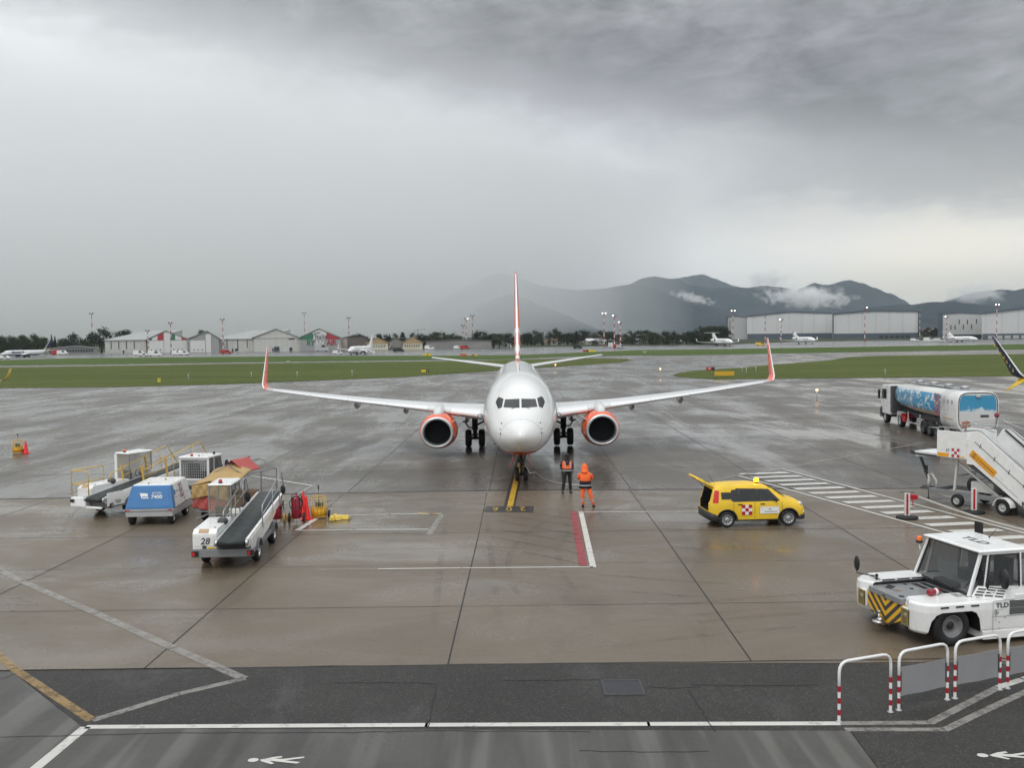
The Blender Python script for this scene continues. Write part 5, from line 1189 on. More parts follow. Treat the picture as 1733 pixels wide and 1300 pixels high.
q = MB(); q.box(.865, .88, -.15, .72, .48, 1.02); q.build('corner_panel', white, T2, bevel=.01); txt('maker_lettering', 'TLD', .17, (.884, .42, .62), (0, 1, 0), (0, 0, 1), dkgrey, T2, bold=.004)
# cab of the second loader: tall white column
q = MB(); q.box(-.98, -.85, 2.2, 3.6, .6, 2.25).box(-.85, -.2, 3.52, 3.62, .6, 1.5); q.build('cab_wall', white, T2)

# ---- battery power unit
def gpu():
    p = at(225, 887); T = thing('ground_power_unit', 'blue and white battery power unit on small wheels, marked 7400, between the two belt loaders', 'ground power unit', (p.x+.78, p.y-.35, 0), R(3.5))
    L = 2.75; b = MB()
    b.loft([[V((-w, y0, z)), V((w, y0, z)), V((w, y1, z)), V((-w, y1, z))] for z, w, y0, y1 in ((.62, .90, .0, L), (1.46, .72, .30, L-.25), (1.52, .68, .36, L-.30))], 0, False)
    o = b.build('housing', white, T, bevel=.03)
    f = MB(); f.loft([[V((-w, y0, z)), V((w, y0, z)), V((w, y0+.34-.0*z, z)), V((-w, y0+.34, z))] for z, w, y0 in ((.63, .915, -.02), (1.45, .735, .28), (1.49, .70, .33))], 0, False); fo = f.build('blue_front', mat('deep_blue', C(60, 116, 170), .35, var=.06, vs=1.5, coat=.2), T, bevel=.03)
    def fp(x, z, off=.012): return V((x, -.02+(z-.63)*.30/.82-off, z))
    q = MB(); q.loft([[fp(-.80, .70, .004), fp(.80, .70, .004), fp(.66, 1.38, .004), fp(-.66, 1.38, .004)], [fp(-.795, .705, .012), fp(.795, .705, .012), fp(.655, 1.375, .012), fp(-.655, 1.375, .012)]], 0, False); q.build('front_door', MT['deep_blue'], fo)
    q = MB(); q.poly([fp(-.40, 1.22, .016), fp(-.10, 1.20, .016), fp(-.06, 1.0, .016), fp(-.30, 1.0, .016)]); q.build('emblem', white, fo)
    q = MB(); 
    for i in range(2):
        for k in range(4): q.poly([fp(-.30+.055*k, 1.10-.07*i, .02), fp(-.26+.055*k, 1.10-.07*i, .02), fp(-.26+.055*k, 1.06-.07*i, .02), fp(-.30+.055*k, 1.06-.07*i, .02)])
    q.build('emblem_print', mat('deep_blue_print', C(60, 116, 170), .4), fo, weld=False)
    txt('unit_number', '7400', .20, fp(.25, 1.07, .018), (1, 0, 0), (0, .37, 1), white, fo, bold=.004, sx=1.05); txt('unit_type', 'BATTERY', .085, fp(.25, 1.21, .018), (1, 0, 0), (0, .37, 1), white, fo, bold=.001, sx=1.0)
    # frame, bumper, wheels
    c = MB(); c.box(-.88, .88, -.05, L, .34, .60); c.build('frame', ltgrey, T, bevel=.015); c = MB(); c.box(-.94, .94, -.09, -.04, .575, .63); co = c.build('bumper_strip', ltgrey, T)
    for s in (-1, 1): q = MB(); q.box(s*.80-.09, s*.80+.09, -.10, -.09, .585, .62); q.build('red_reflector', redlight, co)
    for y in (.32, 2.2):
        for s in (-1, 1): wheel(T, s*.74, y, .25, .20, .5, steel, s)
    # side panels: seams, checker and small logo on the right flank
    def sp(y, z, off=.006): return V((.90-.18*(z-.62)/.84+off, y+(z-.62)*0, z))
    q = MB(); q.bar(sp(1.72, .64), sp(1.66, 1.42), .03, .012); q.bar(sp(.40, .98), sp(2.6, .98), .006, .006); q.build('flank_seams', midgrey, T)
    ck = MB()
    for i in range(3):
        for k in range(5):
            if (i+k) % 2 == 0: a = sp(1.25+.11*i, .86+.11*k, .005); ck.poly([a, sp(1.25+.11*(i+1), .86+.11*k, .005), sp(1.25+.11*(i+1), .86+.11*(k+1), .005), sp(1.25+.11*i, .86+.11*(k+1), .005)])
    ck.build('flank_checker', mat('checker_red', C(140, 50, 60), .4), T, weld=False)
    q = MB(); q.poly([sp(.50, 1.28), sp(.72, 1.28), sp(.72, 1.08), sp(.50, 1.08)]); 
    for k in range(4): q.poly([sp(.80+.07*k, 1.2), sp(.85+.07*k, 1.2), sp(.85+.07*k, 1.15), sp(.80+.07*k, 1.15)])
    q.build('flank_logo', MT['deep_blue_print'], T, weld=False)
    for s in (.5, 1.6): q = MB(); q.lathe([(.03, 0), (.03, .05)], (0.3*(s-1), s, 1.52), (0, 0, 1), 10, cap=True); q.build('lifting_eye', midgrey, T)
gpu()

# ---- baggage tractor with mesh-backed cab
def cab_tractor():
    T = thing('baggage_tractor', 'white cab tractor with a wire mesh rear window, behind the blue power unit', 'tractor', (-13.78, 41.9, 0), R(-9))
    b = MB(); b.box(-.68, .68, 0, 2.9, .35, .98); b.build('body', ltgrey, T, bevel=.04)
    b = MB(); b.prism([(.0, .98), (1.55, .98), (1.25, 1.98), (.05, 1.98)], 'yz', -.66, -.62); b.build('cab_side', white, T); b = MB(); b.prism([(.0, .98), (1.55, .98), (1.55, 1.04), (.0, 1.04)], 'yz', .62, .66); b.build('cab_sill', white, T)
    b = MB()
    for x in (-.64, .64): b.bar((x, .02, .98), (x, .05, 1.98), .07, .07).bar((x, 1.52, .98), (x, 1.22, 1.98), .06, .07)
    b.bar((.64, .55, 1.0), (.64, .55, 1.98), .05, .05); b.bar((-.64, .02, 1.04), (.64, .02, 1.04), .07, .1).bar((-.64, .05, 1.94), (.64, .05, 1.94), .07, .08); b.build('cab_frame', white, T)
    b = MB(); b.box(-.70, .70, -.05, 1.30, 1.98, 2.05, tx=.03, ty=.03); b.build('cab_roof', white, T, bevel=.02)
    for sgn in (1,):
        g_ = MB(); g_.add([(.655, .10, 1.05), (.655, .52, 1.05), (.655, .52, 1.93), (.655, .12, 1.93)], [(0, 1, 2, 3)]); g_.add([(.655, .60, 1.05), (.655, 1.46, 1.05), (.655, 1.20, 1.93), (.655, .60, 1.93)], [(0, 1, 2, 3)]); g_.build('side_window', tugglass, T)
    g_ = MB(); g_.add([(-.6, 1.5, 1.02), (.6, 1.5, 1.02), (.6, 1.22, 1.93), (-.6, 1.22, 1.93)], [(0, 1, 2, 3)]); g_.build('windscreen', tugglass, T)
    m_ = MB()
    for k in range(13): m_.bar((-.58+.0967*k, .0, 1.09), (-.58+.0967*k, .0, 1.89), .014, .014)
    for k in range(8): m_.bar((-.60, .0, 1.09+.114*k), (.60, .0, 1.09+.114*k), .014, .014)
    m_.build('rear_mesh', ltgrey, T)
    s_ = MB(); s_.box(-.45, .05, .45, .9, 1.0, 1.2).box(-.45, .05, .35, .46, 1.15, 1.70).box(-.5, .5, 1.0, 1.3, .98, 1.25); s_.build('seat', blackp, T, bevel=.03)
    s_ = MB(); s_.box(-.35, .15, -.012, .0, .62, .78); s_.box(-.5, .5, -.16, -.0, .40, .50); s_.build('rear_grille', dkgrey, T)
    s_ = MB(); s_.tube([(.66, 1.2, 1.5), (.86, 1.28, 1.55)], .014, 6).sphere((.90, 1.28, 1.58), .16, 0, 12, 8, (.6, .3, 1.2)); s_.build('mirror', blackp, T)
    for y in (.45, 2.35):
        for s in (-1, 1): wheel(T, s*.58, y, .32, .22, .55, ltgrey, s)
    beacon(T, -.15, .12, 2.05, redlight, .055, .10); beacon(T, .5, .9, 2.05, blackp, .05, .12)
    q = MB(); q.lathe([(.03, 0), (.03, .06)], (.2, .1, 2.05), (0, 0, 1), 8, cap=True); q.build('roof_stud', dkgrey, T)
cab_tractor()

# ---- baggage cart under a red and yellow tarpaulin
def cart():
    p = at(322, 884); T = thing('baggage_cart', 'baggage cart with a red gabled cover and a yellow tarpaulin, behind the numbered belt loader', 'baggage cart', (-11.62, 37.2, 0), R(-20))
    W, L = .78, 3.3
    b = MB(); b.box(-W, W, 0, L, .42, .52); b.build('deck', midgrey, T, bevel=.01)
    f = MB()
    for x in (-W, W):
        for y in (0.02, 1.1, 2.2, L-.02): f.bar((x, y, .5), (x, y, 1.75 if y > 1 else 1.35), .035, .035)
        f.bar((x, 1.1, 1.75), (x, L, 1.75), .035, .035).bar((x, 0, 1.05), (x, L, 1.05), .025, .025)
    for y in (1.1, L-.02):
        f.bar((-W, y, 1.75), (0, y, 2.12), .03, .03).bar((W, y, 1.75), (0, y, 2.12), .03, .03).bar((-W, y, 1.4), (W, y, 1.4), .025, .025).bar((-W, y, 1.75), (W, y, 1.75), .03, .03)
    f.bar((0, 1.1, 2.12), (0, L, 2.12), .03, .03); f.build('frame', midgrey, T)
    # fabrics with folds
    def cloth(fn, nu, nv, th=.012):
        mb = MB(); vs = []
        for i in range(nu+1):
            for k in range(nv+1): vs.append(fn(i/nu, k/nv))
        mb.add(vs, [(i*(nv+1)+k, (i+1)*(nv+1)+k, (i+1)*(nv+1)+k+1, i*(nv+1)+k+1) for i in range(nu) for k in range(nv)], 0, True); return mb
    def wob(u, v, a=.03): return a*(sin(u*23+v*5)+.6*sin(u*41-v*9))
    for s in (-1, 1):
        c = cloth(lambda u, v: V((s*(W+.03)*v*(1 if s < 0 else .75), 1.35+u*(1.1 if s > 0 else 1.3), 2.30-.62*v*(1 if s < 0 else .75)+.012*sin(u*19)*v)), 20, 8); o = c.build('roof_cover', tarpred, T); so = o.modifiers.new('s', 'SOLIDIFY'); so.thickness = .012
    for s in (-1,):
        c = cloth(lambda u, v: V((s*(W+.05+.05*v+wob(u, v, .022)*v), -.02+u*1.75, 1.42+.42*u-.55*v+.05*sin(u*9)*(1-v))), 26, 10); o = c.build('yellow_tarpaulin', tarpyel, T); so = o.modifiers.new('s', 'SOLIDIFY'); so.thickness = .012
    c = cloth(lambda u, v: V(((u-.5)*2*(W+.05), -.05-.05*v+wob(u, v, .03), 1.42+.17*(1-abs(u-.5)*2)-.50*v)), 26, 10); o = c.build('yellow_tarpaulin', tarpyel, T); so = o.modifiers.new('s', 'SOLIDIFY'); so.thickness = .012
    c = cloth(lambda u, v: V(((u-.5)*2*(W+.04)*(1), u*0+v*1.6-.03, 1.45+.46*v+.20*(1-abs(u-.5)*2)+.03*sin(v*9))), 12, 10); o = c.build('yellow_tarpaulin', tarpyel, T); so = o.modifiers.new('s', 'SOLIDIFY'); so.thickness = .012
    c = cloth(lambda u, v: V(((u-.5)*2*(W+.03), -.03+wob(u, v, .03), 1.12-.52*v-.1*sin(u*3))), 26, 10); o = c.build('red_curtain', tarpred, T); so = o.modifiers.new('s', 'SOLIDIFY'); so.thickness = .012
    c = cloth(lambda u, v: V((-(W+.03)+wob(u, v, .02), u*2.2, 1.20-.55*v)), 26, 10); o = c.build('red_curtain', tarpred, T); so = o.modifiers.new('s', 'SOLIDIFY'); so.thickness = .012
    bb = MB(); bb.box(-.6, .6, .3, 1.2, .53, .95).box(-.5, .55, 1.4, 2.4, .53, 1.0); bb.build('load_box', mat('cardboard', (.28, .17, .09), .8, var=.1), T, bevel=.03)
    for y in (.5, 2.8):
        for s in (-1, 1): wheel(T, s*.66, y, .21, .13, .5, ltgrey, s)
    q = MB(); q.bar((0, 0, .42), (0, -.9, .32), .06, .06); q.build('drawbar', midgrey, T)
tarpred = mat('red_tarpaulin', C(172, 82, 78), .6, var=.12, vs=4); tarpyel = mat('yellow_tarpaulin', C(172, 142, 92), .5, var=.12, vs=4)
cart()

# ---- wheeled fire extinguishers, cones, cage, chocks
def extinguisher(px_, py_, label, beige, sc=1.0):
    p = at(px_, py_); T = thing('wheeled_fire_extinguisher', label, 'fire extinguisher', tuple(p), R(8), 'wheeled fire extinguishers'); T.scale = (sc,)*3
    b = MB(); b.lathe([(.02, .14), (.15, .17), (.185, .24), (.19, .55), (.185, .60), (.185, .95), (.15, 1.06), (.06, 1.12), (.05, 1.2), (.02, 1.21)], (0, 0, 0), (0, 0, 1), 22); b.build('cylinder', mat('extinguisher_red', C(140, 22, 44), .3, coat=.3, var=.08), T)
    b = MB(); b.lathe([(.195, .60), (.195, .63)], (0, 0, 0), (0, 0, 1), 22).lathe([(.195, .93), (.195, .955)], (0, 0, 0), (0, 0, 1), 22); b.build('bands', dkgrey, T, weld=False)
    wm = mat('beige_tyre', (.33, .26, .15), .7, var=.15, vs=8) if beige else black
    for s in (-1, 1): wheel(T, s*.30, .02, .20, .09, .6, wm if beige else red, s, mt=wm)
    f = MB(); rail(f, [(-.20, .12, .2), (-.2, .14, 1.15), (.2, .14, 1.15), (.2, .12, .2)], .015, rad=.1); f.bar((-.3, .02, .20), (.3, .02, .20), .03, .03).bar((0, -.2, .0), (0, -.1, .2), .02, .02); f.build('carriage', dkgrey, T)
    h = MB(); pts = []
    for k in range(60):
        q = k*.42; pts.append(V((.27*cos(q), -.12+.004*k*.3, .80+.30*sin(q))))
    h.tube(pts, .016, 6); h.tube([(.1, -.1, 1.1), (.2, -.12, 1.22), (.28, -.1, .9), (.30, -.1, .5)], .014, 6); h.build('hose', blackp, T)
    q = MB(); q.lathe([(.05, 0), (.05, .04)], (0, 0, 1.21), (0, 0, 1), 10, cap=True); q.build('valve', dkgrey, T)
extinguisher(468, 886, 'wheeled fire extinguisher with beige wheels beside the belt loader', True)
extinguisher(502, 884, 'wheeled fire extinguisher with dark wheels and a coiled hose, beside the cones', False, .92)
conem = mat('cone_plastic', C(228, 38, 36), .35, var=.06)
def cone(px_, py_, label, h=.86, z=0.0, loc=None, group='traffic cones', r=.12):
    p = V(loc) if loc else at(px_, py_); T = thing('traffic_cone', label, 'traffic cone', tuple(p), R(random.uniform(0, 40)), group)
    b = MB(); b.lathe([(.17, .03), (.15, .06), (.025, h-.02), (.018, h), (.012, h)], (0, 0, 0), (0, 0, 1), 20); b.build('cone_body', conem, T)
    b = MB(); b.box(-.24, .24, -.24, .24, 0, .03); b.build('base', conem, T, bevel=.008)
    return T
cone(519, 879, 'red cone in front, touching the yellow cage', .92); cone(514, 869, 'red cone behind, next to the dark-wheeled extinguisher', .92)
cone(44, 767, 'red cone far off on the wet apron beside a pale cage', .85)
def cage(px_, py_, label, pale=False, rz=0):
    p = at(px_, py_); T = thing('chock_cage', label, 'cage trolley', tuple(p), R(rz), 'yellow chock cages'); m_ = railyel
    b = MB()
    for z in (.05, .45, .78): b.tube([V((.30*cos(q), .30*sin(q), z)) for q in [k*pi/12 for k in range(25)]], .015, 6, cap=False)
    for k in range(12):
        q = k*pi/6; b.tube([(.30*cos(q), .30*sin(q), .03), (.30*cos(q), .30*sin(q), .78)], .009, 5)
    b.tube([(-.3, 0, .78), (-.2, 0, .88), (.2, 0, .88), (.3, 0, .78)], .015, 6).tube([(0, -.3, .78), (0, -.2, .88), (0, .2, .88), (0, .3, .78)], .015, 6); b.build('frame', m_, T)
    b = MB(); b.lathe([(.28, .04), (.29, .38)], (0, 0, 0), (0, 0, 1), 20, cap=True); b.build('bin', mat('bin_yellow', C(210, 160, 30), .5, var=.15, vs=6), T)
    b = MB(); b.box(-.12, .0, -.1, .1, .40, .62).box(.04, .16, -.12, .08, .40, .6); b.build('stored_chocks', mat('dull_olive', (.12, .12, .05), .7, var=.2, vs=9), T, bevel=.02)
    wheel(T, .38, .06, .14, .07, .5, dkgrey, 1)
    b = MB(); b.tube([(-.02, .1, .4), (-.02, .1, 1.22)], .01, 5); b.tube([(.3, 0, .6), (.50, 0, .68)], .012, 5); b.build('handle', dkgrey, T); b = MB(); b.box(-.04, .0, .08, .12, 1.10, 1.26); b.build('flag_tip', blackp, T)
cage(540, 876, 'yellow round wire cage beside the two cones'); cage(30, 767, 'pale wire cage far off on the apron, left edge of the picture', True)
def chock(dx, dy, rz, label):
    p = at(569, 880); T = thing('wheel_chock', label, 'wheel chock', (p.x+dx, p.y+dy, 0), R(rz), 'yellow wheel chocks'); b = MB()
    b.prism([(-.12, 0), (.12, 0), (.05, .17), (-.05, .17)], 'xz', -.22, .22); b.build('block', mat('chock_yellow', C(218, 190, 90), .5, var=.15, vs=6), T, bevel=.03)
    b = MB(); b.tube([(0, .22, .1), (.1, .34, .03), (.3, .4, .02)], .012, 5); b.build('rope', dkgrey, T)
for a in ((-.15, -.1, 10, 'left of the four stacked yellow chocks'), (.12, -.02, -35, 'right front yellow chock lying askew'), (.3, .08, 70, 'rightmost yellow chock, next to the rope'), (-.02, .22, 35, 'yellow chock at the back of the heap')): chock(*a)
b = MB(); p = at(486, 878); b.box(p.x-.28, p.x+.28, p.y-.06, p.y+.06, .0, .14); tag(b.build('timber_block', mat('ochre_wood', C(190, 140, 60), .7, var=.1), bevel=.01), 'low ochre block on the ground between the two fire extinguishers', 'block')

# ---- second tractor body behind the first one (only its rear deck shows)
def rear_tractor():
    T = thing('parked_tractor', 'white louvred vehicle cut off by the right edge, behind the tow tractor', 'tractor', (14.2, 25.9, 0), R(95))
    b = MB(); b.box(-.95, .95, -4, 0, .35, 1.15, ty=.0); b.build('body', white, T, bevel=.1, seg=3)
    b = MB(); b.box(-.8, .8, -2.6, -.3, 1.15, 1.25, tx=.1, ty=.1); b.build('hood', white, T, bevel=.04)
    b = MB()
    for k in range(3): b.tube([(-.4+.35*k, -.5, 1.25), (-.4+.35*k, -.6, 1.33), (-.4+.35*k, -.8, 1.33), (-.4+.35*k, -.9, 1.25)], .02, 6)
    b.build('grab_handles', blackp, T)
    b = MB(); b.box(-.7, .3, -1.9, -1.75, 1.4, 1.52); b.build('lamp_bar', redlight, T); b = MB(); b.tube([(-.6, -1.8, 1.2), (-.6, -1.8, 1.42)], .02, 6).tube([(.2, -1.8, 1.2), (.2, -1.8, 1.42)], .02, 6); b.build('bar_feet', blackp, T)
    for y in (-.8, -3.1):
        for s in (-1, 1): wheel(T, s*.82, y, .40, .26, .56, ltgrey, s)
rear_tractor()
# fire extinguisher lying on the tractor fender
M_ = Matrix.Translation(fc)@Matrix.Rotation(TUG_HD, 4, 'Z'); pp = M_@V((-.62*1.18, -.75, 1.080))
T = thing('hand_fire_extinguisher', 'small red fire extinguisher lying on the tow tractor fender', 'fire extinguisher', tuple(pp), TUG_HD-R(78))
b = MB(); b.lathe([(.01, -.20), (.06, -.20), (.075, -.18), (.075, .12), (.055, .17), (.02, .19)], (0, 0, .0), (1, .12, 0), 18); b.build('cylinder', mat('extinguisher_red', (.3, .02, .03), .3), T)
b = MB(); b.lathe([(.076, -.02), (.076, .06)], (0, 0, .0), (1, .12, 0), 18); b.build('label_band', white, T); b = MB(); b.tube([(.19, .02, 0), (.24, .03, .03), (.30, .02, -.04)], .014, 6); b.build('valve', blackp, T)
# ---- passenger boarding stairs (local: y down the stairs towards the camera side, x across)
def stairs():
    d = V((.50, -.866, 0)); hd = atan2(-d.x, d.y)
    T = thing('boarding_stairs', 'white towable boarding stairs numbered 37 with an orange-yellow sign on the flank, right edge', 'boarding stairs', (18.15, 40.1, 0), hd)
    # platform at y 0..1.6, floor 2.05; flight from y 1.6 down; visible flank is local x = +W side? choose both
    W, zf = .95, 2.08
    top, bot = V((0, 1.55, zf)), V((0, 3.95, .32)); dv = (bot-top).normalized(); up = V((0, -dv.z, dv.y)); 
    if up.z < 0: up = -up
    for s in (-1, 1):
        f = MB(); 
        f.prism([(1.35, zf-.30), (1.35, zf+.62), (1.62, zf+1.02), (1.9, zf+1.02), (4.25, .32+1.0), (4.25, .18), (3.95, .22), (1.65, zf-.30)], 'yz', s*W-.03, s*W+.03); o = f.build('stair_flank', white, T, bevel=.012)
        q = MB(); q.bar((s*(W+.035), 1.7, zf+.62), (s*(W+.035), 4.1, zf+.62-2.4*.74), .012, .03).bar((s*(W+.035), 1.5, zf+.12), (s*(W+.035), 3.5, zf+.12-2.0*.74), .008, .015); q.build('flank_seam', midgrey, o)
        q = MB()
        for k in range(4): y = 1.95+k*.6; z = zf+.62-(y-1.7)*.74; q.tube([(s*(W+.05), y-.03, z-.05), (s*(W+.06), y+.03, z+.12)], .012, 5)
        q.build('flank_brackets', dkgrey, o, weld=False)
        r_ = MB(); rail(r_, [(s*W, 1.2, zf+1.0), (s*W, 1.9, zf+1.10), (s*W, 4.3, .32+1.12)], .03, rad=.2); r_.build('handrail', galv, T)
        q = MB(); q.bar((s*(W-.04), 1.75, zf+.98), (s*(W-.04), 4.2, .32+.92), .10, .05); q.build('rail_gutter', blackp, T)
    st = MB(); n = 13
    for k in range(n):
        y = 1.55+k*.195; z = zf-k*.144; st.box(-W+.04, W-.04, y, y+.21, z-.035, z)
        st.box(-W+.04, W-.04, y+.18, y+.195, z-.14, z-.036)
    st.build('steps', ltgrey, T)
    st = MB()
    for k in range(n): y = 1.55+k*.195; z = zf-k*.144; st.prism([(y, z-.26), (y+.17, z-.26), (y+.17, z-.40)], 'yz', -W+.03, -W+.05)
    st.build('stringer_teeth', dkgrey, T, weld=False)
    st = MB(); st.bar((-W+.1, 1.3, zf-.25), (-W+.1, 3.9, .40), .10, .14).bar((W-.1, 1.3, zf-.25), (W-.1, 3.9, .40), .10, .14); st.build('stringers', dkgrey, T)
    # yellow sign on both flanks
    for s in (1, -1):
        a = V((s*(W+.036), 1.62, zf+.30)); u = V((0, .804, -.595)); w = V((0, .595, .804)); X = V((s*.004, 0, 0))
        q = MB(); q.add([a, a+u*1.30, a+u*1.30-w*.30, a-w*.30], [(0, 1, 2, 3)]); so = q.build('flank_sign', mat('sign_amber', C(228, 158, 30), .4, var=.05), T)
        q = MB(); 
        def strip(u0, u1, w0, w1): q.add([a+u*u0-w*w0+X, a+u*u1-w*w0+X, a+u*u1-w*w1+X, a+u*u0-w*w1+X], [(0, 1, 2, 3)])
        c = a+u*.20-w*.15+X; q.add([c+u*.10*cos(k*pi/8)+w*.10*sin(k*pi/8) for k in range(16)]+[c+u*.08*cos(k*pi/8)+w*.08*sin(k*pi/8) for k in range(16)], [(k, (k+1) % 16, 16+(k+1) % 16, 16+k) for k in range(16)])
        strip(.18, .22, .08, .22); strip(.37, .40, .08, .22)
        for k in range(9): strip(.48+.085*k, .53+.085*k, .11, .17)
        q.build('sign_print', mat('sign_print', (.15, .10, .05), .5), so, weld=False)
    # platform with side cabinets
    p = MB(); p.box(-W, W, 0, 1.5, zf-.12, zf); p.build('platform', ltgrey, T, bevel=.01)
    for s in (-1, 1):
        q = MB(); q.box(s*W-.03, s*W+.03, .0, 1.34, zf-.12, zf+.96); q.build('platform_side', white, T, bevel=.02)
        r_ = MB(); rail(r_, [(s*W, .05, zf+.94), (s*W, .05, zf+1.10), (s*W, 1.25, zf+1.10), (s*W, 1.25, zf+.94)], .02, rad=.08); r_.build('platform_rail', galv, T)
    r_ = MB(); rail(r_, [(-W, .02, zf), (-W, .02, zf+1.05), (-W, -.4, zf+1.05)], .02); rail(r_, [(W, .02, zf), (W, .02, zf+1.05), (W, -.4, zf+1.05)], .02); r_.build('front_rail', galv, T)
    for s in (1, -1):
        X0 = s*(W+.034)
        q = MB(); q.box(X0-.003 if s > 0 else X0-.004, X0+.004, .03, .55, zf-.09, zf+.06); q.build('yellow_plate', MT['sign_amber'], T)
        q = MB(); q.box(X0-.004, X0+.004, 1.06, 1.26, zf-.07, zf-.03); q.build('small_plate', MT['sign_amber'], T)
        # 3x3 checker
        ck = MB()
        for i in range(3):
            for k in range(3):
                y = .68+.12*i; z = zf-.08+.12*k; ck.add([(X0+s*.003, y, z), (X0+s*.003, y+.12, z), (X0+s*.003, y+.12, z+.12), (X0+s*.003, y, z+.12)], [(0, 1, 2, 3)], 0 if (i+k) % 2 == 0 else 1)
        ck.build('checker_patch', [mat('checker_red2', C(178, 60, 76), .4), white], T, weld=False)
        txt('fleet_number', '37', .17, (X0+s*.004, .50, zf+.17), (0, s*1, 0), (0, 0, 1), dkgrey, T, bold=.002, depth=.001)
    # sliding bridge tongue reaching forward
    q = MB(); q.loft([[V((-w, y, zf-.10)), V((w, y, zf-.10)), V((w, y, zf-.03)), V((-w, y, zf-.03))] for y, w in ((-1.35, .62), (.2, .80))], 0, False); q.build('bridge_plate', white, T)
    q = MB(); q.bar((-.62, -1.35, zf-.15), (-.80, 0, zf-.15), .06, .09).bar((.62, -1.35, zf-.15), (.80, 0, zf-.15), .06, .09); q.box(-.70, .70, -1.47, -1.33, zf-.17, zf-.01); q.build('bridge_buffer', dkgrey, T)
    q = MB()
    for s in (-1, 1):
        for k in range(14): y = -1.2+k*.1; q.box(s*(.70+.0*k)-.02, s*.70+.02, y, y+.05, zf-.235, zf-.195)
    q.build('bridge_rack', offwhite, T, weld=False)
    # retractable canopy head piece, red lamp and cage at the top
    q = MB()
    for s in (-1, 1): rail(q, [(s*W, 1.3, zf+1.0), (s*W, 1.3, zf+1.45), (s*W, 2.5, zf+1.05)], .022)
    for k in range(3): q.bar((-W, 1.3+.15*k, zf+1.15+.12*k), (W, 1.3+.15*k, zf+1.15+.12*k), .025, .025)
    q.build('head_cage', galv, T)
    b = MB(); b.sphere((-W+.02, 1.35, zf+1.56), .10, 0, 12, 8, (1, 1, 1.1)); b.build('red_lamp', mat('dull_red_lamp', C(130, 50, 66), .35), T)
    # lift mechanism, chassis
    q = MB()
    for s in (-1, 1): q.bar((s*.6, .55, .5), (s*.6, .70, zf-.15), .09, .09).bar((s*.55, .5, zf-.2), (s*.55, 2.6, .5), .07, .09)
    q.bar((-.6, .6, 1.2), (.6, .6, 1.2), .06, .06); q.build('scissor_frame', offwhite, T)
    q = MB()
    for k in range(9): q.box(-.66, -.56, .50+.0*k, .56, .62+.15*k, .68+.15*k)
    q.build('ratchet_marks', blackp, T, weld=False)
    q = MB(); q.box(-.5, .5, 1.2, 2.2, .62, 1.05); q.build('pump_box', offwhite, T, bevel=.05); q = MB(); q.tube([(-.55, .5, .75), (-.55, 1.1, .75)], .28, 18); q.build('hydraulic_tank', dkgrey, T)
    q = MB(); q.box(-.80, -.68, -.5, 4.3, .42, .60).box(.68, .80, -.5, 4.3, .42, .60).box(-.68, .68, -.5, -.38, .43, .59).box(-.68, .68, 3.0, 3.12, .43, .59); q.build('chassis', midgrey, T, bevel=.01)
    q = MB(); q.box(-.83, -.808, -.1, .35, .47, .55).box(-.83, -.808, 3.9, 4.25, .47, .55); q.build('yellow_reflector', yellow, T, weld=False)
    for s in (-1, 1):
        wheel(T, s*.88, .9, .26, .18, .55, ltgrey, s)
        wheel(T, s*1.05, 3.0, .30, .22, .52, ltgrey, s)
        q = MB(); q.loft([[V((s*(.90), 3.0+cos(a)*r_, .30+sin(a)*r_)) for r_ in (.35, .38)]+[V((s*1.20, 3.0+cos(a)*r_, .30+sin(a)*r_)) for r_ in (.38, .35)] for a in [R(5)+k*R(170)/10 for k in range(11)]], 0, False); q.build('mudguard', white, T)
        q = MB(); q.tube([(s*1.05, 3.75, .05), (s*1.05, 3.75, .62)], .03, 8).lathe([(.09, 0), (.09, .03)], (s*1.05, 3.75, .0), (0, 0, 1), 12, cap=True).bar((s*.8, 3.75, .55), (s*1.08, 3.75, .55), .05, .05); q.build('stabiliser_leg', dkgrey, T)
    # towing end
    q = MB(); q.bar((0, -.4, .50), (0, -1.35, .48), .14, .10).box(-.34, .34, -1.25, -.5, .44, .50); q.tube([(0, -1.1, .0), (0, -1.1, .50)], .02, 6).lathe([(.06, 0), (.06, .02)], (0, -1.1, 0), (0, 0, 1), 10, cap=True); q.build('tow_plate', dkgrey, T)
    q = MB(); q.tube([(.1, -1.0, .5), (.1, -1.0, 1.05)], .07, 10); q.tube([(.1, -1.0, 1.02), (0.25, -.75, 1.10), (.3, -.5, .85), (.3, -.5, .55)], .045, 8); q.build('drawbar_mount', offwhite, T)
    q = MB(); q.bar((.12, -1.02, .85), (-.05, -1.55, 1.75), .10, .07).bar((.0, -1.35, 1.5), (.08, -1.5, 1.85), .08, .05).bar((.05, -1.2, 1.1), (-.1, -1.3, 1.35), .14, .10); q.build('raised_drawbar', dkgrey, T)
    c = MB(); c.lathe([(.15, .03), (.02, .48), (.01, .5)], (-.95, 2.2, .62), (0, 0, 1), 14); c.build('reflector_cone', mat('pale_red', C(190, 70, 76), .5), T); c = MB(); c.lathe([(.20, .0), (.20, .16)], (-.95, 2.2, .46), (0, 0, 1), 16, cap=True); c.build('red_chock_box', red, T)
stairs()
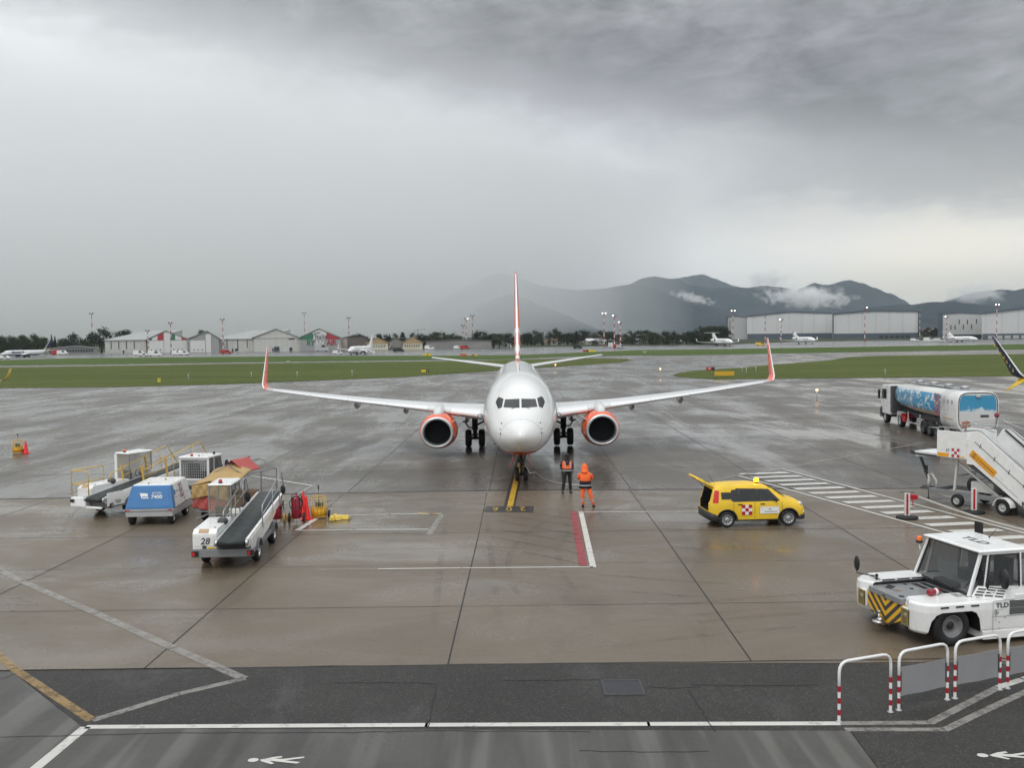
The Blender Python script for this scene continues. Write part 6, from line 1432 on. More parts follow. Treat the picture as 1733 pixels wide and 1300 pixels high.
# a second set of stairs cut by the right edge: only its head shows behind the first
def stair_head():
    T = thing('stair_truck', 'second boarding stairs cut off by the right edge, a red cone standing on it', 'boarding stairs', (20.9, 39.6, 0), R(-150))
    q = MB(); q.box(-.9, .9, -.9, 3.4, .45, .72).box(-.9, -.84, -.4, 3.4, .72, 1.75).box(.84, .9, -.4, 3.4, .72, 1.75).box(-.84, .84, -.4, 3.3, 1.66, 1.75); q.build('body', white, T, bevel=.02)
    q = MB()
    for s in (-1, 1): rail(q, [(s*.85, -.4, 1.75), (s*.85, -.4, 2.6), (s*.85, 1.2, 2.6), (s*.85, 1.2, 1.75)], .022)
    for k in range(4): q.bar((-.85, -.4, 1.95+.2*k), (.85, -.4, 1.95+.2*k), .02, .02)
    q.build('guard_frame', galv, T)
    q = MB(); q.bar((-.8, -.42, 1.9), (.0, -.42, 2.5), .05, .05).bar((.0, -.42, 1.9), (-.8, -.42, 2.5), .05, .05); q.build('red_brace', red, T)
    q = MB(); q.sphere((.95, -.2, 1.55), .2, 0, 12, 8, (.5, .8, 1.3)); q.build('mirror', blackp, T)
    for y in (.0, 2.6):
        for s in (-1, 1): wheel(T, s*.85, y, .36, .24, .55, ltgrey, s)
    M2 = Matrix.Translation((20.9, 39.6, 0))@Matrix.Rotation(R(-150), 4, 'Z'); return M2
stair_head(); 
_p = atY(1730, 744, 39.0); cone(0, 0, 'red cone standing on the second boarding stairs, right edge', .72, loc=(_p.x+.06, 39.0, 1.751))

# ---- aviation fuel tanker
def tanker():
    rl = V((27.75, 60.6, 0)); hd = R(-5.0)
    off = Matrix.Rotation(hd, 3, 'Z')@V((1.22, 0, 0)); T = thing('fuel_tanker', 'articulated fuel tanker painted with white clouds on blue sky', 'fuel truck', (rl.x+off.x, rl.y+off.y, 0), hd)
    W, y0, y1 = 1.22, 0.0, 13.0
    def ring(y, w, z0, z1, n=36, p_=3.4):
        out = []; zc = (z0+z1)/2; h = (z1-z0)/2
        for k in range(n):
            a = 2*pi*(k+.5)/n; c, s = cos(a), sin(a); f = (abs(c)**p_+abs(s)**p_)**(-1/p_); out.append(V((c*f*w, y, zc+s*f*h)))
        return out
    z0, z1 = 1.20, 3.28
    t_ = MB(); t_.loft([ring(3.0, W, z0+.15, z1), ring(9, W, z0+.15, z1-.04), ring(12.2, W, z0+.35, z1-.06), ring(13.0, W*.94, z0+.5, z1-.12)], 0, True); t_.build('tank', skyside, T)
    c = MB(); c.loft([ring(.0, W+.02, .75, z1+.02, p_=4.5), ring(.08, W+.05, .72, z1+.05, p_=4.5), ring(3.0, W+.04, .72, z1+.05, p_=4.5), ring(3.05, W, .8, z1, p_=4.5)], 0, True); c.build('pump_cabinet', white, T)
    q = MB(); q.loft([ring(-.012, W-.12, 1.0, z1-.10, p_=5), ring(-.005, W-.12, 1.0, z1-.10, p_=5)], 0, False); q.build('rear_panel', skyrear, T)
    q = MB(); q.tube(ring(-.02, W-.06, .95, z1-.04, p_=5)+[ring(-.02, W-.06, .95, z1-.04, p_=5)[0]], .025, 6, cap=False); q.build('rear_rim', dkgrey, T)
    q = MB(); q.sphere((.0, -.06, 3.02), .14, 0, 12, 8, (1.1, .5, .8)); q.build('rear_lamp', ltgrey, T)
    q = MB(); q.box(-.95, -.45, -.03, -.015, 1.05, 1.45).box(-.3, .3, -.03, -.015, .9, 1.05); q.build('hazard_plate', mat('brick_plate', C(178, 110, 84), .5), T, weld=False)
    q = MB(); q.box(.15, .65, -.035, -.015, 1.72, 1.86); q.build('rear_handle', dkgrey, T)
    q = MB()
    for s in (-1, 1): q.box(s*(W+.055)-.005, s*(W+.055)+.005, .8, 2.4, 1.50, 1.55)
    q.build('yellow_line', mat('pale_amber', C(200, 160, 90), .5), T, weld=False)
    q = MB()
    for s in (-1, 1):
        for k in range(3): q.box(s*(W+.056)-.005, s*(W+.056)+.005, .7+.75*k, 1.0+.75*k, 2.5, 2.72)
    q.build('vents', ltgrey, T, weld=False)
    # top walkway, hatches, rails
    q = MB(); q.box(-.35, .35, .6, 12.4, z1+.06, z1+.10)
    for k in range(4): q.lathe([(.30, 0), (.30, .16), (.2, .2)], (0, 2.2+2.9*k, z1+.10), (0, 0, 1), 16, cap=True)
    q.build('catwalk', galv, T); q = MB()
    for s in (-1, 1): rail(q, [(s*.55, 1.0, z1), (s*.55, 1.0, z1+.12), (s*.55, 12.2, z1+.10), (s*.55, 12.2, z1-.05)], .02)
    for k in range(4): q.tube([(-.3, 12.3+.1*k, z1-.05), (-.3, 12.3+.1*k, z1+.3)], .012, 5)
    q.build('top_rails', galv, T)
    # chassis and axles
    q = MB(); q.box(-.45, .45, .3, 15.2, .85, 1.18).box(-1.15, 1.15, .15, .35, .55, .85); q.build('chassis', dkgrey, T)
    q = MB(); q.box(-1.18, -1.12, 7.2, 10.2, .55, .62).box(-1.15, -1.10, 9.9, 10.05, .62, 1.3).box(-1.15, -1.10, 7.3, 7.45, .62, 1.3).box(-1.16, -.8, 11.6, 12.5, .60, 1.15); q.build('side_guard', ltgrey, T, bevel=.01)
    q = MB(); q.box(-1.20, -1.0, 3.1, 3.3, .6, 1.4); q.build('mud_flap', blackp, T)
    for y in (4.0, 5.35, 6.7):
        for s in (-1, 1): wheel(T, s*.98, y, .50, .40, .55, dkgrey, s)
    for y in (11.9, 15.6):
        for s in (-1, 1): wheel(T, s*.98, y, .50, .36, .55, ltgrey, s)
    q = MB(); q.box(-1.2, 1.2, 11.3, 11.42, .75, 1.05); q.build('tail_lamps', red, T); q = MB(); q.box(-1.17, -1.0, 10.6, 11.2, .5, .9); q.build('red_box', red, T, bevel=.02)
    # tractor cab
    cb = MB(); cb.prism([(14.1, .75), (16.6, .75), (16.65, 1.6), (16.45, 2.8), (16.1, 3.0), (14.1, 3.05)], 'yz', -1.2, 1.2); cb.build('cab', white, T, bevel=.07, seg=3)
    q = MB(); q.box(-1.21, 1.21, 13.55, 14.08, .95, 3.0); q.build('cab_rear_fairing', dkgrey, T, bevel=.05)
    for s in (-1, 1):
        q = MB(); q.prism([(15.0, 1.9), (16.35, 1.9), (16.25, 2.65), (15.0, 2.7)], 'yz', s*1.203-.004, s*1.203+.004); q.build('side_window', carglass, T)
        q = MB(); q.box(s*1.42-.08, s*1.42+.08, 16.2, 16.36, 1.9, 2.6); q.build('mirror', blackp, T, bevel=.03)
    q = MB(); q.prism([(16.0, .45), (16.75, .45), (16.75, 1.0), (16.5, 1.3), (16.15, 1.2)], 'yz', -1.22, 1.22); q.build('cab_bumper', blackp, T, bevel=.04)
    q = MB(); q.poly([(-1.05, 16.63, 1.7), (1.05, 16.63, 1.7), (1.0, 16.47, 2.7), (-1.0, 16.47, 2.7)]); q.build('windscreen', carglass, T)
    # checker at the tank rear
    ck = MB(); s = -1
    for i in range(4):
        for k in range(10):
            if (i+k) % 2 == 0: y = 3.1+.28*i; z = 1.55+.145*k; ck.box(-W-.008, -W+.004, y, y+.28, z, z+.145)
    ck.build('flank_checker', mat('pale_checker_red', C(176, 96, 100), .5), T, weld=False)
def sky_mat(name, vertical=False):
    m = bpy.data.materials.new(name); m.use_nodes = True; t = NT(m.node_tree); p = t.n['Principled BSDF']
    tc = t.node('ShaderNodeTexCoord').outputs['Object']; s = t.node('ShaderNodeSeparateXYZ'); t.put(s.inputs[0], tc)
    n = t.noise(t.mapv(tc, (1, 1, 1.8)), 1.6, 5, .6, .3)
    if not vertical:
        c = t.mix(t.rng(n, .50, .60), (*C(56, 142, 182), 1), (.60, .64, .66, 1))
        z = s.outputs[2]; band = t.m('MULTIPLY', t.m('GREATER_THAN', z, 1.72), t.m('LESS_THAN', z, 2.95))
        c = t.mix(band, (.62, .62, .60, 1), c); am = t.m('MULTIPLY', t.m('GREATER_THAN', z, 1.62), t.m('LESS_THAN', z, 1.72)); c = t.mix(am, c, (*C(205, 165, 100), 1))
    else:
        z = s.outputs[2]; zz = t.m('ADD', z, t.m('MULTIPLY', t.m('SUBTRACT', n, .5), 1.3))
        c = t.mix(t.rng(zz, 2.1, 2.25), (.60, .64, .66, 1), (*C(56, 142, 182), 1)); c = t.mix(t.m('LESS_THAN', z, 1.95), c, (.60, .60, .58, 1)); c = t.mix(t.m('GREATER_THAN', z, 3.08), c, (.60, .60, .58, 1))
    t.put(p.inputs['Base Color'], c); p.inputs['Roughness'].default_value = .32; p.inputs['Coat Weight'].default_value = .3; return m
skyside = sky_mat('cloud_livery_side'); skyrear = sky_mat('cloud_livery_rear', True)
tanker()

# ================================================================ PEOPLE (one skinned body each, clothing as children)
def skin(name, joints, edges, mats, parent, sub=1, loc=None, smooth=True):
    me = bpy.data.meshes.new(name); me.from_pydata([j[0] for j in joints], edges, []); o = bpy.data.objects.new(name, me); col.objects.link(o)
    bm = bmesh.new(); bm.from_mesh(me); ly = bm.verts.layers.skin.verify()
    for v, j in zip(bm.verts, joints):
        r = j[1]; v[ly].radius = (r, r) if not isinstance(r, tuple) else r
    bm.verts.ensure_lookup_table(); bm.verts[0][ly].use_root = True
    bm.to_mesh(me); bm.free()
    m = o.modifiers.new('s', 'SKIN'); m.use_smooth_shade = True; m.use_x_symmetry = False
    m = o.modifiers.new('u', 'SUBSURF'); m.levels = m.render_levels = sub
    bake(o)
    for x in (mats if isinstance(mats, list) else [mats]): o.data.materials.append(x)
    for p in o.data.polygons: p.use_smooth = True
    if parent: o.parent = parent
    return o
skinm = mat('skin', (.30, .17, .11), .5); skind = mat('dark_skin', (.07, .045, .035), .5)
hiviz = mat('hi_vis_orange', (1.0, .16, .035), .6, var=.06, vs=6, bump=.25, bs=7); _p = hiviz.node_tree.nodes['Principled BSDF']
navy = mat('navy_cloth', (.012, .018, .028), .7, var=.15, vs=8, bump=.2, bs=8); dkcloth = mat('dark_trousers', (.016, .017, .018), .75, var=.2, vs=8, bump=.3, bs=8)
refl = mat('reflective_tape', (.50, .52, .54), .35, metal=.2); hairm = mat('black_cap', (.01, .01, .011), .7)
def hand(body_j, edges, wrist, idx, dirv, side):
    # palm, four fingers, thumb appended to a body skeleton
    d = V(dirv).normalized(); sdv = d.cross(V((0, 1, 0))).normalized()*side; w = V(wrist)
    palm = len(body_j); body_j.append((w+d*.06, .028)); edges.append((idx, palm))
    for k, L in enumerate((.075, .085, .08, .062)):
        b0 = w+d*.085+sdv*(.030-.02*k); i0 = len(body_j); body_j.append((b0, .010)); body_j.append((b0+d*L*.6+V((0, .012, 0)), .009)); body_j.append((b0+d*L+V((0, .035, 0)), .0075)); edges += [(palm, i0), (i0, i0+1), (i0+1, i0+2)]
    i0 = len(body_j); body_j.append((w+d*.04+sdv*.04, .011)); body_j.append((w+d*.075+sdv*.062, .009)); edges += [(palm, i0), (i0, i0+1)]
def person(label, loc, rz, kind):
    T = thing('person', label, 'person', loc, rz, None)
    # local: facing -y (towards the camera) ; x right in picture
    if kind == 'vest':
        hips = [(-.10, 0, .93), (.10, 0, .93)]; kn = [(-.15, -.03, .50), (.13, -.02, .50)]; an = [(-.20, .02, .09), (.15, .0, .09)]; toe = [(-.23, -.14, .035), (.17, -.16, .035)]
        sh = [(-.19, .0, 1.43), (.19, 0, 1.43)]; el_ = [(-.27, .05, 1.16), (.27, .06, 1.16)]; wr = [(-.18, -.10, .98), (.20, -.08, .96)]; hd_ = V((.01, -.02, 1.62))
    else:
        hips = [(-.10, 0, .92), (.11, 0, .92)]; kn = [(-.12, -.02, .50), (.22, -.03, .50)]; an = [(-.10, .04, .09), (.33, .05, .09)]; toe = [(-.11, .18, .035), (.36, .19, .035)]
        sh = [(-.19, .04, 1.41), (.19, .04, 1.41)]; el_ = [(-.30, .16, 1.17), (.30, .16, 1.17)]; wr = [(-.10, .36, 1.20), (.10, .36, 1.20)]; hd_ = V((-.02, .10, 1.60))
    J = [((0, 0, .96), .10), ((0, .01, 1.15), .11), ((0, .01, 1.33), .12), ((0, .0, 1.46), .065), (tuple(hd_-V((0, 0, .08))), .062), (tuple(hd_), .085), (tuple(hd_+V((0, 0, .09))), .070)]
    E_ = [(0, 1), (1, 2), (2, 3), (3, 4), (4, 5), (5, 6)]
    for i in (0, 1):
        a = len(J); J += [(hips[i], .085), (kn[i], .055), (an[i], .038), (toe[i], .032)]; E_ += [(0, a), (a, a+1), (a+1, a+2), (a+2, a+3)]
    for i in (0, 1):
        a = len(J); J += [(sh[i], .055), (el_[i], .04), (wr[i], .028)]; E_ += [(2, a), (a, a+1), (a+1, a+2)]
        d = (V(wr[i])-V(el_[i])).normalized(); hand(J, E_, wr[i], a+2, d, -1 if i else 1)
    sk_ = skind if kind == 'vest' else skinm
    body = skin('body', J, E_, sk_, T)
    # face: nose, brow, eyes, mouth, ears on the -y / +y side
    fd = -1 if kind == 'vest' else 1
    f = MB(); f.sphere(hd_+V((0, fd*.095, .0)), .016, 0, 8, 6, (.8, 1.2, 1.6)); f.sphere(hd_+V((-.085, 0, .0)), .02, 0, 8, 6, (.5, .8, 1.3)); f.sphere(hd_+V((.085, 0, .0)), .02, 0, 8, 6, (.5, .8, 1.3)); f.build('face_features', sk_, body)
    f = MB(); f.sphere(hd_+V((-.03, fd*.082, .03)), .011, 0, 8, 6); f.sphere(hd_+V((.03, fd*.082, .03)), .011, 0, 8, 6); f.build('eyes', blackp, body, weld=False)
    # trousers
    tr = []; te = []
    tr.append(((0, 0, .96), .125)); tm = hiviz if kind != 'vest' else dkcloth
    for i in (0, 1):
        a = len(tr); k_ = V(kn[i]); h_ = V(hips[i]); n_ = V(an[i])
        tr += [(hips[i], .115), (tuple((h_+k_)/2), .10), (kn[i], .085), (tuple((k_+n_)/2), .078), (tuple(n_+V((0, 0, .0))), .078)]; te += [(0, a), (a, a+1), (a+1, a+2), (a+2, a+3), (a+3, a+4)]
    tro = skin('trousers', tr, te, tm, T)
    for i in (0, 1):
        b = MB(); n_, t2 = V(an[i]), V(toe[i]); b.loft([[V(p)+V((x, 0, z)) for x, z in ((-.05, -.035), (.05, -.035), (.045, .02), (0, hh), (-.045, .02))] for p, hh in ((n_+(n_-t2)*.28+V((0, 0, -.055)), .04), (n_+V((0, 0, -.055)), .09), ((n_+t2)/2+V((0, 0, -.025)), .05), (t2+(t2-n_)*.1, .02))]); b.build('shoe', blackp if kind == 'vest' else dkcloth, T)
    # reflective bands on trousers
    for i in (0, 1):
        k_ = V(kn[i]); n_ = V(an[i])
        for t_ in ((.35, .58) if kind != 'vest' else ()):
            c = k_*(1-t_)+n_*t_; b = MB(); d_ = (n_-k_).normalized(); b.lathe([(.088, -.022), (.090, .022)], c, d_, 16); b.build('reflective_band', refl if t_ < .5 else refl, tro)
    # jacket
    jr = .165 if kind != 'vest' else .15; jm = hiviz if kind != 'vest' else navy
    low = .80 if kind != 'vest' else .90
    tj = MB(); rg = []
    for z, w, dth in ((low, .262, .175), (low+.12, .250, .175), (1.10, .222, .165), (1.25, .225, .165), (1.36, .232, .16), (1.44, .19, .125), (1.49, .10, .085), (1.53, .075, .075)):
        y_ = .01+(.05 if kind != 'vest' and z > 1.2 else 0); rg.append([V((w*cos(a)*(abs(cos(a))**-.15 if abs(cos(a)) > .1 else 1.2), y_+dth*sin(a), z+.006*sin(3*a+z*9))) for a in [2*pi*k/24 for k in range(24)]])
    if kind != 'vest':
        tj.loft(rg[:2]+[rg[2]], 1, True, True); tj.loft(rg[2:], 0, True, True); jo = tj.build('jacket', [hiviz, navy], T)
        b = MB(); b.loft([[p*1 + V((p.x*.02, (p.y)*.02, 0)) for p in r_] for r_ in ([V((p.x, p.y, .90)) for p in rg[1]], [V((p.x, p.y, .945)) for p in rg[1]])], 0, True, False); b.build('reflective_band', refl, jo)
        hdm = MB(); hd_rg = []
        for z, r_, y_ in ((1.44, .17, .03), (1.50, .155, .05), (1.58, .148, .075), (1.66, .14, .08), (1.73, .115, .07), (1.79, .065, .045), (1.83, .015, .02)): hd_rg.append([V((-.02+r_*.92*cos(a), y_+r_*sin(a), z)) for a in [2*pi*k/20 for k in range(20)]])
        hdm.loft(hd_rg); hdm.build('hood', hiviz, jo)
    else:
        tj.loft(rg, 0, True, True); jo = tj.build('jacket', navy, T)
        vr = [[V((p.x*1.04, p.y*1.05, p.z)) for p in r_] for r_ in rg[2:6]]
        v = MB(); n = 24
        # vest: leave a V opening at the front (angle -90 deg)
        base = len(v.v)
        for r_ in range(3):
            for k in range(n):
                am = -pi/2; a = 2*pi*(k+.5)/n; da = abs((a-am+pi) % (2*pi)-pi)
                lim = (.06, .22, .42)[r_]
                if da < lim+.02: continue
                v.add([vr[r_][k], vr[r_][(k+1) % n], vr[r_+1][(k+1) % n], vr[r_+1][k]], [(0, 1, 2, 3)], 0, True)
        vo = v.build('vest', hiviz, T)
        b = MB()
        for x in (-.115, .115): b.box(x-.018, x+.018, -.168, -.160, 1.12, 1.42)
        b.build('vest_tape', refl, vo, weld=False)
        b = MB(); b.loft([[V((p.x*1.03, p.y*1.04, z)) for p in rg[1]] for z in (1.0, 1.04)], 0, True, False); b.build('reflective_band', refl, jo)
        cpm = MB(); cpm.sphere(hd_+V((0, .0, .065)), .105, 0, 16, 10, (1, 1.05, .8)); cpm.loft([[hd_+V((x, -.09-dy, .06)) for x, dy in ((-.07, 0), (0, .0), (.07, 0))], [hd_+V((x, -.09-dy, .05)) for x, dy in ((-.055, .05), (0, .075), (.055, .05))]], 0, True, False, False); cpm.build('cap', hairm, T)
        sc_ = MB(); sc_.lathe([(.09, 1.44), (.095, 1.50), (.085, 1.56)], (0, -.01, 0), (0, 0, 1), 16); sc_.build('neck_scarf', hairm, T)
    # sleeves
    for i in (0, 1):
        s = skin('sleeve', [(sh[i], .085), (tuple((V(sh[i])+V(el_[i]))/2), .075), (el_[i], .066), (tuple(V(wr[i])*.85+V(el_[i])*.15), .052)], [(0, 1), (1, 2), (2, 3)], jm, T)
    return T
p1_ = at(960, 834); person('person in a dark cap, orange vest and dark trousers facing the camera', (p1_.x, p1_.y, 0), R(6), 'vest')
p2_ = at(995, 859); person('person in a hooded orange rain suit seen from behind', (p2_.x-.10, p2_.y, 0), R(-4), 'suit')
# cable from the nose gear along the ground, and the nose-wheel chock
ct = MB(); pts = [V((.55, 46.6, .95)), V((.8, 46.2, .55))]
for a, b in ((905, 800), (922, 812), (940, 818), (960, 821), (985, 822)): q = at(a, b); pts.append(V((q.x, q.y, .02)))
ct.tube(pts, .022, 6); tag(ct.build('headset_cable', offwhite), 'thin pale cable trailing from the nose gear across the ground', 'cable')
# ================================================================ FAR FIELD
def base(px, py):       # ground point and metres-per-pixel there
    p = at(px, py); return p, p.y/FPX
# ---- hangars
cladw = mat('cladding_pale', (.50, .50, .47), .5, var=.06, vs=.3); cladg = mat('cladding_grey', (.27, .275, .28), .5, var=.06, vs=.2)
roofm = mat('roof_sheet', (.33, .34, .33), .45, var=.1, vs=.15, vstr=(1, .1, 1)); darkopen = mat('dark_opening', (.03, .035, .04), .5); whited = mat('hangar_door_white', (.60, .60, .59), .5, var=.04, vs=.3)
gband = mat('sign_green', C(52, 112, 84), .5, var=.1, vs=.4); rband = mat('sign_red', C(160, 52, 62), .5, var=.1, vs=.4)
def ribs(m_, scale, depth=.12):
    t = NT(m_.node_tree); p = t.n['Principled BSDF']; tc = t.node('ShaderNodeTexCoord').outputs['Object']; s = t.node('ShaderNodeSeparateXYZ'); t.put(s.inputs[0], tc)
    f = t.m('FRACT', t.m('MULTIPLY', s.outputs[0], scale)); k = t.rng(t.m('ABSOLUTE', t.m('SUBTRACT', f, .5)), .38, .5, 1, 1-depth)
    cb = t.node('ShaderNodeCombineXYZ'); [t.put(cb.inputs[i], k) for i in range(3)]
    src = p.inputs['Base Color'].links[0].from_socket; t.put(p.inputs['Base Color'], t.mix(1.0, src, cb.outputs[0], 'MULTIPLY'))
ribs(cladw, .35); ribs(cladg, .12, .15)
def hangar(label, x0, x1, pybase, eave, ridge, depth, name='hangar', wall=None, roof=None, extra=None, group=None, xm=None, rz=0.0):
    # x0,x1 px of the front; eave / ridge heights in px above the base
    p0, s0 = base((x0+x1)/2, pybase); w = (x1-x0)*s0; T = thing(name, label, 'hangar', (p0.x, p0.y, p0.z-.05), rz, group)
    he, hr = eave*s0, ridge*s0; xr = 0 if xm is None else (xm-(x0+x1)/2)*s0
    SK = p0.x/p0.y
    def skew(mb): mb.v = [(v[0]+max(v[1], 0)*SK, v[1], v[2]) for v in mb.v]; return mb
    b = MB(); b.prism([(-w/2, 0), (w/2, 0), (w/2, he), (xr, hr), (-w/2, he)], 'xz', 0, depth); skew(b).build('wall', wall or cladw, T)
    r_ = MB(); e = .8; 
    for a, c in (((-w/2-e, he-.15), (xr, hr)), ((xr, hr), (w/2+e, he-.15))): r_.prism([(a[0], a[1]+.12), (c[0], c[1]+.12), (c[0], c[1]+.45), (a[0], a[1]+.45)], 'xz', -.6, depth+.6)
    skew(r_).build('roof', roof or roofm, T, weld=False)
    def P(px, h, off=-.12): return V(((px-(x0+x1)/2)*s0, off, h*s0))
    if extra: extra(T, P, s0)
    return T
def quad(T, P, nm, m_, x0, x1, h0, h1, off=-.12, th=.10):
    a, b = P(x0, h0, off), P(x1, h1, off); q = MB(); q.box(a.x, b.x, off-th/2, off+th/2, a.z, b.z); return q.build(nm, m_, T)
def poly_(T, P, nm, m_, pts, off=-.12, th=.10):
    q = MB(); q.prism([(P(x, h).x, P(x, h).z) for x, h in pts], 'xz', off-th/2, off+th/2); return q.build(nm, m_, T)
# long shed left (x178..250) - side wall with ridge roof running away to the right
def ex1(T, P, s):
    for k in range(4): quad(T, P, 'drainpipe', darkopen, 188+k*13, 189.2+k*13, 7, 20)
    quad(T, P, 'door', darkopen, 208, 210.5, 0, 4.5); quad(T, P, 'door', darkopen, 236, 238, 0, 5)
def shed(label, x0, x1, pyb, eave, back, xr0, xr1, extra=None, wallm=None):
    # building seen on its long side: eave line in front, roof climbing back to a ridge seen from px xr0..xr1
    p0, s0 = base((x0+x1)/2, pyb); T = thing('hangar', label, 'hangar', (p0.x, p0.y, p0.z-.05), 0); w = (x1-x0)*s0; he, hr = eave*s0, back*s0
    xc = (x0+x1)/2; b = MB(); d = 30.0
    b.loft([[V((-w/2, 0, 0)), V((w/2, 0, 0)), V((w/2, 0, he)), V((-w/2, 0, he))], [V(((xr0-xc)*s0*1.06, d, 0)), V(((xr1-xc)*s0*1.06, d, 0)), V(((xr1-xc)*s0*1.06, d, hr)), V(((xr0-xc)*s0*1.06, d, hr))]], 0, False); b.build('wall', wallm or cladw, T)
    r_ = MB(); r_.add([(-w/2-.6, -.6, he+.1), (w/2+.2, -.6, he+.1), ((xr1-xc)*s0*1.06, d, hr+.5), ((xr0-xc)*s0*1.06, d, hr+.5), (-w/2-.6, -.6, he-.15), (w/2+.2, -.6, he-.15), ((xr1-xc)*s0*1.06, d, hr+.1), ((xr0-xc)*s0*1.06, d, hr+.1)], [(0, 1, 2, 3), (7, 6, 5, 4), (0, 4, 5, 1), (1, 5, 6, 2), (2, 6, 7, 3), (3, 7, 4, 0)]); r_.build('roof', roofm, T)
    def P(px, h, off=-.12): return V(((px-xc)*s0, off, h*s0))
    if extra: extra(T, P, s0)
shed('long pale shed side with dark drainpipes, leftmost of the hangars', 178, 247, 597.5, 22, 37, 212, 274, ex1)
def tricol(T, P, s):
    xl, xm, xr = 253, 282.5, 318
    def top(x): return 23+14.2*(1-abs(x-xm)/(32 if x < xm else 36))
    for a, b, m_, nm in ((253, 258, gband, 'green_panel'), (258, 267.5, whited, 'white_panel'), (267.5, 277.5, rband, 'red_panel'), (289.5, 297.5, gband, 'green_panel'), (297.5, 308, whited, 'white_panel'), (308, 317, rband, 'red_panel')):
        poly_(T, P, nm, m_, [(a, 21.5), (b, 21.5), (b, top(b)-1.2), (a, top(a)-1.2)], -.22)
    quad(T, P, 'tall_door', whited, 278.5, 289, 0, 34, -.25); quad(T, P, 'hangar_door', whited, 253.5, 277.5, .5, 20.5, -.2); quad(T, P, 'hangar_door', whited, 290, 317, .5, 20.5, -.2)
    for k in range(3): quad(T, P, 'door_window', darkopen, 256+k*7.5, 257.6+k*7.5, 4, 6, -.3); quad(T, P, 'door_window', darkopen, 294+k*7.2, 295.6+k*7.2, 4, 6, -.3)
hangar('pale hangar with green, white and red gable panels', 250, 319, 597, 22, 37, 30, extra=tricol, xm=282.5)
def ex3(T, P, s):
    quad(T, P, 'tall_door', whited, 349, 358, 0, 31, -.2); quad(T, P, 'hangar_door', whited, 322.5, 348, .5, 20.5, -.2)
    for k in range(3): quad(T, P, 'door_window', darkopen, 328+k*7, 329.6+k*7, 4, 6, -.3)
hangar('grey gabled hangar with one tall white door, right of the green, white and red gable', 320, 371, 596.7, 23, 36, 30, extra=ex3, xm=352, wall=mat('gable_grey', (.30, .30, .30), .5, var=.05))
def ex4(T, P, s):
    for k, x in enumerate((366, 369, 384, 402, 418)): quad(T, P, 'drainpipe', darkopen, x, x+1.2, 4 if k % 2 else 7, 21)
    quad(T, P, 'door', darkopen, 368, 370, 0, 5); quad(T, P, 'window', darkopen, 398, 403, 2, 5.5); quad(T, P, 'small_door', darkopen, 393, 395, 0, 6)
shed('pale shed side with dark drainpipes, middle of the hangar row', 360, 429, 595.8, 22, 36, 400, 466, ex4)
def ex5(T, P, s):
    quad(T, P, 'roller_door', mat('slate_door', (.045, .06, .075), .5), 464, 473, 1, 8.5, -.2); quad(T, P, 'door', darkopen, 461, 463, 1, 6); quad(T, P, 'door', darkopen, 490, 494.5, 1, 7)
    quad(T, P, 'vent', darkopen, 489, 499, 20.5, 22.5); quad(T, P, 'cladding_seam', darkopen, 430, 506, 22.2, 22.7, -.08, .06)
hangar('plain pale gabled hangar with a dark roller door, left of the lettered gable', 429.5, 506, 595.2, 23.5, 38, 34, extra=ex5, xm=468)
def ex6(T, P, s):
    xm = 541
    def top(x): return 22+15.5*(1-abs(x-xm)/36)-1.0
    poly_(T, P, 'green_panel', gband, [(507.5, 20), (530, 20), (530, top(530)), (507.5, top(507.5))], -.2)
    poly_(T, P, 'white_panel', whited, [(530, 20), (553, 20), (553, top(553)), (541, top(541)), (530, top(530))], -.2)
    poly_(T, P, 'red_panel', rband, [(553, 20), (575.5, 20), (575.5, top(575.5)), (553, top(553))], -.2)
    quad(T, P, 'hangar_door', mat('gable_grey', (.3, .3, .3), .5), 508, 575, .5, 19.5, -.16)
    p = P(541.5, 24.5, -.32); txt('gable_lettering', "l'Italia", 11*s, p, (1, 0, 0), (0, 0, 1), mat('letter_dark', (.05, .06, .06), .5), T, depth=.03, bold=.03)
    p = P(537.5, 31, -.32); txt('gable_lettering', "scopri", 4.6*s, p, (1, 0, .12), (0, 0, 1), MT['letter_dark'], T, depth=.03, bold=.02)
    for w, x, m_ in (('RY', 526.3, gband), ('AN', 541.3, whited), ('AIR', 561.6, rband)):
        p = P(x, 14, -.32); txt('airline_lettering', w, 12.5*s, p, (1, 0, 0), (0, 0, 1), m_, T, depth=.03, bold=.12, sx=.86)
hangar('hangar whose gable carries green, white and red panels and large lettering', 506.5, 576.5, 594.5, 22, 37.8, 34, extra=ex6, xm=541)
hangar('low pink-grey annex right of the lettered hangar', 577, 588, 593, 19, 22, 16, wall=mat('annex', (.42, .36, .32), .5))
# low terminal shed on the far left
def ex0(T, P, s):
    for k in range(14): quad(T, P, 'window', darkopen, 95+k*4.6, 98+k*4.6, 4, 8)
    quad(T, P, 'glazed_band', mat('blue_band', (.12, .18, .22), .3), 116, 160, 10.2, 11.3)
hangar('low flat grey building behind the far-left airliner', 90, 166, 599.5, 10, 13, 12, name='terminal_building', extra=ex0, wall=mat('flat_grey', (.22, .22, .22), .6, var=.1))
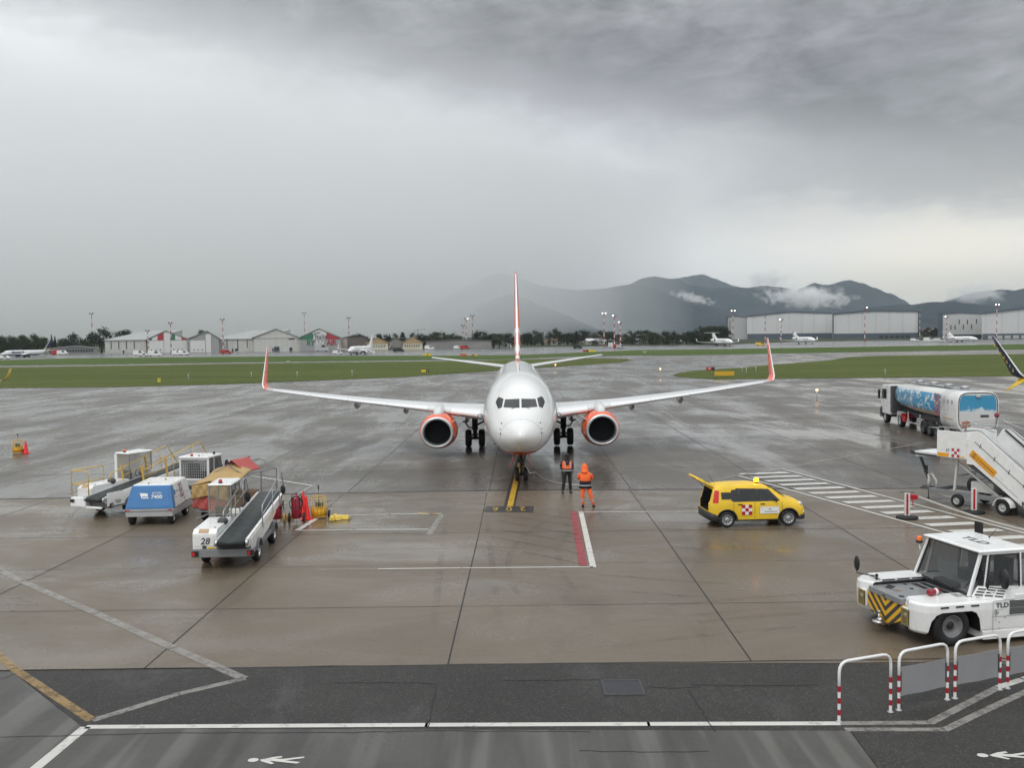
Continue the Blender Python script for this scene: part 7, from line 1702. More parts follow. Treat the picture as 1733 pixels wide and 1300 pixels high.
# small tan-roofed halls and service buildings in the middle
tan = mat('tan_roof', C(176, 150, 110), .6, var=.1, vs=.3); cream = mat('cream_wall', C(196, 190, 168), .6, var=.08, vs=.3); dkroof = mat('old_roof', (.09, .085, .085), .7, var=.2, vs=.2)
def ext(x0, x1):
    def f(T, P, s):
        for k in range(7): quad(T, P, 'window', darkopen, x0+3+k*(x1-x0-6)/7, x0+4.6+k*(x1-x0-6)/7, 5, 8)
        poly_(T, P, 'tan_gable', tan, [(x0, 11), (x1, 11), ((x0+x1)/2, 19)], -.2)
    return f
hangar('tan-gabled cream hall, left one of the pair', 620.5, 657, 592, 11, 19.5, 26, name='hall', wall=cream, roof=tan, extra=ext(620.5, 657))
hangar('tan-gabled cream hall, right one of the pair', 682, 715, 591.5, 11, 19.5, 26, name='hall', wall=cream, roof=tan, extra=ext(682, 715))
hangar('dark-roofed building between the tan halls', 658, 682, 591, 12, 19, 20, name='service_building', wall=mat('mixed_wall', (.25, .24, .23), .6, var=.3, vs=.4), roof=dkroof)
hangar('dark-roofed block behind the tan halls', 585, 622, 590, 19, 22, 20, name='service_building', wall=mat('brown_wall', (.13, .11, .10), .7, var=.2, vs=.2), roof=dkroof)
def exc(T, P, s):
    for k in range(9): quad(T, P, 'bay_seam', midgrey, 726+k*12, 726.6+k*12, 0, 13)
hangar('long concrete-grey wall of buildings left of the jet fin', 721, 832, 590.5, 13.5, 15.5, 14, name='service_building', wall=mat('concrete_wall', (.24, .235, .225), .7, var=.2, vs=.15), roof=dkroof, extra=exc)
hangar('small blue-fronted building by the lamp masts', 801, 815, 589.8, 9.5, 10, 3, name='kiosk_building', wall=mat('blue_wall', C(58, 78, 112), .5), roof=dkroof)
hangar('small white round-roofed shed left of the jet fin', 838, 866, 588.5, 7, 11, 10, name='shed', wall=whited, roof=ltgrey)
# large modern hangars on the right
def exb(x0, xs, x1, side):
    def f(T, P, s):
        if side: 
            for k in range(3): quad(T, P, 'slot_window', darkopen, 1241+k*4, 1242+k*4, 14, 32)
        n = int((x1-xs)/24)
        for k in range(n+1): quad(T, P, 'cladding_seam', ltgrey, xs+(x1-xs)*k/n-.2, xs+(x1-xs)*k/n+.2, 10, 37, -.10, .06)
        quad(T, P, 'dark_base', darkopen, xs, x1, 0, 9.2, -.2, .3)
    return f
bluec = mat('blue_cladding', (.085, .105, .135), .5)
bigclad = mat('big_hangar_cladding', (.60, .60, .60), .45, var=.05, vs=.05, vstr=(1, 1, .2)); ribs(bigclad, .085, .10)
def bighangar(label, pts, pyb, depth, seams=True, mw=None, group='large modern hangars'):
    # pts: list of (px, height px) for the roof line, left to right
    x0, x1 = pts[0][0], pts[-1][0]; xc = (x0+x1)/2; p0, s = base(xc, pyb); T = thing('large_hangar', label, 'hangar', (p0.x, p0.y, p0.z-.1), -.01, group)
    prof = [((x-xc)*s, h*s) for x, h in pts]
    SK = p0.x/p0.y
    def skew(mb): mb.v = [(v[0]+max(v[1], 0)*SK, v[1], v[2]) for v in mb.v]; return mb
    b = MB(); b.prism([(prof[0][0], 0)]+[(prof[-1][0], 0)]+prof[::-1], 'xz', 0, depth); skew(b).build('wall', mw or bigclad, T)
    r_ = MB()
    for (a, ha), (c, hc) in zip(prof, prof[1:]): r_.prism([(a, ha+.05), (c, hc+.05), (c, hc+1.1), (a, ha+1.1)], 'xz', -1.0, depth+.5)
    skew(r_).build('roof', bluec, T, weld=False)
    q = MB(); q.box(prof[0][0]+.4, prof[-1][0]-.2, -.35, -.05, 0, 9.3*s); q.build('dark_base', bluec, T)
    def P(px, h, off=-.12): return V(((px-xc)*s, off, h*s))
    return T, P, s
T_, P_, s_ = bighangar('big pale hangar with a blue roof edge, left half, behind the right winglet', [(1264, 38.5), (1337, 45), (1408, 42)], 573.5, 90)
T_, P_, s_ = bighangar('big pale hangar with a blue roof edge, right half of the joined pair', [(1409.5, 42), (1480, 46.5), (1554.5, 44.5)], 573, 90)
for k in range(6): quad(T_, P_, 'opening', darkopen, 1488+k*9, 1494+k*9, .5, 5, -.4)
quad(T_, P_, 'corner_post', bluec, 1552.6, 1554.5, 0, 44, -.3); quad(T_, P_, 'corner_post', bluec, 1409.5, 1411, 0, 41.5, -.3)
hangar('blue-framed end bay of the big hangar with slot windows', 1229, 1263, 574.5, 37, 39, 80, name='hangar_annex', wall=mat('annex_clad', (.42, .42, .42), .5), roof=bluec, extra=lambda T, P, s: (quad(T, P, 'blue_fin', bluec, 1228.5, 1232, 0, 38, -.3), quad(T, P, 'slot_window', darkopen, 1235, 1236, 13, 32), quad(T, P, 'slot_window', darkopen, 1240, 1241, 13, 32)))
T_, P_, s_ = bighangar('second large pale hangar at the right edge of the picture', [(1662, 43), (1740, 51), (1840, 60)], 573, 90)
for k in range(5): quad(T_, P_, 'opening', ltgrey, 1672+k*14, 1682+k*14, .6, 6, -.45)
def exw(T, P, s):
    for x, h in ((1609, 15), (1616, 15), (1623, 24), (1630, 15.5), (1637, 24), (1644, 16), (1652, 25)): quad(T, P, 'slot_window', darkopen, x-.8, x+.8, h, h+8)
    quad(T, P, 'blue_fin', bluec, 1587, 1595, 0, 41.5, -.3); quad(T, P, 'dark_base', darkopen, 1600, 1661, 0, 7, -.2)
hangar('pale annex with staggered slot windows, left end of the right-edge hangar', 1588, 1661.5, 573, 41, 43, 85, name='hangar_annex', wall=mat('annex_clad2', (.50, .50, .50), .5, var=.05, vs=.2), roof=bluec, extra=exw)

# ---- flood-light masts
mast_n = [0]
def mast(x, ytop, ybase, lit=0, double=True, label=None, dark=False):
    p, s = base(x, ybase); h = (ybase-ytop)*s; T = thing('floodlight_mast', label, 'light mast', (p.x, p.y, p.z-.05), 0, 'flood-light masts on the far apron')
    n = 9; b = MB(); w0, w1 = max(.28, .36*s*1.6), max(.20, .30*s*1.4)
    for k in range(n):
        z0, z1 = h*k/n, h*(k+1)/n; b.tube([(0, 0, z0), (0, 0, z1)], 0, 8, (k+1) % 2, rs=[w0*(1-z0/h)+w1*z0/h, w0*(1-z1/h)+w1*z1/h])
    b.build('pole', [mastw, mastr], T, weld=False)
    c = MB(); c.box(-3.2*s, 3.2*s, -.25, .25, h, h+.35*s+.2); 
    for a in (-1, 1): c.box(a*2.6*s-.9*s, a*2.6*s+.9*s, -.6, .0, h+.3, h+1.2*s+.5)
    c.build('lamp_head', midgrey, T)
    if lit:
        for a in ((-1, 1) if lit == 2 else (lit if abs(lit) == 1 else 1,)):
            l = MB(); l.box(a*2.6*s-.8*s, a*2.6*s+.8*s, -.72, -.62, h+.35, h+1.2*s+.4); l.build('lit_lamp', mastlit, T)
    q = MB(); q.box(-.6, .6, -.6, .6, 0, .8); q.build('foot', midgrey, T)
mastw = mat('mast_white', (.62, .62, .60), .5); mastr = mat('mast_red', C(150, 60, 60), .5); mastlit = emis('lit_floodlight', (1.0, .97, .88), 5.0)
for x, yt, yb, lit, lb in ((157, 532, 597, 0, 'tall striped light mast beside the big tree, far left'), (251, 561, 598, 0, 'short striped mast where the long shed meets the panelled gable'), (290, 548, 598.5, 0, 'striped mast in front of the panelled gable hangar'), (378, 542, 597, 0, 'striped mast in front of the middle shed'), (516, 531, 586, 0, 'mast rising behind the lettered hangar'), (591, 539, 589, 0, 'mast right of the lettered hangar'),
                           (784, 552, 590, 0, 'shortest mast of the three left of the jet fin'), (789.5, 541, 590, 1, 'middle mast of the three left of the jet fin, one lamp lit'), (800, 535.5, 588, 0, 'tallest mast of the three left of the jet fin'), (1022.5, 532, 588, 2, 'mast with two lit lamps, left of the three right of the jet fin'), (1040, 536, 589, -1, 'mast with a lit lamp, middle of the three right of the jet fin'), (1050, 547, 590, -1, 'shortest mast of the three right of the jet fin'),
                           (1240.5, 527.5, 581, 2, 'mast with two lit lamps in front of the blue-framed bay'), (1295, 534, 580, 0, 'dim mast in front of the left half of the big hangar'), (1322, 542.5, 581, -1, 'mast in front of the big hangar, right of the winglet'), (1463.5, 522, 579, 1, 'mast with a lit lamp in front of the right half of the big hangar'), (1556.5, 526, 573, 0, 'mast at the right corner of the big hangar'), (1601.5, 537.5, 577, -1, 'mast in front of the annex with slot windows'), (1686.5, 517, 575, 2, 'mast with two lit lamps in front of the right-edge hangar')):
    mast(x, yt, yb, lit, label=lb)

# ---- airliners and business jets far off
blue_m = mat('airline_blue', C(20, 36, 92), .3); 
def two_tone(nm, top, bot, z):
    m = bpy.data.materials.new(nm); m.use_nodes = True; t = NT(m.node_tree); p = t.n['Principled BSDF']; s = t.node('ShaderNodeSeparateXYZ'); t.put(s.inputs[0], t.node('ShaderNodeTexCoord').outputs['Object'])
    t.put(p.inputs['Base Color'], t.mix(t.m('LESS_THAN', s.outputs[2], z), (*top, 1), (*bot, 1))); p.inputs['Roughness'].default_value = .3; return m
rbody = two_tone('white_over_blue', (.72, .72, .72), C(24, 34, 80), 2.15); rfin = two_tone('fin_blue_yellow', C(24, 34, 80), C(24, 34, 80), 0); rtip = mat('winglet_navy', C(28, 34, 66), .35, var=.1)
# right-hand neighbour: only its wing tip reaches into the picture
rt, rtb = make_jet('airliner', 'airliner beyond the right edge, only its dark lettered winglet with yellow lower blade shows', (52.3, 44.2, 0), 0, rbody, wing_m, rbody, rtip, rfin, simple=True, scim=True)
for i, ch in enumerate('RYANAIR'):
    z = 6.05-.29*i; xx = 17.0+.55+ (z-4.2)*.19; aa = 22.05+(z-3.80)*1.12+.55+.25
    for sg in (-1,): txt('winglet_lettering', ch, .30, (sg*(xx-.05)*1.0, aa, z), (.1*sg, 1, .3), (.15*sg, -.3, 1), mat('letter_yellow', C(220, 190, 60), .5), rt, bold=.01)
# far left airliner, nose to the left, taxiing
p, s_ = base(40, 605); lt, ltb = make_jet('airliner', 'white and blue airliner with lettering, taxiing towards the left in the distance', (p.x-6, p.y-8, p.z), R(-34), rbody, wing_m, rbody, rtip, two_tone('fin_dark_yellow', C(20, 28, 60), C(150, 140, 90), 6.5), simple=True, glet=.9)
txt('airline_lettering', 'RYANAIR', 2.2, (-1.93, 12, 3.75), (0, 1, 0), (0, 0, 1), blue_m, lt, bold=.06, depth=.06); txt('airline_lettering', 'RYANAIR', 2.2, (1.93, 12, 3.75), (0, -1, 0), (0, 0, 1), blue_m, lt, bold=.06, depth=.06); lt.scale = (.60,)*3
# small white jet in front of the lettered hangar
def bizjet(label, px, py, rz, L=20.0, tail='T', blu=None, tips=None, sc=1.0, group='business jets', loc=None):
    p = V(loc) if loc else at(px, py); T = thing('business_jet', label, 'business jet', tuple(p), rz, group); k = L/20*sc; T.scale = (k, k, k)
    S_ = [(0, 1.85, .03, .03), (.4, 1.86, .38, .35), (1.2, 1.92, .70, .66), (2.2, 2.02, .98, .95), (3.6, 2.15, 1.18, 1.18), (6, 2.2, 1.2, 1.22), (13, 2.2, 1.2, 1.22), (16, 2.35, .9, .95), (18.5, 2.6, .45, .5), (20, 2.8, .08, .1)]
    b = MB(); b.loft([[V((cos(a)*w, y, z+sin(a)*h)) for a in [2*pi*i/20 for i in range(20)]] for y, z, w, h in S_]); b.build('fuselage', white_jet, T)
    q = MB(); q.add([(-.55, 1.75, 2.62), (.55, 1.75, 2.62), (.62, 2.6, 3.0), (-.62, 2.6, 3.0)], [(0, 1, 2, 3)]); q.build('windshield', carglass, T)
    q = MB()
    for s in (-1, 1):
        for i in range(7): q.box(s*1.19-.03, s*1.19+.03, 4.6+i*1.1, 5.1+i*1.1, 2.35, 2.75)
    q.build('cabin_windows', carglass, T, weld=False)
    for s in (-1, 1):
        w = MB(); w.loft([foil((s*x, y, z), c, .11) for x, y, z, c in ((.6, 7.6, 1.45, 4.6), (4, 9.8, 1.65, 3.0), (9.4, 13.0, 1.95, 1.3))]); w.build('wing', wing_m, T)
        w = MB(); w.loft([foil((s*x, y, z), c, .1, up=(-s*cc, 0, 1-cc)) for x, y, z, c, cc in ((9.4, 13.0, 1.95, 1.3, .1), (9.8, 13.4, 2.2, 1.1, .6), (10.0, 14.2, 3.4, .55, .9))]); w.build('winglet', tips or white_jet, T)
        e = MB(); e.lathe([(.50, 0), (.62, .1), (.66, 1.0), (.60, 2.6), (.42, 3.4)], (s*1.75, 13.4, 2.75), (0, 1, 0), 16); e.lathe([(.44, .5), (.5, 0)], (s*1.75, 13.4, 2.75), (0, 1, 0), 16); e.lathe([(.5, .5), (.01, .5)], (s*1.75, 13.4, 2.75), (0, 1, 0), 16, 1); e.build('engine', [white_jet, duct_m], T)
        g_ = MB(); g_.tube([(s*1.9, 11.2, .4), (s*1.9, 11.2, 1.6)], .09, 6); go = g_.build('main_gear', gear_m, T); jet_wheel(go, s*1.9, 11.2, .40, .45, 14)
        h = MB(); h.loft([foil((s*x, y, 5.95), c, .09) for x, y, c in ((0, 17.9, 2.2), (3.7, 19.6, 1.1))]); h.build('tailplane', white_jet, T)
    f = MB(); f.loft([foil((0, y, z), c, .09, up=(1, 0, 0)) for y, z, c in ((13.6, 3.1, 5.4), (15.8, 4.2, 3.6), (17.9, 6.0, 2.4))]); f.build('fin', white_jet, T)
    g_ = MB(); g_.tube([(0, 2.6, .3), (0, 2.6, 1.3)], .07, 6); go = g_.build('nose_gear', gear_m, T); jet_wheel(go, 0, 2.6, .3, .25, 12)
    return T
bizjet('white business jet in front of the blue-framed hangar bay', 1240, 586.5, R(14), 24); bizjet('white business jet in front of the joint of the big hangar', 1380, 582.5, R(15), 24); bizjet('white business jet in front of the annex with slot windows', 1655, 579.5, R(30), 20)
p = at(590, 601); wj, wjb = make_jet('airliner', 'white airliner with steps beside it, in front of the annex of the lettered hangar', tuple(p), R(-14), white_jet, wing_m, white_jet, white_jet, white_jet, simple=True); wj.scale = (.66,)*3
bizjet('aircraft beyond the left edge, only its yellow-tipped wing shows', 0, 0, R(4), 20, tips=mat('tip_yellow', C(200, 170, 60), .4), loc=(-70.2, 104, 0.6), sc=1.0)
# steps at the white jet
p, s_ = base(611, 598.5); T = thing('airstairs', 'white steps at the small jet near the lettered hangar', 'steps', tuple(p), R(20)); b = MB(); b.prism([(0, 2.6), (.0, 3.3), (6, .9), (6, .0), (5.2, 0)], 'xz', -.8, .8); b.build('flight', white, T); b = MB(); b.box(-1.4, 0, -.9, .9, 2.4, 3.4).box(-1.2, -.2, -.6, .6, .4, 2.4); b.build('platform', ltgrey, T)

# ---- far ground vehicles and equipment
def vehicle(label, px, py, L, H, c, rz=0, name='van', cat=None, group='vehicles on the far apron', dark=False):
    p, s = base(px, py); T = thing(name, label, cat or name.replace('_', ' '), tuple(p), rz, group)
    b = MB(); b.prism([(-L/2, .35), (L/2, .35), (L/2, H*.5), (L/2-L*.16, H*.58), (L/2-L*.30, H), (-L/2+.15, H), (-L/2, H*.8)], 'xz', -.95, .95); b.build('body', c, T, bevel=.08)
    q = MB(); q.prism([(L/2-L*.17, H*.60), (L/2-L*.29, H*.93), (L/2-L*.5, H*.93), (L/2-L*.5, H*.60)], 'xz', -.97, .97); q.build('windows', carglass, T)
    for x in (-L*.3, L*.3):
        for y in (-.8, .8): w = MB(); w.tube([(x, y-.12, .36), (x, y+.12, .36)], .36, 14); w.build('wheel', black, T)
vred = mat('veh_red', C(170, 50, 50), .4)
vehicle('small white van before the left end of the hangars', 236, 602, 5, 2.2, white); vehicle('white van in front of the panelled gable', 262, 603, 5.5, 2.3, white, R(10)); vehicle('low white cart left of the panelled gable mast', 243, 603.5, 4, 1.5, offwhite, name='cart'); vehicle('white van right of the panelled gable', 301, 601, 5, 2.0, white, R(-12)); vehicle('second white van right of the panelled gable', 311, 601, 4.6, 1.9, white)
vehicle('red and white vehicle by the mast of the middle shed', 383, 599, 5, 1.9, vred); vehicle('dark jeep on the far apron in front of the tan halls', 675, 596, 5.2, 2.0, mat('veh_dark', (.02, .025, .02), .4), name='jeep', cat='jeep'); vehicle('white truck behind the nose of the small jet', 545, 595, 7, 3.6, ltgrey, name='truck', cat='truck'); vehicle('white service car in front of the small jet', 572, 600, 4.2, 1.6, white, name='car', cat='car'); vehicle('white car behind the small jet', 605, 598.6, 4.5, 1.6, white, name='car', cat='car')
vehicle('white van in front of the long grey wall', 727, 592, 5, 2.2, white); vehicle('white and red service cart at the three left masts', 787, 591, 5, 2.0, vred, name='cart'); vehicle('white van at the three left masts', 776, 591, 5, 1.8, white); vehicle('white tug at the foot of the three right masts', 1037, 588.5, 4.6, 2.6, offwhite, name='cart'); vehicle('red and white cart at the foot of the three right masts', 1044, 589.5, 3.6, 2.0, vred, name='cart'); vehicle('grey cart right of the three right masts', 1051, 590, 4.5, 1.8, ltgrey, name='cart')
vehicle('small dark car on the grass strip beyond the jet fin', 977.5, 590.5, 4.4, 2.0, mat('veh_dark', (.02, .02, .02), .4), name='car', cat='car'); vehicle('white car between the big hangar and the annex', 1548, 577.5, 5, 1.8, white, name='car', cat='car'); vehicle('white van between the big hangar and the annex', 1572, 578.5, 6, 2.6, white); vehicle('white truck left of the annex mast', 1590, 578.5, 7, 2.2, offwhite, name='truck', cat='truck'); vehicle('grey van right of the annex mast', 1614, 579, 6, 2.2, ltgrey); vehicle('yellow cart in front of the big hangar, behind the winglet', 1287, 585, 5, 1.6, yellow, name='cart'); vehicle('red and white vehicles by the low building, far left', 98, 600.5, 6, 2.6, vred); vehicle('white van behind the tail of the far-left airliner', 106, 600.5, 5, 2.2, white)
vehicle('low white car ahead of the far-left airliner', 8, 608, 4.6, 1.4, white, name='car', cat='car')

# ---- taxiway signs and edge lights
def sign(label, px, py, wpx, hpx, cells, text=''):
    p, s = base(px, py); T = thing('taxiway_sign', label, 'taxiway sign', tuple(p), 0, 'taxiway signs'); w, h = wpx*s, hpx*s
    x = -w/2; z0 = .18*h
    for frac, c, tx_, tc_ in cells:
        b = MB(); b.box(x, x+w*frac-.02, -.1, .1, z0, h); o = b.build('panel', c, T)
        if tx_: txt('sign_text', tx_, h*.72, (x+w*frac/2, -.115, (z0+h)/2), (1, 0, 0), (0, 0, 1), tc_, o, depth=.01, bold=.01)
        x += w*frac
    b = MB()
    for xx in (-w*.4, w*.4): b.box(xx-.05, xx+.05, -.05, .05, 0, z0)
    b.build('feet', dkgrey, T, weld=False)
sy = mat('sign_yellow', C(222, 196, 40), .5); sb = mat('sign_black', (.015, .015, .015), .5); srd = mat('sign_red_panel', C(176, 40, 40), .5)
sign('yellow and black sign on the near grass left of the fuselage', 719.5, 630.5, 13, 4.5, [(.62, sy, '', sb), (.38, sb, 'E', sy)])
sign('pair of yellow signs with red on the far grass, left of the fin', 723, 602.8, 14, 4.2, [(.48, sy, '', sb), (.1, srd, '', sb), (.42, sy, '', sb)])
sign('long orange sign on the far grass left of the fin', 784, 603, 12, 4, [(1.0, mat('sign_orange', C(196, 92, 60), .5), '', sb)]); sign('small red and yellow sign right of the orange one', 803, 603, 8, 3.2, [(.5, srd, '', sb), (.5, sy, '', sb)])
sign('red sign with a black end on the tip of the grass island', 1202.5, 628, 14, 6.5, [(.7, srd, 'H', white), (.3, sb, '', sy)]); sign('wide plain yellow sign on the grass island', 1226, 637.5, 33, 9.0, [(1.0, mat('sign_amber2', C(206, 164, 44), .5), '', sb)])
sign('red and yellow sign right of the tailplane tip', 997, 596.5, 21, 4.2, [(.3, srd, '', sb), (.15, sb, '', sb), (.55, sy, '', sb)]); sign('small pale sign on the far grass beyond the tailplane', 1091, 597.5, 6, 3.0, [(1.0, mat('pale_sign', (.4, .42, .25), .5), '', sb)])
sign('upright yellow marker board on the left grass', 269.5, 649, 5.5, 9, [(1.0, mat('marker_yellow', C(190, 178, 70), .5), '', sb)]); sign('low pale marker on the path left of the winglet', 488, 614.5, 6, 4, [(1.0, MT['pale_sign'], '', sb)])
def light(label, px, py, lit=False, h=.9):
    p, s = base(px, py); T = thing('edge_light', label, 'edge light', tuple(p), 0, 'edge lights on the airfield'); b = MB(); b.tube([(0, 0, 0), (0, 0, h)], .05, 6); b.build('stem', ltgrey, T)
    b = MB(); b.sphere((0, 0, h+.1), .13 if lit else .12, 0, 10, 6); b.build('lamp', emis('lit_edge_lamp', C(255, 190, 110), 6) if lit else lampw, T)
for px, py, l, lb in ((319, 644, 0, 'edge light on the left grass, left of the winglet'), (425.5, 640, 0, 'edge light on the grass just left of the left winglet'), (503, 640, 0, 'edge light on the grass right of the left winglet'), (596, 637, 0, 'edge light on the grass midway to the fuselage'), (1117.5, 634, 1, 'lit amber light on the taxiway before the grass island'), (940, 625.5, 1, 'lit light just right of the fuselage top'), (1382.5, 676, 1, 'lit light on the apron right of the winglet'), (1256, 631, 0, 'left light stake on the grass island'), (1263, 633, 0, 'middle light stake on the grass island'), (1279, 631, 0, 'right light stake on the grass island'), (1498, 636.5, 0, 'light at the island edge above the tanker')):
    light(lb, px, py, bool(l))

# ---- trees (a few leaf-cluster crowns, copied)
leafm = []
def leaf_mat(nm, c1, c2):
    m = bpy.data.materials.new(nm); m.use_nodes = True; t = NT(m.node_tree); p = t.n['Principled BSDF']
    oi = t.node('ShaderNodeObjectInfo'); tc = t.node('ShaderNodeTexCoord').outputs['Object']
    n = t.noise(tc, .45, 5, .65); k = t.m('ADD', t.m('MULTIPLY', n, .8), t.m('MULTIPLY', oi.outputs['Random'], .35))
    t.put(p.inputs['Base Color'], t.mix(t.rng(k, .3, .85), (*c1, 1), (*c2, 1))); p.inputs['Roughness'].default_value = .85; p.inputs['Specular IOR Level'].default_value = .1; return m
lf = leaf_mat('foliage', (.018, .028, .013), (.048, .062, .026)); lfd = leaf_mat('dark_foliage', (.010, .018, .011), (.022, .034, .018)); bark = mat('bark', (.05, .04, .03), .9)
def crown_mesh(kind, seed):
    r = random.Random(seed); mb = MB(); cl = []
    if kind == 'broad':
        for k in range(26):
            a = r.uniform(0, 2*pi); rr_ = r.uniform(0, 1)**.5*.36; z = r.uniform(.12, .92); sh = (1-((z-.48)/.52)**2); cl.append((cos(a)*rr_*sh, sin(a)*rr_*sh, z, r.uniform(.09, .17)))
    elif kind == 'cypress':
        for k in range(26): z = .06+.92*k/26; w = .085*(1-abs(z-.38)/.66); cl.append((r.uniform(-.3, .3)*w, r.uniform(-.3, .3)*w, z, w*r.uniform(.7, 1.1)))
    else:
        for k in range(30): z = .12+.85*k/30; w = .25*(1-z)+.02; a = k*2.4; cl.append((cos(a)*w*.6, sin(a)*w*.6, z, w*r.uniform(.5, .9)))
    for x, y, z, rad in cl:
        n = int(70 if kind == 'broad' else 42)
        for _ in range(n):
            d = V((r.gauss(0, 1), r.gauss(0, 1), r.gauss(0, 1))).normalized(); q = V((x, y, z))+d*rad*r.uniform(.55, 1.12); s = r.uniform(.012, .028)
            u = V((r.gauss(0, 1), r.gauss(0, 1), r.gauss(0, 1))).normalized(); w = d.cross(u).normalized() if d.cross(u).length > .01 else V((1, 0, 0)); u2 = (u+d*.5).normalized()
            mb.add([q-w*s, q+u2*s*.9, q+w*s, q-u2*s*.9], [(0, 1, 2, 3)])
    return mb
def proto_tree(name, kind, seed, m_):
    T = bpy.data.objects.new(name, None); col.objects.link(T); T.location = (0, -500, -50)
    crown_mesh(kind, seed).build('crown', m_, T, weld=False)
    t_ = MB(); t_.tube([(0, 0, 0), (.008, 0, .25), (0, .005, .6)], 0, 7, rs=[.028, .018, .008])
    if kind == 'broad':
        for a in range(5): t_.tube([(0, 0, .22+.05*a), (.14*cos(a*1.3), .14*sin(a*1.3), .45+.06*a), (.22*cos(a*1.3), .22*sin(a*1.3), .6+.05*a)], 0, 5, rs=[.012, .007, .003])
    t_.build('trunk', bark, T); return T
protos = {'b0': proto_tree('broadleaf_tree', 'broad', 1, lf), 'b1': proto_tree('broadleaf_tree', 'broad', 2, lfd), 'b2': proto_tree('broadleaf_tree', 'broad', 5, lf), 'c': proto_tree('cypress_tree', 'cypress', 3, lfd), 'f': proto_tree('conifer_tree', 'conifer', 4, lfd)}
def tree(k, px, py, hpx, wf, label, group, back=0.0):
    p, s = base(px, py); p = p+V((p.x/p.y*back, back, back*SLOPE)); s = p.y/FPX
    c = copy_tree(protos[k]); c.location = (p.x, p.y, p.z-.2); h = hpx*s; c.scale = (h*wf, h*wf, h); c.rotation_euler = (0, 0, random.uniform(0, 6.28))
    if group: TREES.setdefault((group, label), []).append((px, c))
    tag(c, label, 'tree', group)
TREES = {}; rt_ = random.Random(11)
gA = 'trees of the far-left belt behind the taxiing airliner'; lA = 'dark tree behind the taxiing airliner'
for k in range(16): tree(rt_.choice(['b0', 'b1', 'b2']), -8+k*6.2+rt_.uniform(-1.5, 1.5), 598, rt_.uniform(25, 33)*(1 if k < 12 else .85), 1.15, lA, gA, rt_.uniform(0, 30))
tree('c', 88, 598, 33, 1.0, 'tallest dark cypress left of the masts', None); tree('c', 93.5, 598, 30, 1.3, 'shorter cypress touching the tallest cypress', None)
tree('b0', 107, 598, 26, 1.2, 'low tree between the cypresses and the round tree', None); tree('b1', 123, 598, 36, 1.25, 'round dark tree left of the tall striped mast', None)
tree('b0', 140, 598, 24, 1.5, 'low bush-like tree just left of the tall striped mast', None); tree('b1', 172, 597.5, 44, 1.35, 'largest dark tree, right of the tall striped mast', None, 5); tree('b0', 160, 597.5, 34, 1.1, 'tree behind the tall striped mast', None, 8)
for x, h in ((206, 36), (214, 38), (344, 37)): tree('b0', x, 597, h, 1.0, 'treetop showing above the hangar roofs', 'treetops above the hangars', 45)
gC = 'trees behind the halls and the long grey wall'; lC = 'tree behind the halls and grey wall'
for x, h in ((597, 24), (606, 28), (613, 24), (640, 25), (652, 24), (668, 27), (700, 26), (712, 28), (722, 24), (733, 27), (741, 29), (750, 28), (759, 25), (768, 27), (775, 24), (806, 28), (812, 31), (820, 29), (829, 26), (836, 25), (845, 26), (853, 24), (862, 27)):
    tree(rt_.choice(['b0', 'b1', 'b2']), x, 590, h*rt_.uniform(.92, 1.05), 1.25, lC, gC, rt_.uniform(10, 40))
tree('f', 681.5, 589, 28, 1.5, 'pointed dark conifer between the two tan halls', None, 12)
for x in (607, 660): tree('c', x, 590, 26, 1.3, 'slim dark cypress behind the tan halls', 'cypresses behind the halls', 10)
gD = 'trees of the suburb right of the jet fin'; lD = 'tree in the suburb right of the jet fin'
for k, x in enumerate([884, 889, 894, 899, 905, 911, 934, 945, 955, 961, 968, 985, 996, 1008, 1014, 1028, 1034, 1046, 1058, 1066, 1074, 1083, 1092, 1101, 1106, 1113, 1122, 1131, 1139, 1147, 1156, 1161]):
    tree(rt_.choice(['b0', 'b1', 'b2']), x, 584.5, rt_.uniform(17, 26), 1.35, lD, gD, rt_.uniform(0, 90))
tree('b1', 938, 584.5, 29, 1.2, 'rounded dark tree right of the jet fin', None, 20); tree('b1', 968, 584.5, 23, 1.7, 'broad dark clump in the middle of the suburb', None, 5); tree('f', 975.5, 584.5, 26, 1.1, 'pointed conifer beside the broad dark clump', None, 5)
for x in (888, 893, 899, 917): tree('c', x, 585, 21, 1.3, 'dark cypress close right of the jet fin', 'cypresses by the jet fin', 5)
gE = 'tall trees left of the big hangar'; lE = 'tall tree left of the big hangar'
for k in range(11): tree(rt_.choice(['b0', 'b1', 'b2']), 1168+k*5.8, 583.5, rt_.uniform(22, 31)+k*.3, 1.2, lE, gE, rt_.uniform(5, 40))
for x in (1563, 1572, 1580, 1585): tree(rt_.choice(['b0', 'b1']), x, 573, rt_.uniform(14, 20), 1.4, 'tree in the gap between the two large hangars', 'trees between the large hangars', 30)
ORD = ['first', 'second', 'third', 'fourth', 'fifth', 'sixth', 'seventh', 'eighth', 'ninth', 'tenth', '11th', '12th', '13th', '14th', '15th', '16th', '17th', '18th', '19th', '20th', '21st', '22nd', '23rd', '24th', '25th', '26th', '27th', '28th', '29th', '30th', '31st', '32nd', '33rd', '34th', '35th', '36th']
for (g_, l_), lst in TREES.items():
    for i, (px_, c) in enumerate(sorted(lst, key=lambda q: q[0])): c['label'] = l_+', '+ORD[i]+' from the left'
for o in protos.values():
    for c in kids(o): bpy.data.objects.remove(c)
    bpy.data.objects.remove(o)
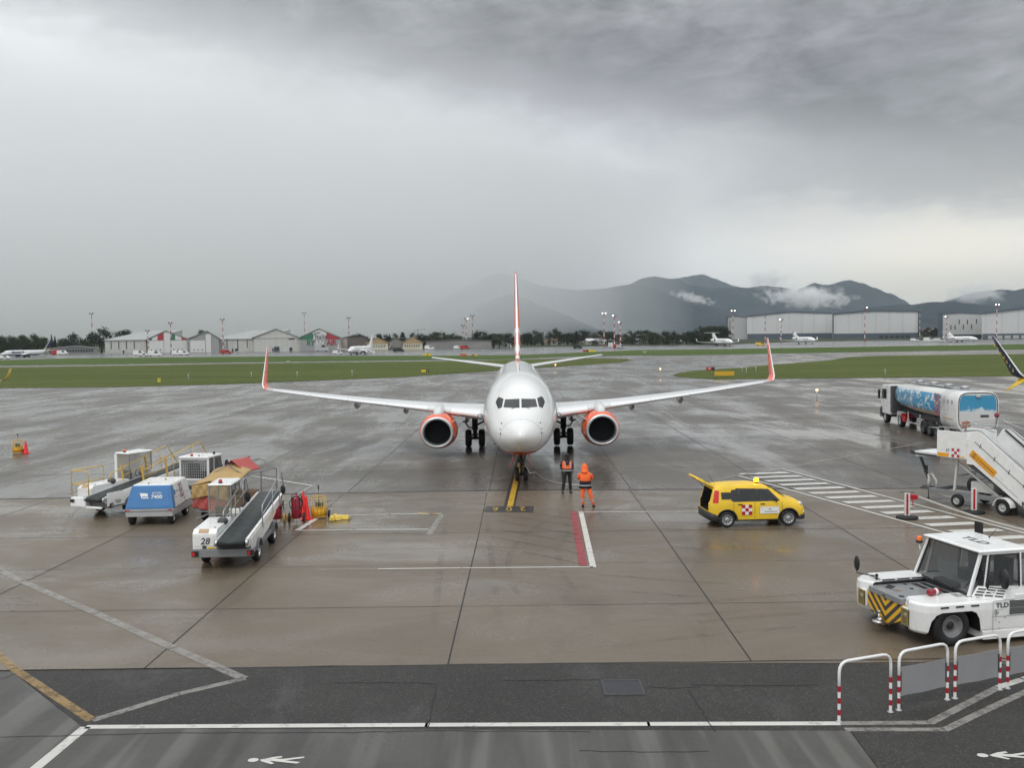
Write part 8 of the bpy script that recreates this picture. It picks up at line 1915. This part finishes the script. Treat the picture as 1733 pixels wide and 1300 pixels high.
# ---- suburb houses
hw = mat('house_wall', (.36, .34, .31), .7, var=.1); hr_ = mat('house_roof', C(120, 92, 80), .7, var=.2, vs=.3); wr = mat('white_roof', (.55, .56, .57), .5)
def house(label, px, py, wpx, hpx, roofc, back=20, wall=None):
    p, s = base(px, py); p = p+V((p.x/p.y*back, back, back*SLOPE)); T = thing('house', label, 'house', tuple(p), rt_.uniform(-.2, .2), 'houses of the suburb'); w, h = wpx*s, hpx*s
    b = MB(); b.prism([(-w/2, 0), (w/2, 0), (w/2, h*.62), (0, h), (-w/2, h*.62)], 'yz', -w*.5, w*.5); b.v = [(v[0], v[1]*.6, v[2]) for v in b.v]; b.build('wall', wall or hw, T)
    r_ = MB(); r_.prism([(-w/2-.5, h*.60), (0, h+.1), (0, h+.5), (-w/2-.5, h*.60+.4)], 'yz', -w*.53, w*.53).prism([(w/2+.5, h*.60), (0, h+.1), (0, h+.5), (w/2+.5, h*.60+.4)], 'yz', -w*.53, w*.53); r_.v = [(v[0], v[1]*.6, v[2]) for v in r_.v]; r_.build('roof', roofc, T, weld=False)
    for k in range(3): q = MB(); x = -w*.35+k*w*.35; q.box(x-.5, x+.5, -w*.305, -w*.295, h*.2, h*.45); q.build('window', darkopen, T)
for lb, x, y, w, h, rc in (('brown-roofed house right of the jet fin', 945, 584.5, 26, 11, hr_), ('low white-roofed hall left of the three right masts', 1006, 583.5, 30, 9, wr), ('white-roofed house behind the three right masts', 1030, 583, 20, 8, wr), ('pale house right of the three right masts', 1076, 582.5, 20, 9, wr), ('brown roof high in the trees behind the masts', 1012, 577, 26, 10, hr_), ('brown roof above the white hall', 985, 580, 20, 9, hr_), ('pale roof far up in the suburb', 1080, 572, 14, 6, wr), ('low white house left of the tall trees', 1146, 583, 14, 6, wr), ('brown-roofed house among trees left of the tall clump', 1125, 578, 18, 8, hr_), ('dark-roofed block behind the jet fin', 850, 577, 30, 12, dkroof), ('pale block in the gap between the large hangars', 1577, 566, 12, 9, wr), ('second pale block in the gap between the large hangars', 1566, 566, 9, 10, hr_), ('small house under the broad clump', 925, 584, 12, 6, hr_), ('roof between masts and pale house', 1056, 579, 18, 7, hr_), ('brown roof above the pale house', 1098, 579, 16, 7, hr_)):
    house(lb, x, y, w, h, rc)
# tower crane and chimney on the skyline
p, s_ = base(900, 586); T = thing('chimney', 'thin dark chimney standing right of the jet fin', 'chimney', (at(922, 586).x, p.y+30, 1.0), 0); b = MB(); b.tube([(0, 0, 0), (0, 0, 9)], 0, 10, rs=[.8, .6]); b.build('shaft', dkgrey, T); b = MB(); b.lathe([(.75, 0), (.75, .5)], (0, 0, 9), (0, 0, 1), 10, cap=True); b.build('cap', blackp, T)
p = at(691, 590); T = thing('tower_crane', 'small pale tower crane on the skyline above the tan halls', 'crane', (p.x, p.y+60, p.z), 0); b = MB(); b.bar((0, 0, 0), (0, 0, 11.0), .5, .5); b.build('mast', ltgrey, T); b = MB(); b.bar((-3, 0, 11), (5, 0, 11.6), .35, .35).bar((0, 0, 11), (0, 0, 12.2), .35, .35); b.build('jib', ltgrey, T)
# ================================================================ MOUNTAINS, LOW CLOUD, HAZE
mm = bpy.data.materials.new('forested_mountain'); mm.use_nodes = True; t = NT(mm.node_tree); p = t.n['Principled BSDF']
tc = t.node('ShaderNodeTexCoord').outputs['Object']; n = t.noise(tc, .006, 9, .65, .5); n2 = t.noise(tc, .03, 7, .7)
c = t.mix(t.rng(n, .35, .65), (.008, .018, .030, 1), (.030, .044, .055, 1)); c = t.mix(t.rng(n2, .55, .70, 0, .55), c, (.07, .07, .058, 1)); t.put(p.inputs['Base Color'], c); p.inputs['Roughness'].default_value = .95; p.inputs['Specular IOR Level'].default_value = .05
def ridge(name, pts, Y, depth=900, fold=.14, seed=0, nx=260, ny=26):
    # heightfield: crest follows the profile (px, py), flanks fall towards the plain with spurs and gullies
    def crest(px):
        if px <= pts[0][0]: return pts[0][1]
        for (a, ya), (b, yb) in zip(pts, pts[1:]):
            if px <= b: tt = (px-a)/(b-a); tt = tt*tt*(3-2*tt)*.4+tt*.6; return ya*(1-tt)+yb*tt
        return pts[-1][1]
    vs = []; zb = gz(Y)-6
    for i in range(nx+1):
        px = pts[0][0]+(pts[-1][0]-pts[0][0])*i/nx; q = atY(px, crest(px), Y); H_ = max(q.z-zb, 1)
        for k in range(ny+1):
            tt = k/ny*2-1                      # -1 front foot .. 0 crest .. 1 back foot
            d = abs(tt); h = (1-d)**1.15
            nz = noise.fractal(V((q.x*.0022, (Y+tt*depth)*.0016, seed*7.3)), 1.0, 2.1, 5)
            z = zb+H_*max(0, h+fold*nz*min(1, d*3.0)*(1-d)*1.6+.020*noise.fractal(V((q.x*.018, seed, tt*3)), .8, 2, 6)*(1-d))
            vs.append(V((q.x*(1+tt*depth/Y*.6), Y+tt*depth, z)))
    mb = MB(); mb.add(vs, [(i*(ny+1)+k, (i+1)*(ny+1)+k, (i+1)*(ny+1)+k+1, i*(ny+1)+k+1) for i in range(nx) for k in range(ny)], 0, True)
    return struct(mb.build(name, mm, weld=False))
ridge('mountain_cone', [(640, 572), (700, 562), (756, 549), (789, 533), (822, 513), (845, 503), (864, 497.5), (885, 504), (921, 519), (960, 534), (987, 546), (1015, 558), (1060, 571)], 2640, 420, seed=1)
ridge('mountain_ridge', [(640, 574), (680, 560), (720, 530), (760, 500), (800, 482), (832, 466), (850, 462), (875, 470), (908, 481), (940, 487), (971, 491), (1000, 489.6), (1023, 488.5), (1062, 481), (1092, 484), (1139, 498), (1180, 510), (1217, 523), (1250, 538), (1300, 560), (1340, 572)], 4100, 800, seed=2)
ridge('mountain_peak', [(1020, 500), (1067, 480), (1088, 471), (1108, 467), (1129, 471), (1148, 472.3), (1166, 482.7), (1190, 486), (1208, 487), (1265, 487), (1293, 483), (1330, 487), (1365, 497), (1400, 512), (1420, 522), (1460, 540), (1520, 565)], 5300, 900, seed=3)
ridge('mountain_far', [(1090, 490), (1148, 470), (1170, 467), (1189, 464), (1208, 471), (1247, 485), (1300, 500), (1360, 520)], 7600, 900, seed=4)
ridge('mountain_dome', [(1290, 512), (1320, 500), (1350, 490), (1379, 478.5), (1387, 481), (1401, 482.5), (1420, 477), (1438, 473.6), (1460, 479.8), (1480, 487), (1505, 496), (1527, 506), (1545, 518), (1580, 535), (1640, 560)], 5600, 800, seed=5)
ridge('foothill', [(1380, 548), (1447, 526), (1483, 519.5), (1516, 516), (1549, 515), (1571, 511.5), (1611, 510.5), (1637, 513), (1680, 518), (1740, 525), (1830, 545), (1900, 560)], 3300, 500, seed=6)
ridge('mountain_east', [(1540, 535), (1575, 520), (1611, 506), (1640, 497), (1659, 493), (1677, 492), (1693, 489.7), (1715, 492), (1733, 487.5), (1790, 480), (1860, 484), (1960, 500), (2100, 530)], 4300, 700, seed=7)
# scraps of low cloud hanging on the slopes (volumes)
def vol_cloud(label, px, py, Y, wpx, hpx, dpt, rot, dens, seed):
    q = atY(px, py, Y); s = Y/FPX; mb = MB(); mb.sphere((0, 0, 0), 1.0, 0, 20, 12)
    o = mb.build('low_cloud', []); o.location = q; o.scale = (wpx*s/2, dpt, hpx*s/2); o.rotation_euler = (0, R(rot), 0)
    m = bpy.data.materials.new('cloud_vapour'); m.use_nodes = True; t = NT(m.node_tree); t.n.clear(); out = t.node('ShaderNodeOutputMaterial'); v = t.node('ShaderNodeVolumePrincipled')
    tc = t.node('ShaderNodeTexCoord').outputs['Object']; ln_ = t.node('ShaderNodeVectorMath'); ln_.operation = 'LENGTH'; t.put(ln_.inputs[0], tc)
    n = t.noise(t.mapv(tc, (wpx/hpx*.8, 1, 1), (0, 0, 0), (seed, seed*2, 0)), 1.9, 6, .62, .4)
    d = t.m('SUBTRACT', t.m('ADD', t.m('MULTIPLY', n, 1.7), -.30), t.m('MULTIPLY', ln_.outputs['Value'], .80)); d = t.m('MULTIPLY', t.m('MAXIMUM', d, 0.0), dens)
    t.put(v.inputs['Density'], d); v.inputs['Color'].default_value = (.97, .97, .97, 1); v.inputs['Anisotropy'].default_value = .2; t.l.new(v.outputs[0], out.inputs['Volume'])
    o.data.materials.append(m); return tag(o, label, 'cloud', 'low clouds on the mountain slopes', 'stuff')
vol_cloud('long white cloud bank lying across the dome mountain', 1365, 503, 4050, 200, 56, 100, 5, .11, 3)
vol_cloud('thin wisp of cloud on the ridge left of the big hangar', 1172, 504, 3350, 105, 24, 50, 15, .09, 8)
vol_cloud('grey cloud scrap rising from the eastern hill', 1655, 497, 3700, 150, 52, 90, -3, .045, 12)
vol_cloud('faint cloud tuft above the saddle', 1300, 474, 4400, 110, 44, 90, 0, .045, 21)
# rain shaft veiling the left-hand hills: a wedge, thick in the west, thinning eastwards
def wedge():
    m = bpy.data.materials.new('rain_veil'); m.use_nodes = True; t = NT(m.node_tree); t.n.clear(); out = t.node('ShaderNodeOutputMaterial'); v = t.node('ShaderNodeVolumePrincipled')
    v.inputs['Density'].default_value = RAIN; v.inputs['Anisotropy'].default_value = .5; v.inputs['Color'].default_value = (.985, .99, .99, 1); t.l.new(v.outputs[0], out.inputs['Volume'])
    mb = MB(); top = 460; z0 = gz(1300)+1
    mb.prism([(-3600, 1100), (-1000, 1300), (-420, 1450), (20, 1950), (300, 2560), (520, 2760), (200, 2800), (-900, 2850), (-3600, 2850)], 'xy', z0+4, top); o = mb.build('rain_curtain', m); tag(o, 'grey curtain of rain over the left-hand hills', 'rain', None, 'stuff')
RAIN = .0030
wedge()
hz = bpy.data.materials.new('air'); hz.use_nodes = True; t = NT(hz.node_tree); t.n.clear(); out = t.node('ShaderNodeOutputMaterial'); v = t.node('ShaderNodeVolumePrincipled')
v.inputs['Density'].default_value = 7.5e-5; v.inputs['Anisotropy'].default_value = .5; v.inputs['Color'].default_value = (.84, .93, 1.0, 1); t.l.new(v.outputs[0], out.inputs['Volume'])
mb = MB(); mb.box(-9500, 9500, -100, 9800, -1.0-.1, 540); o = mb.build('haze', hz); o['kind'] = 'stuff'; o['label'] = 'thin rainy haze filling the air'
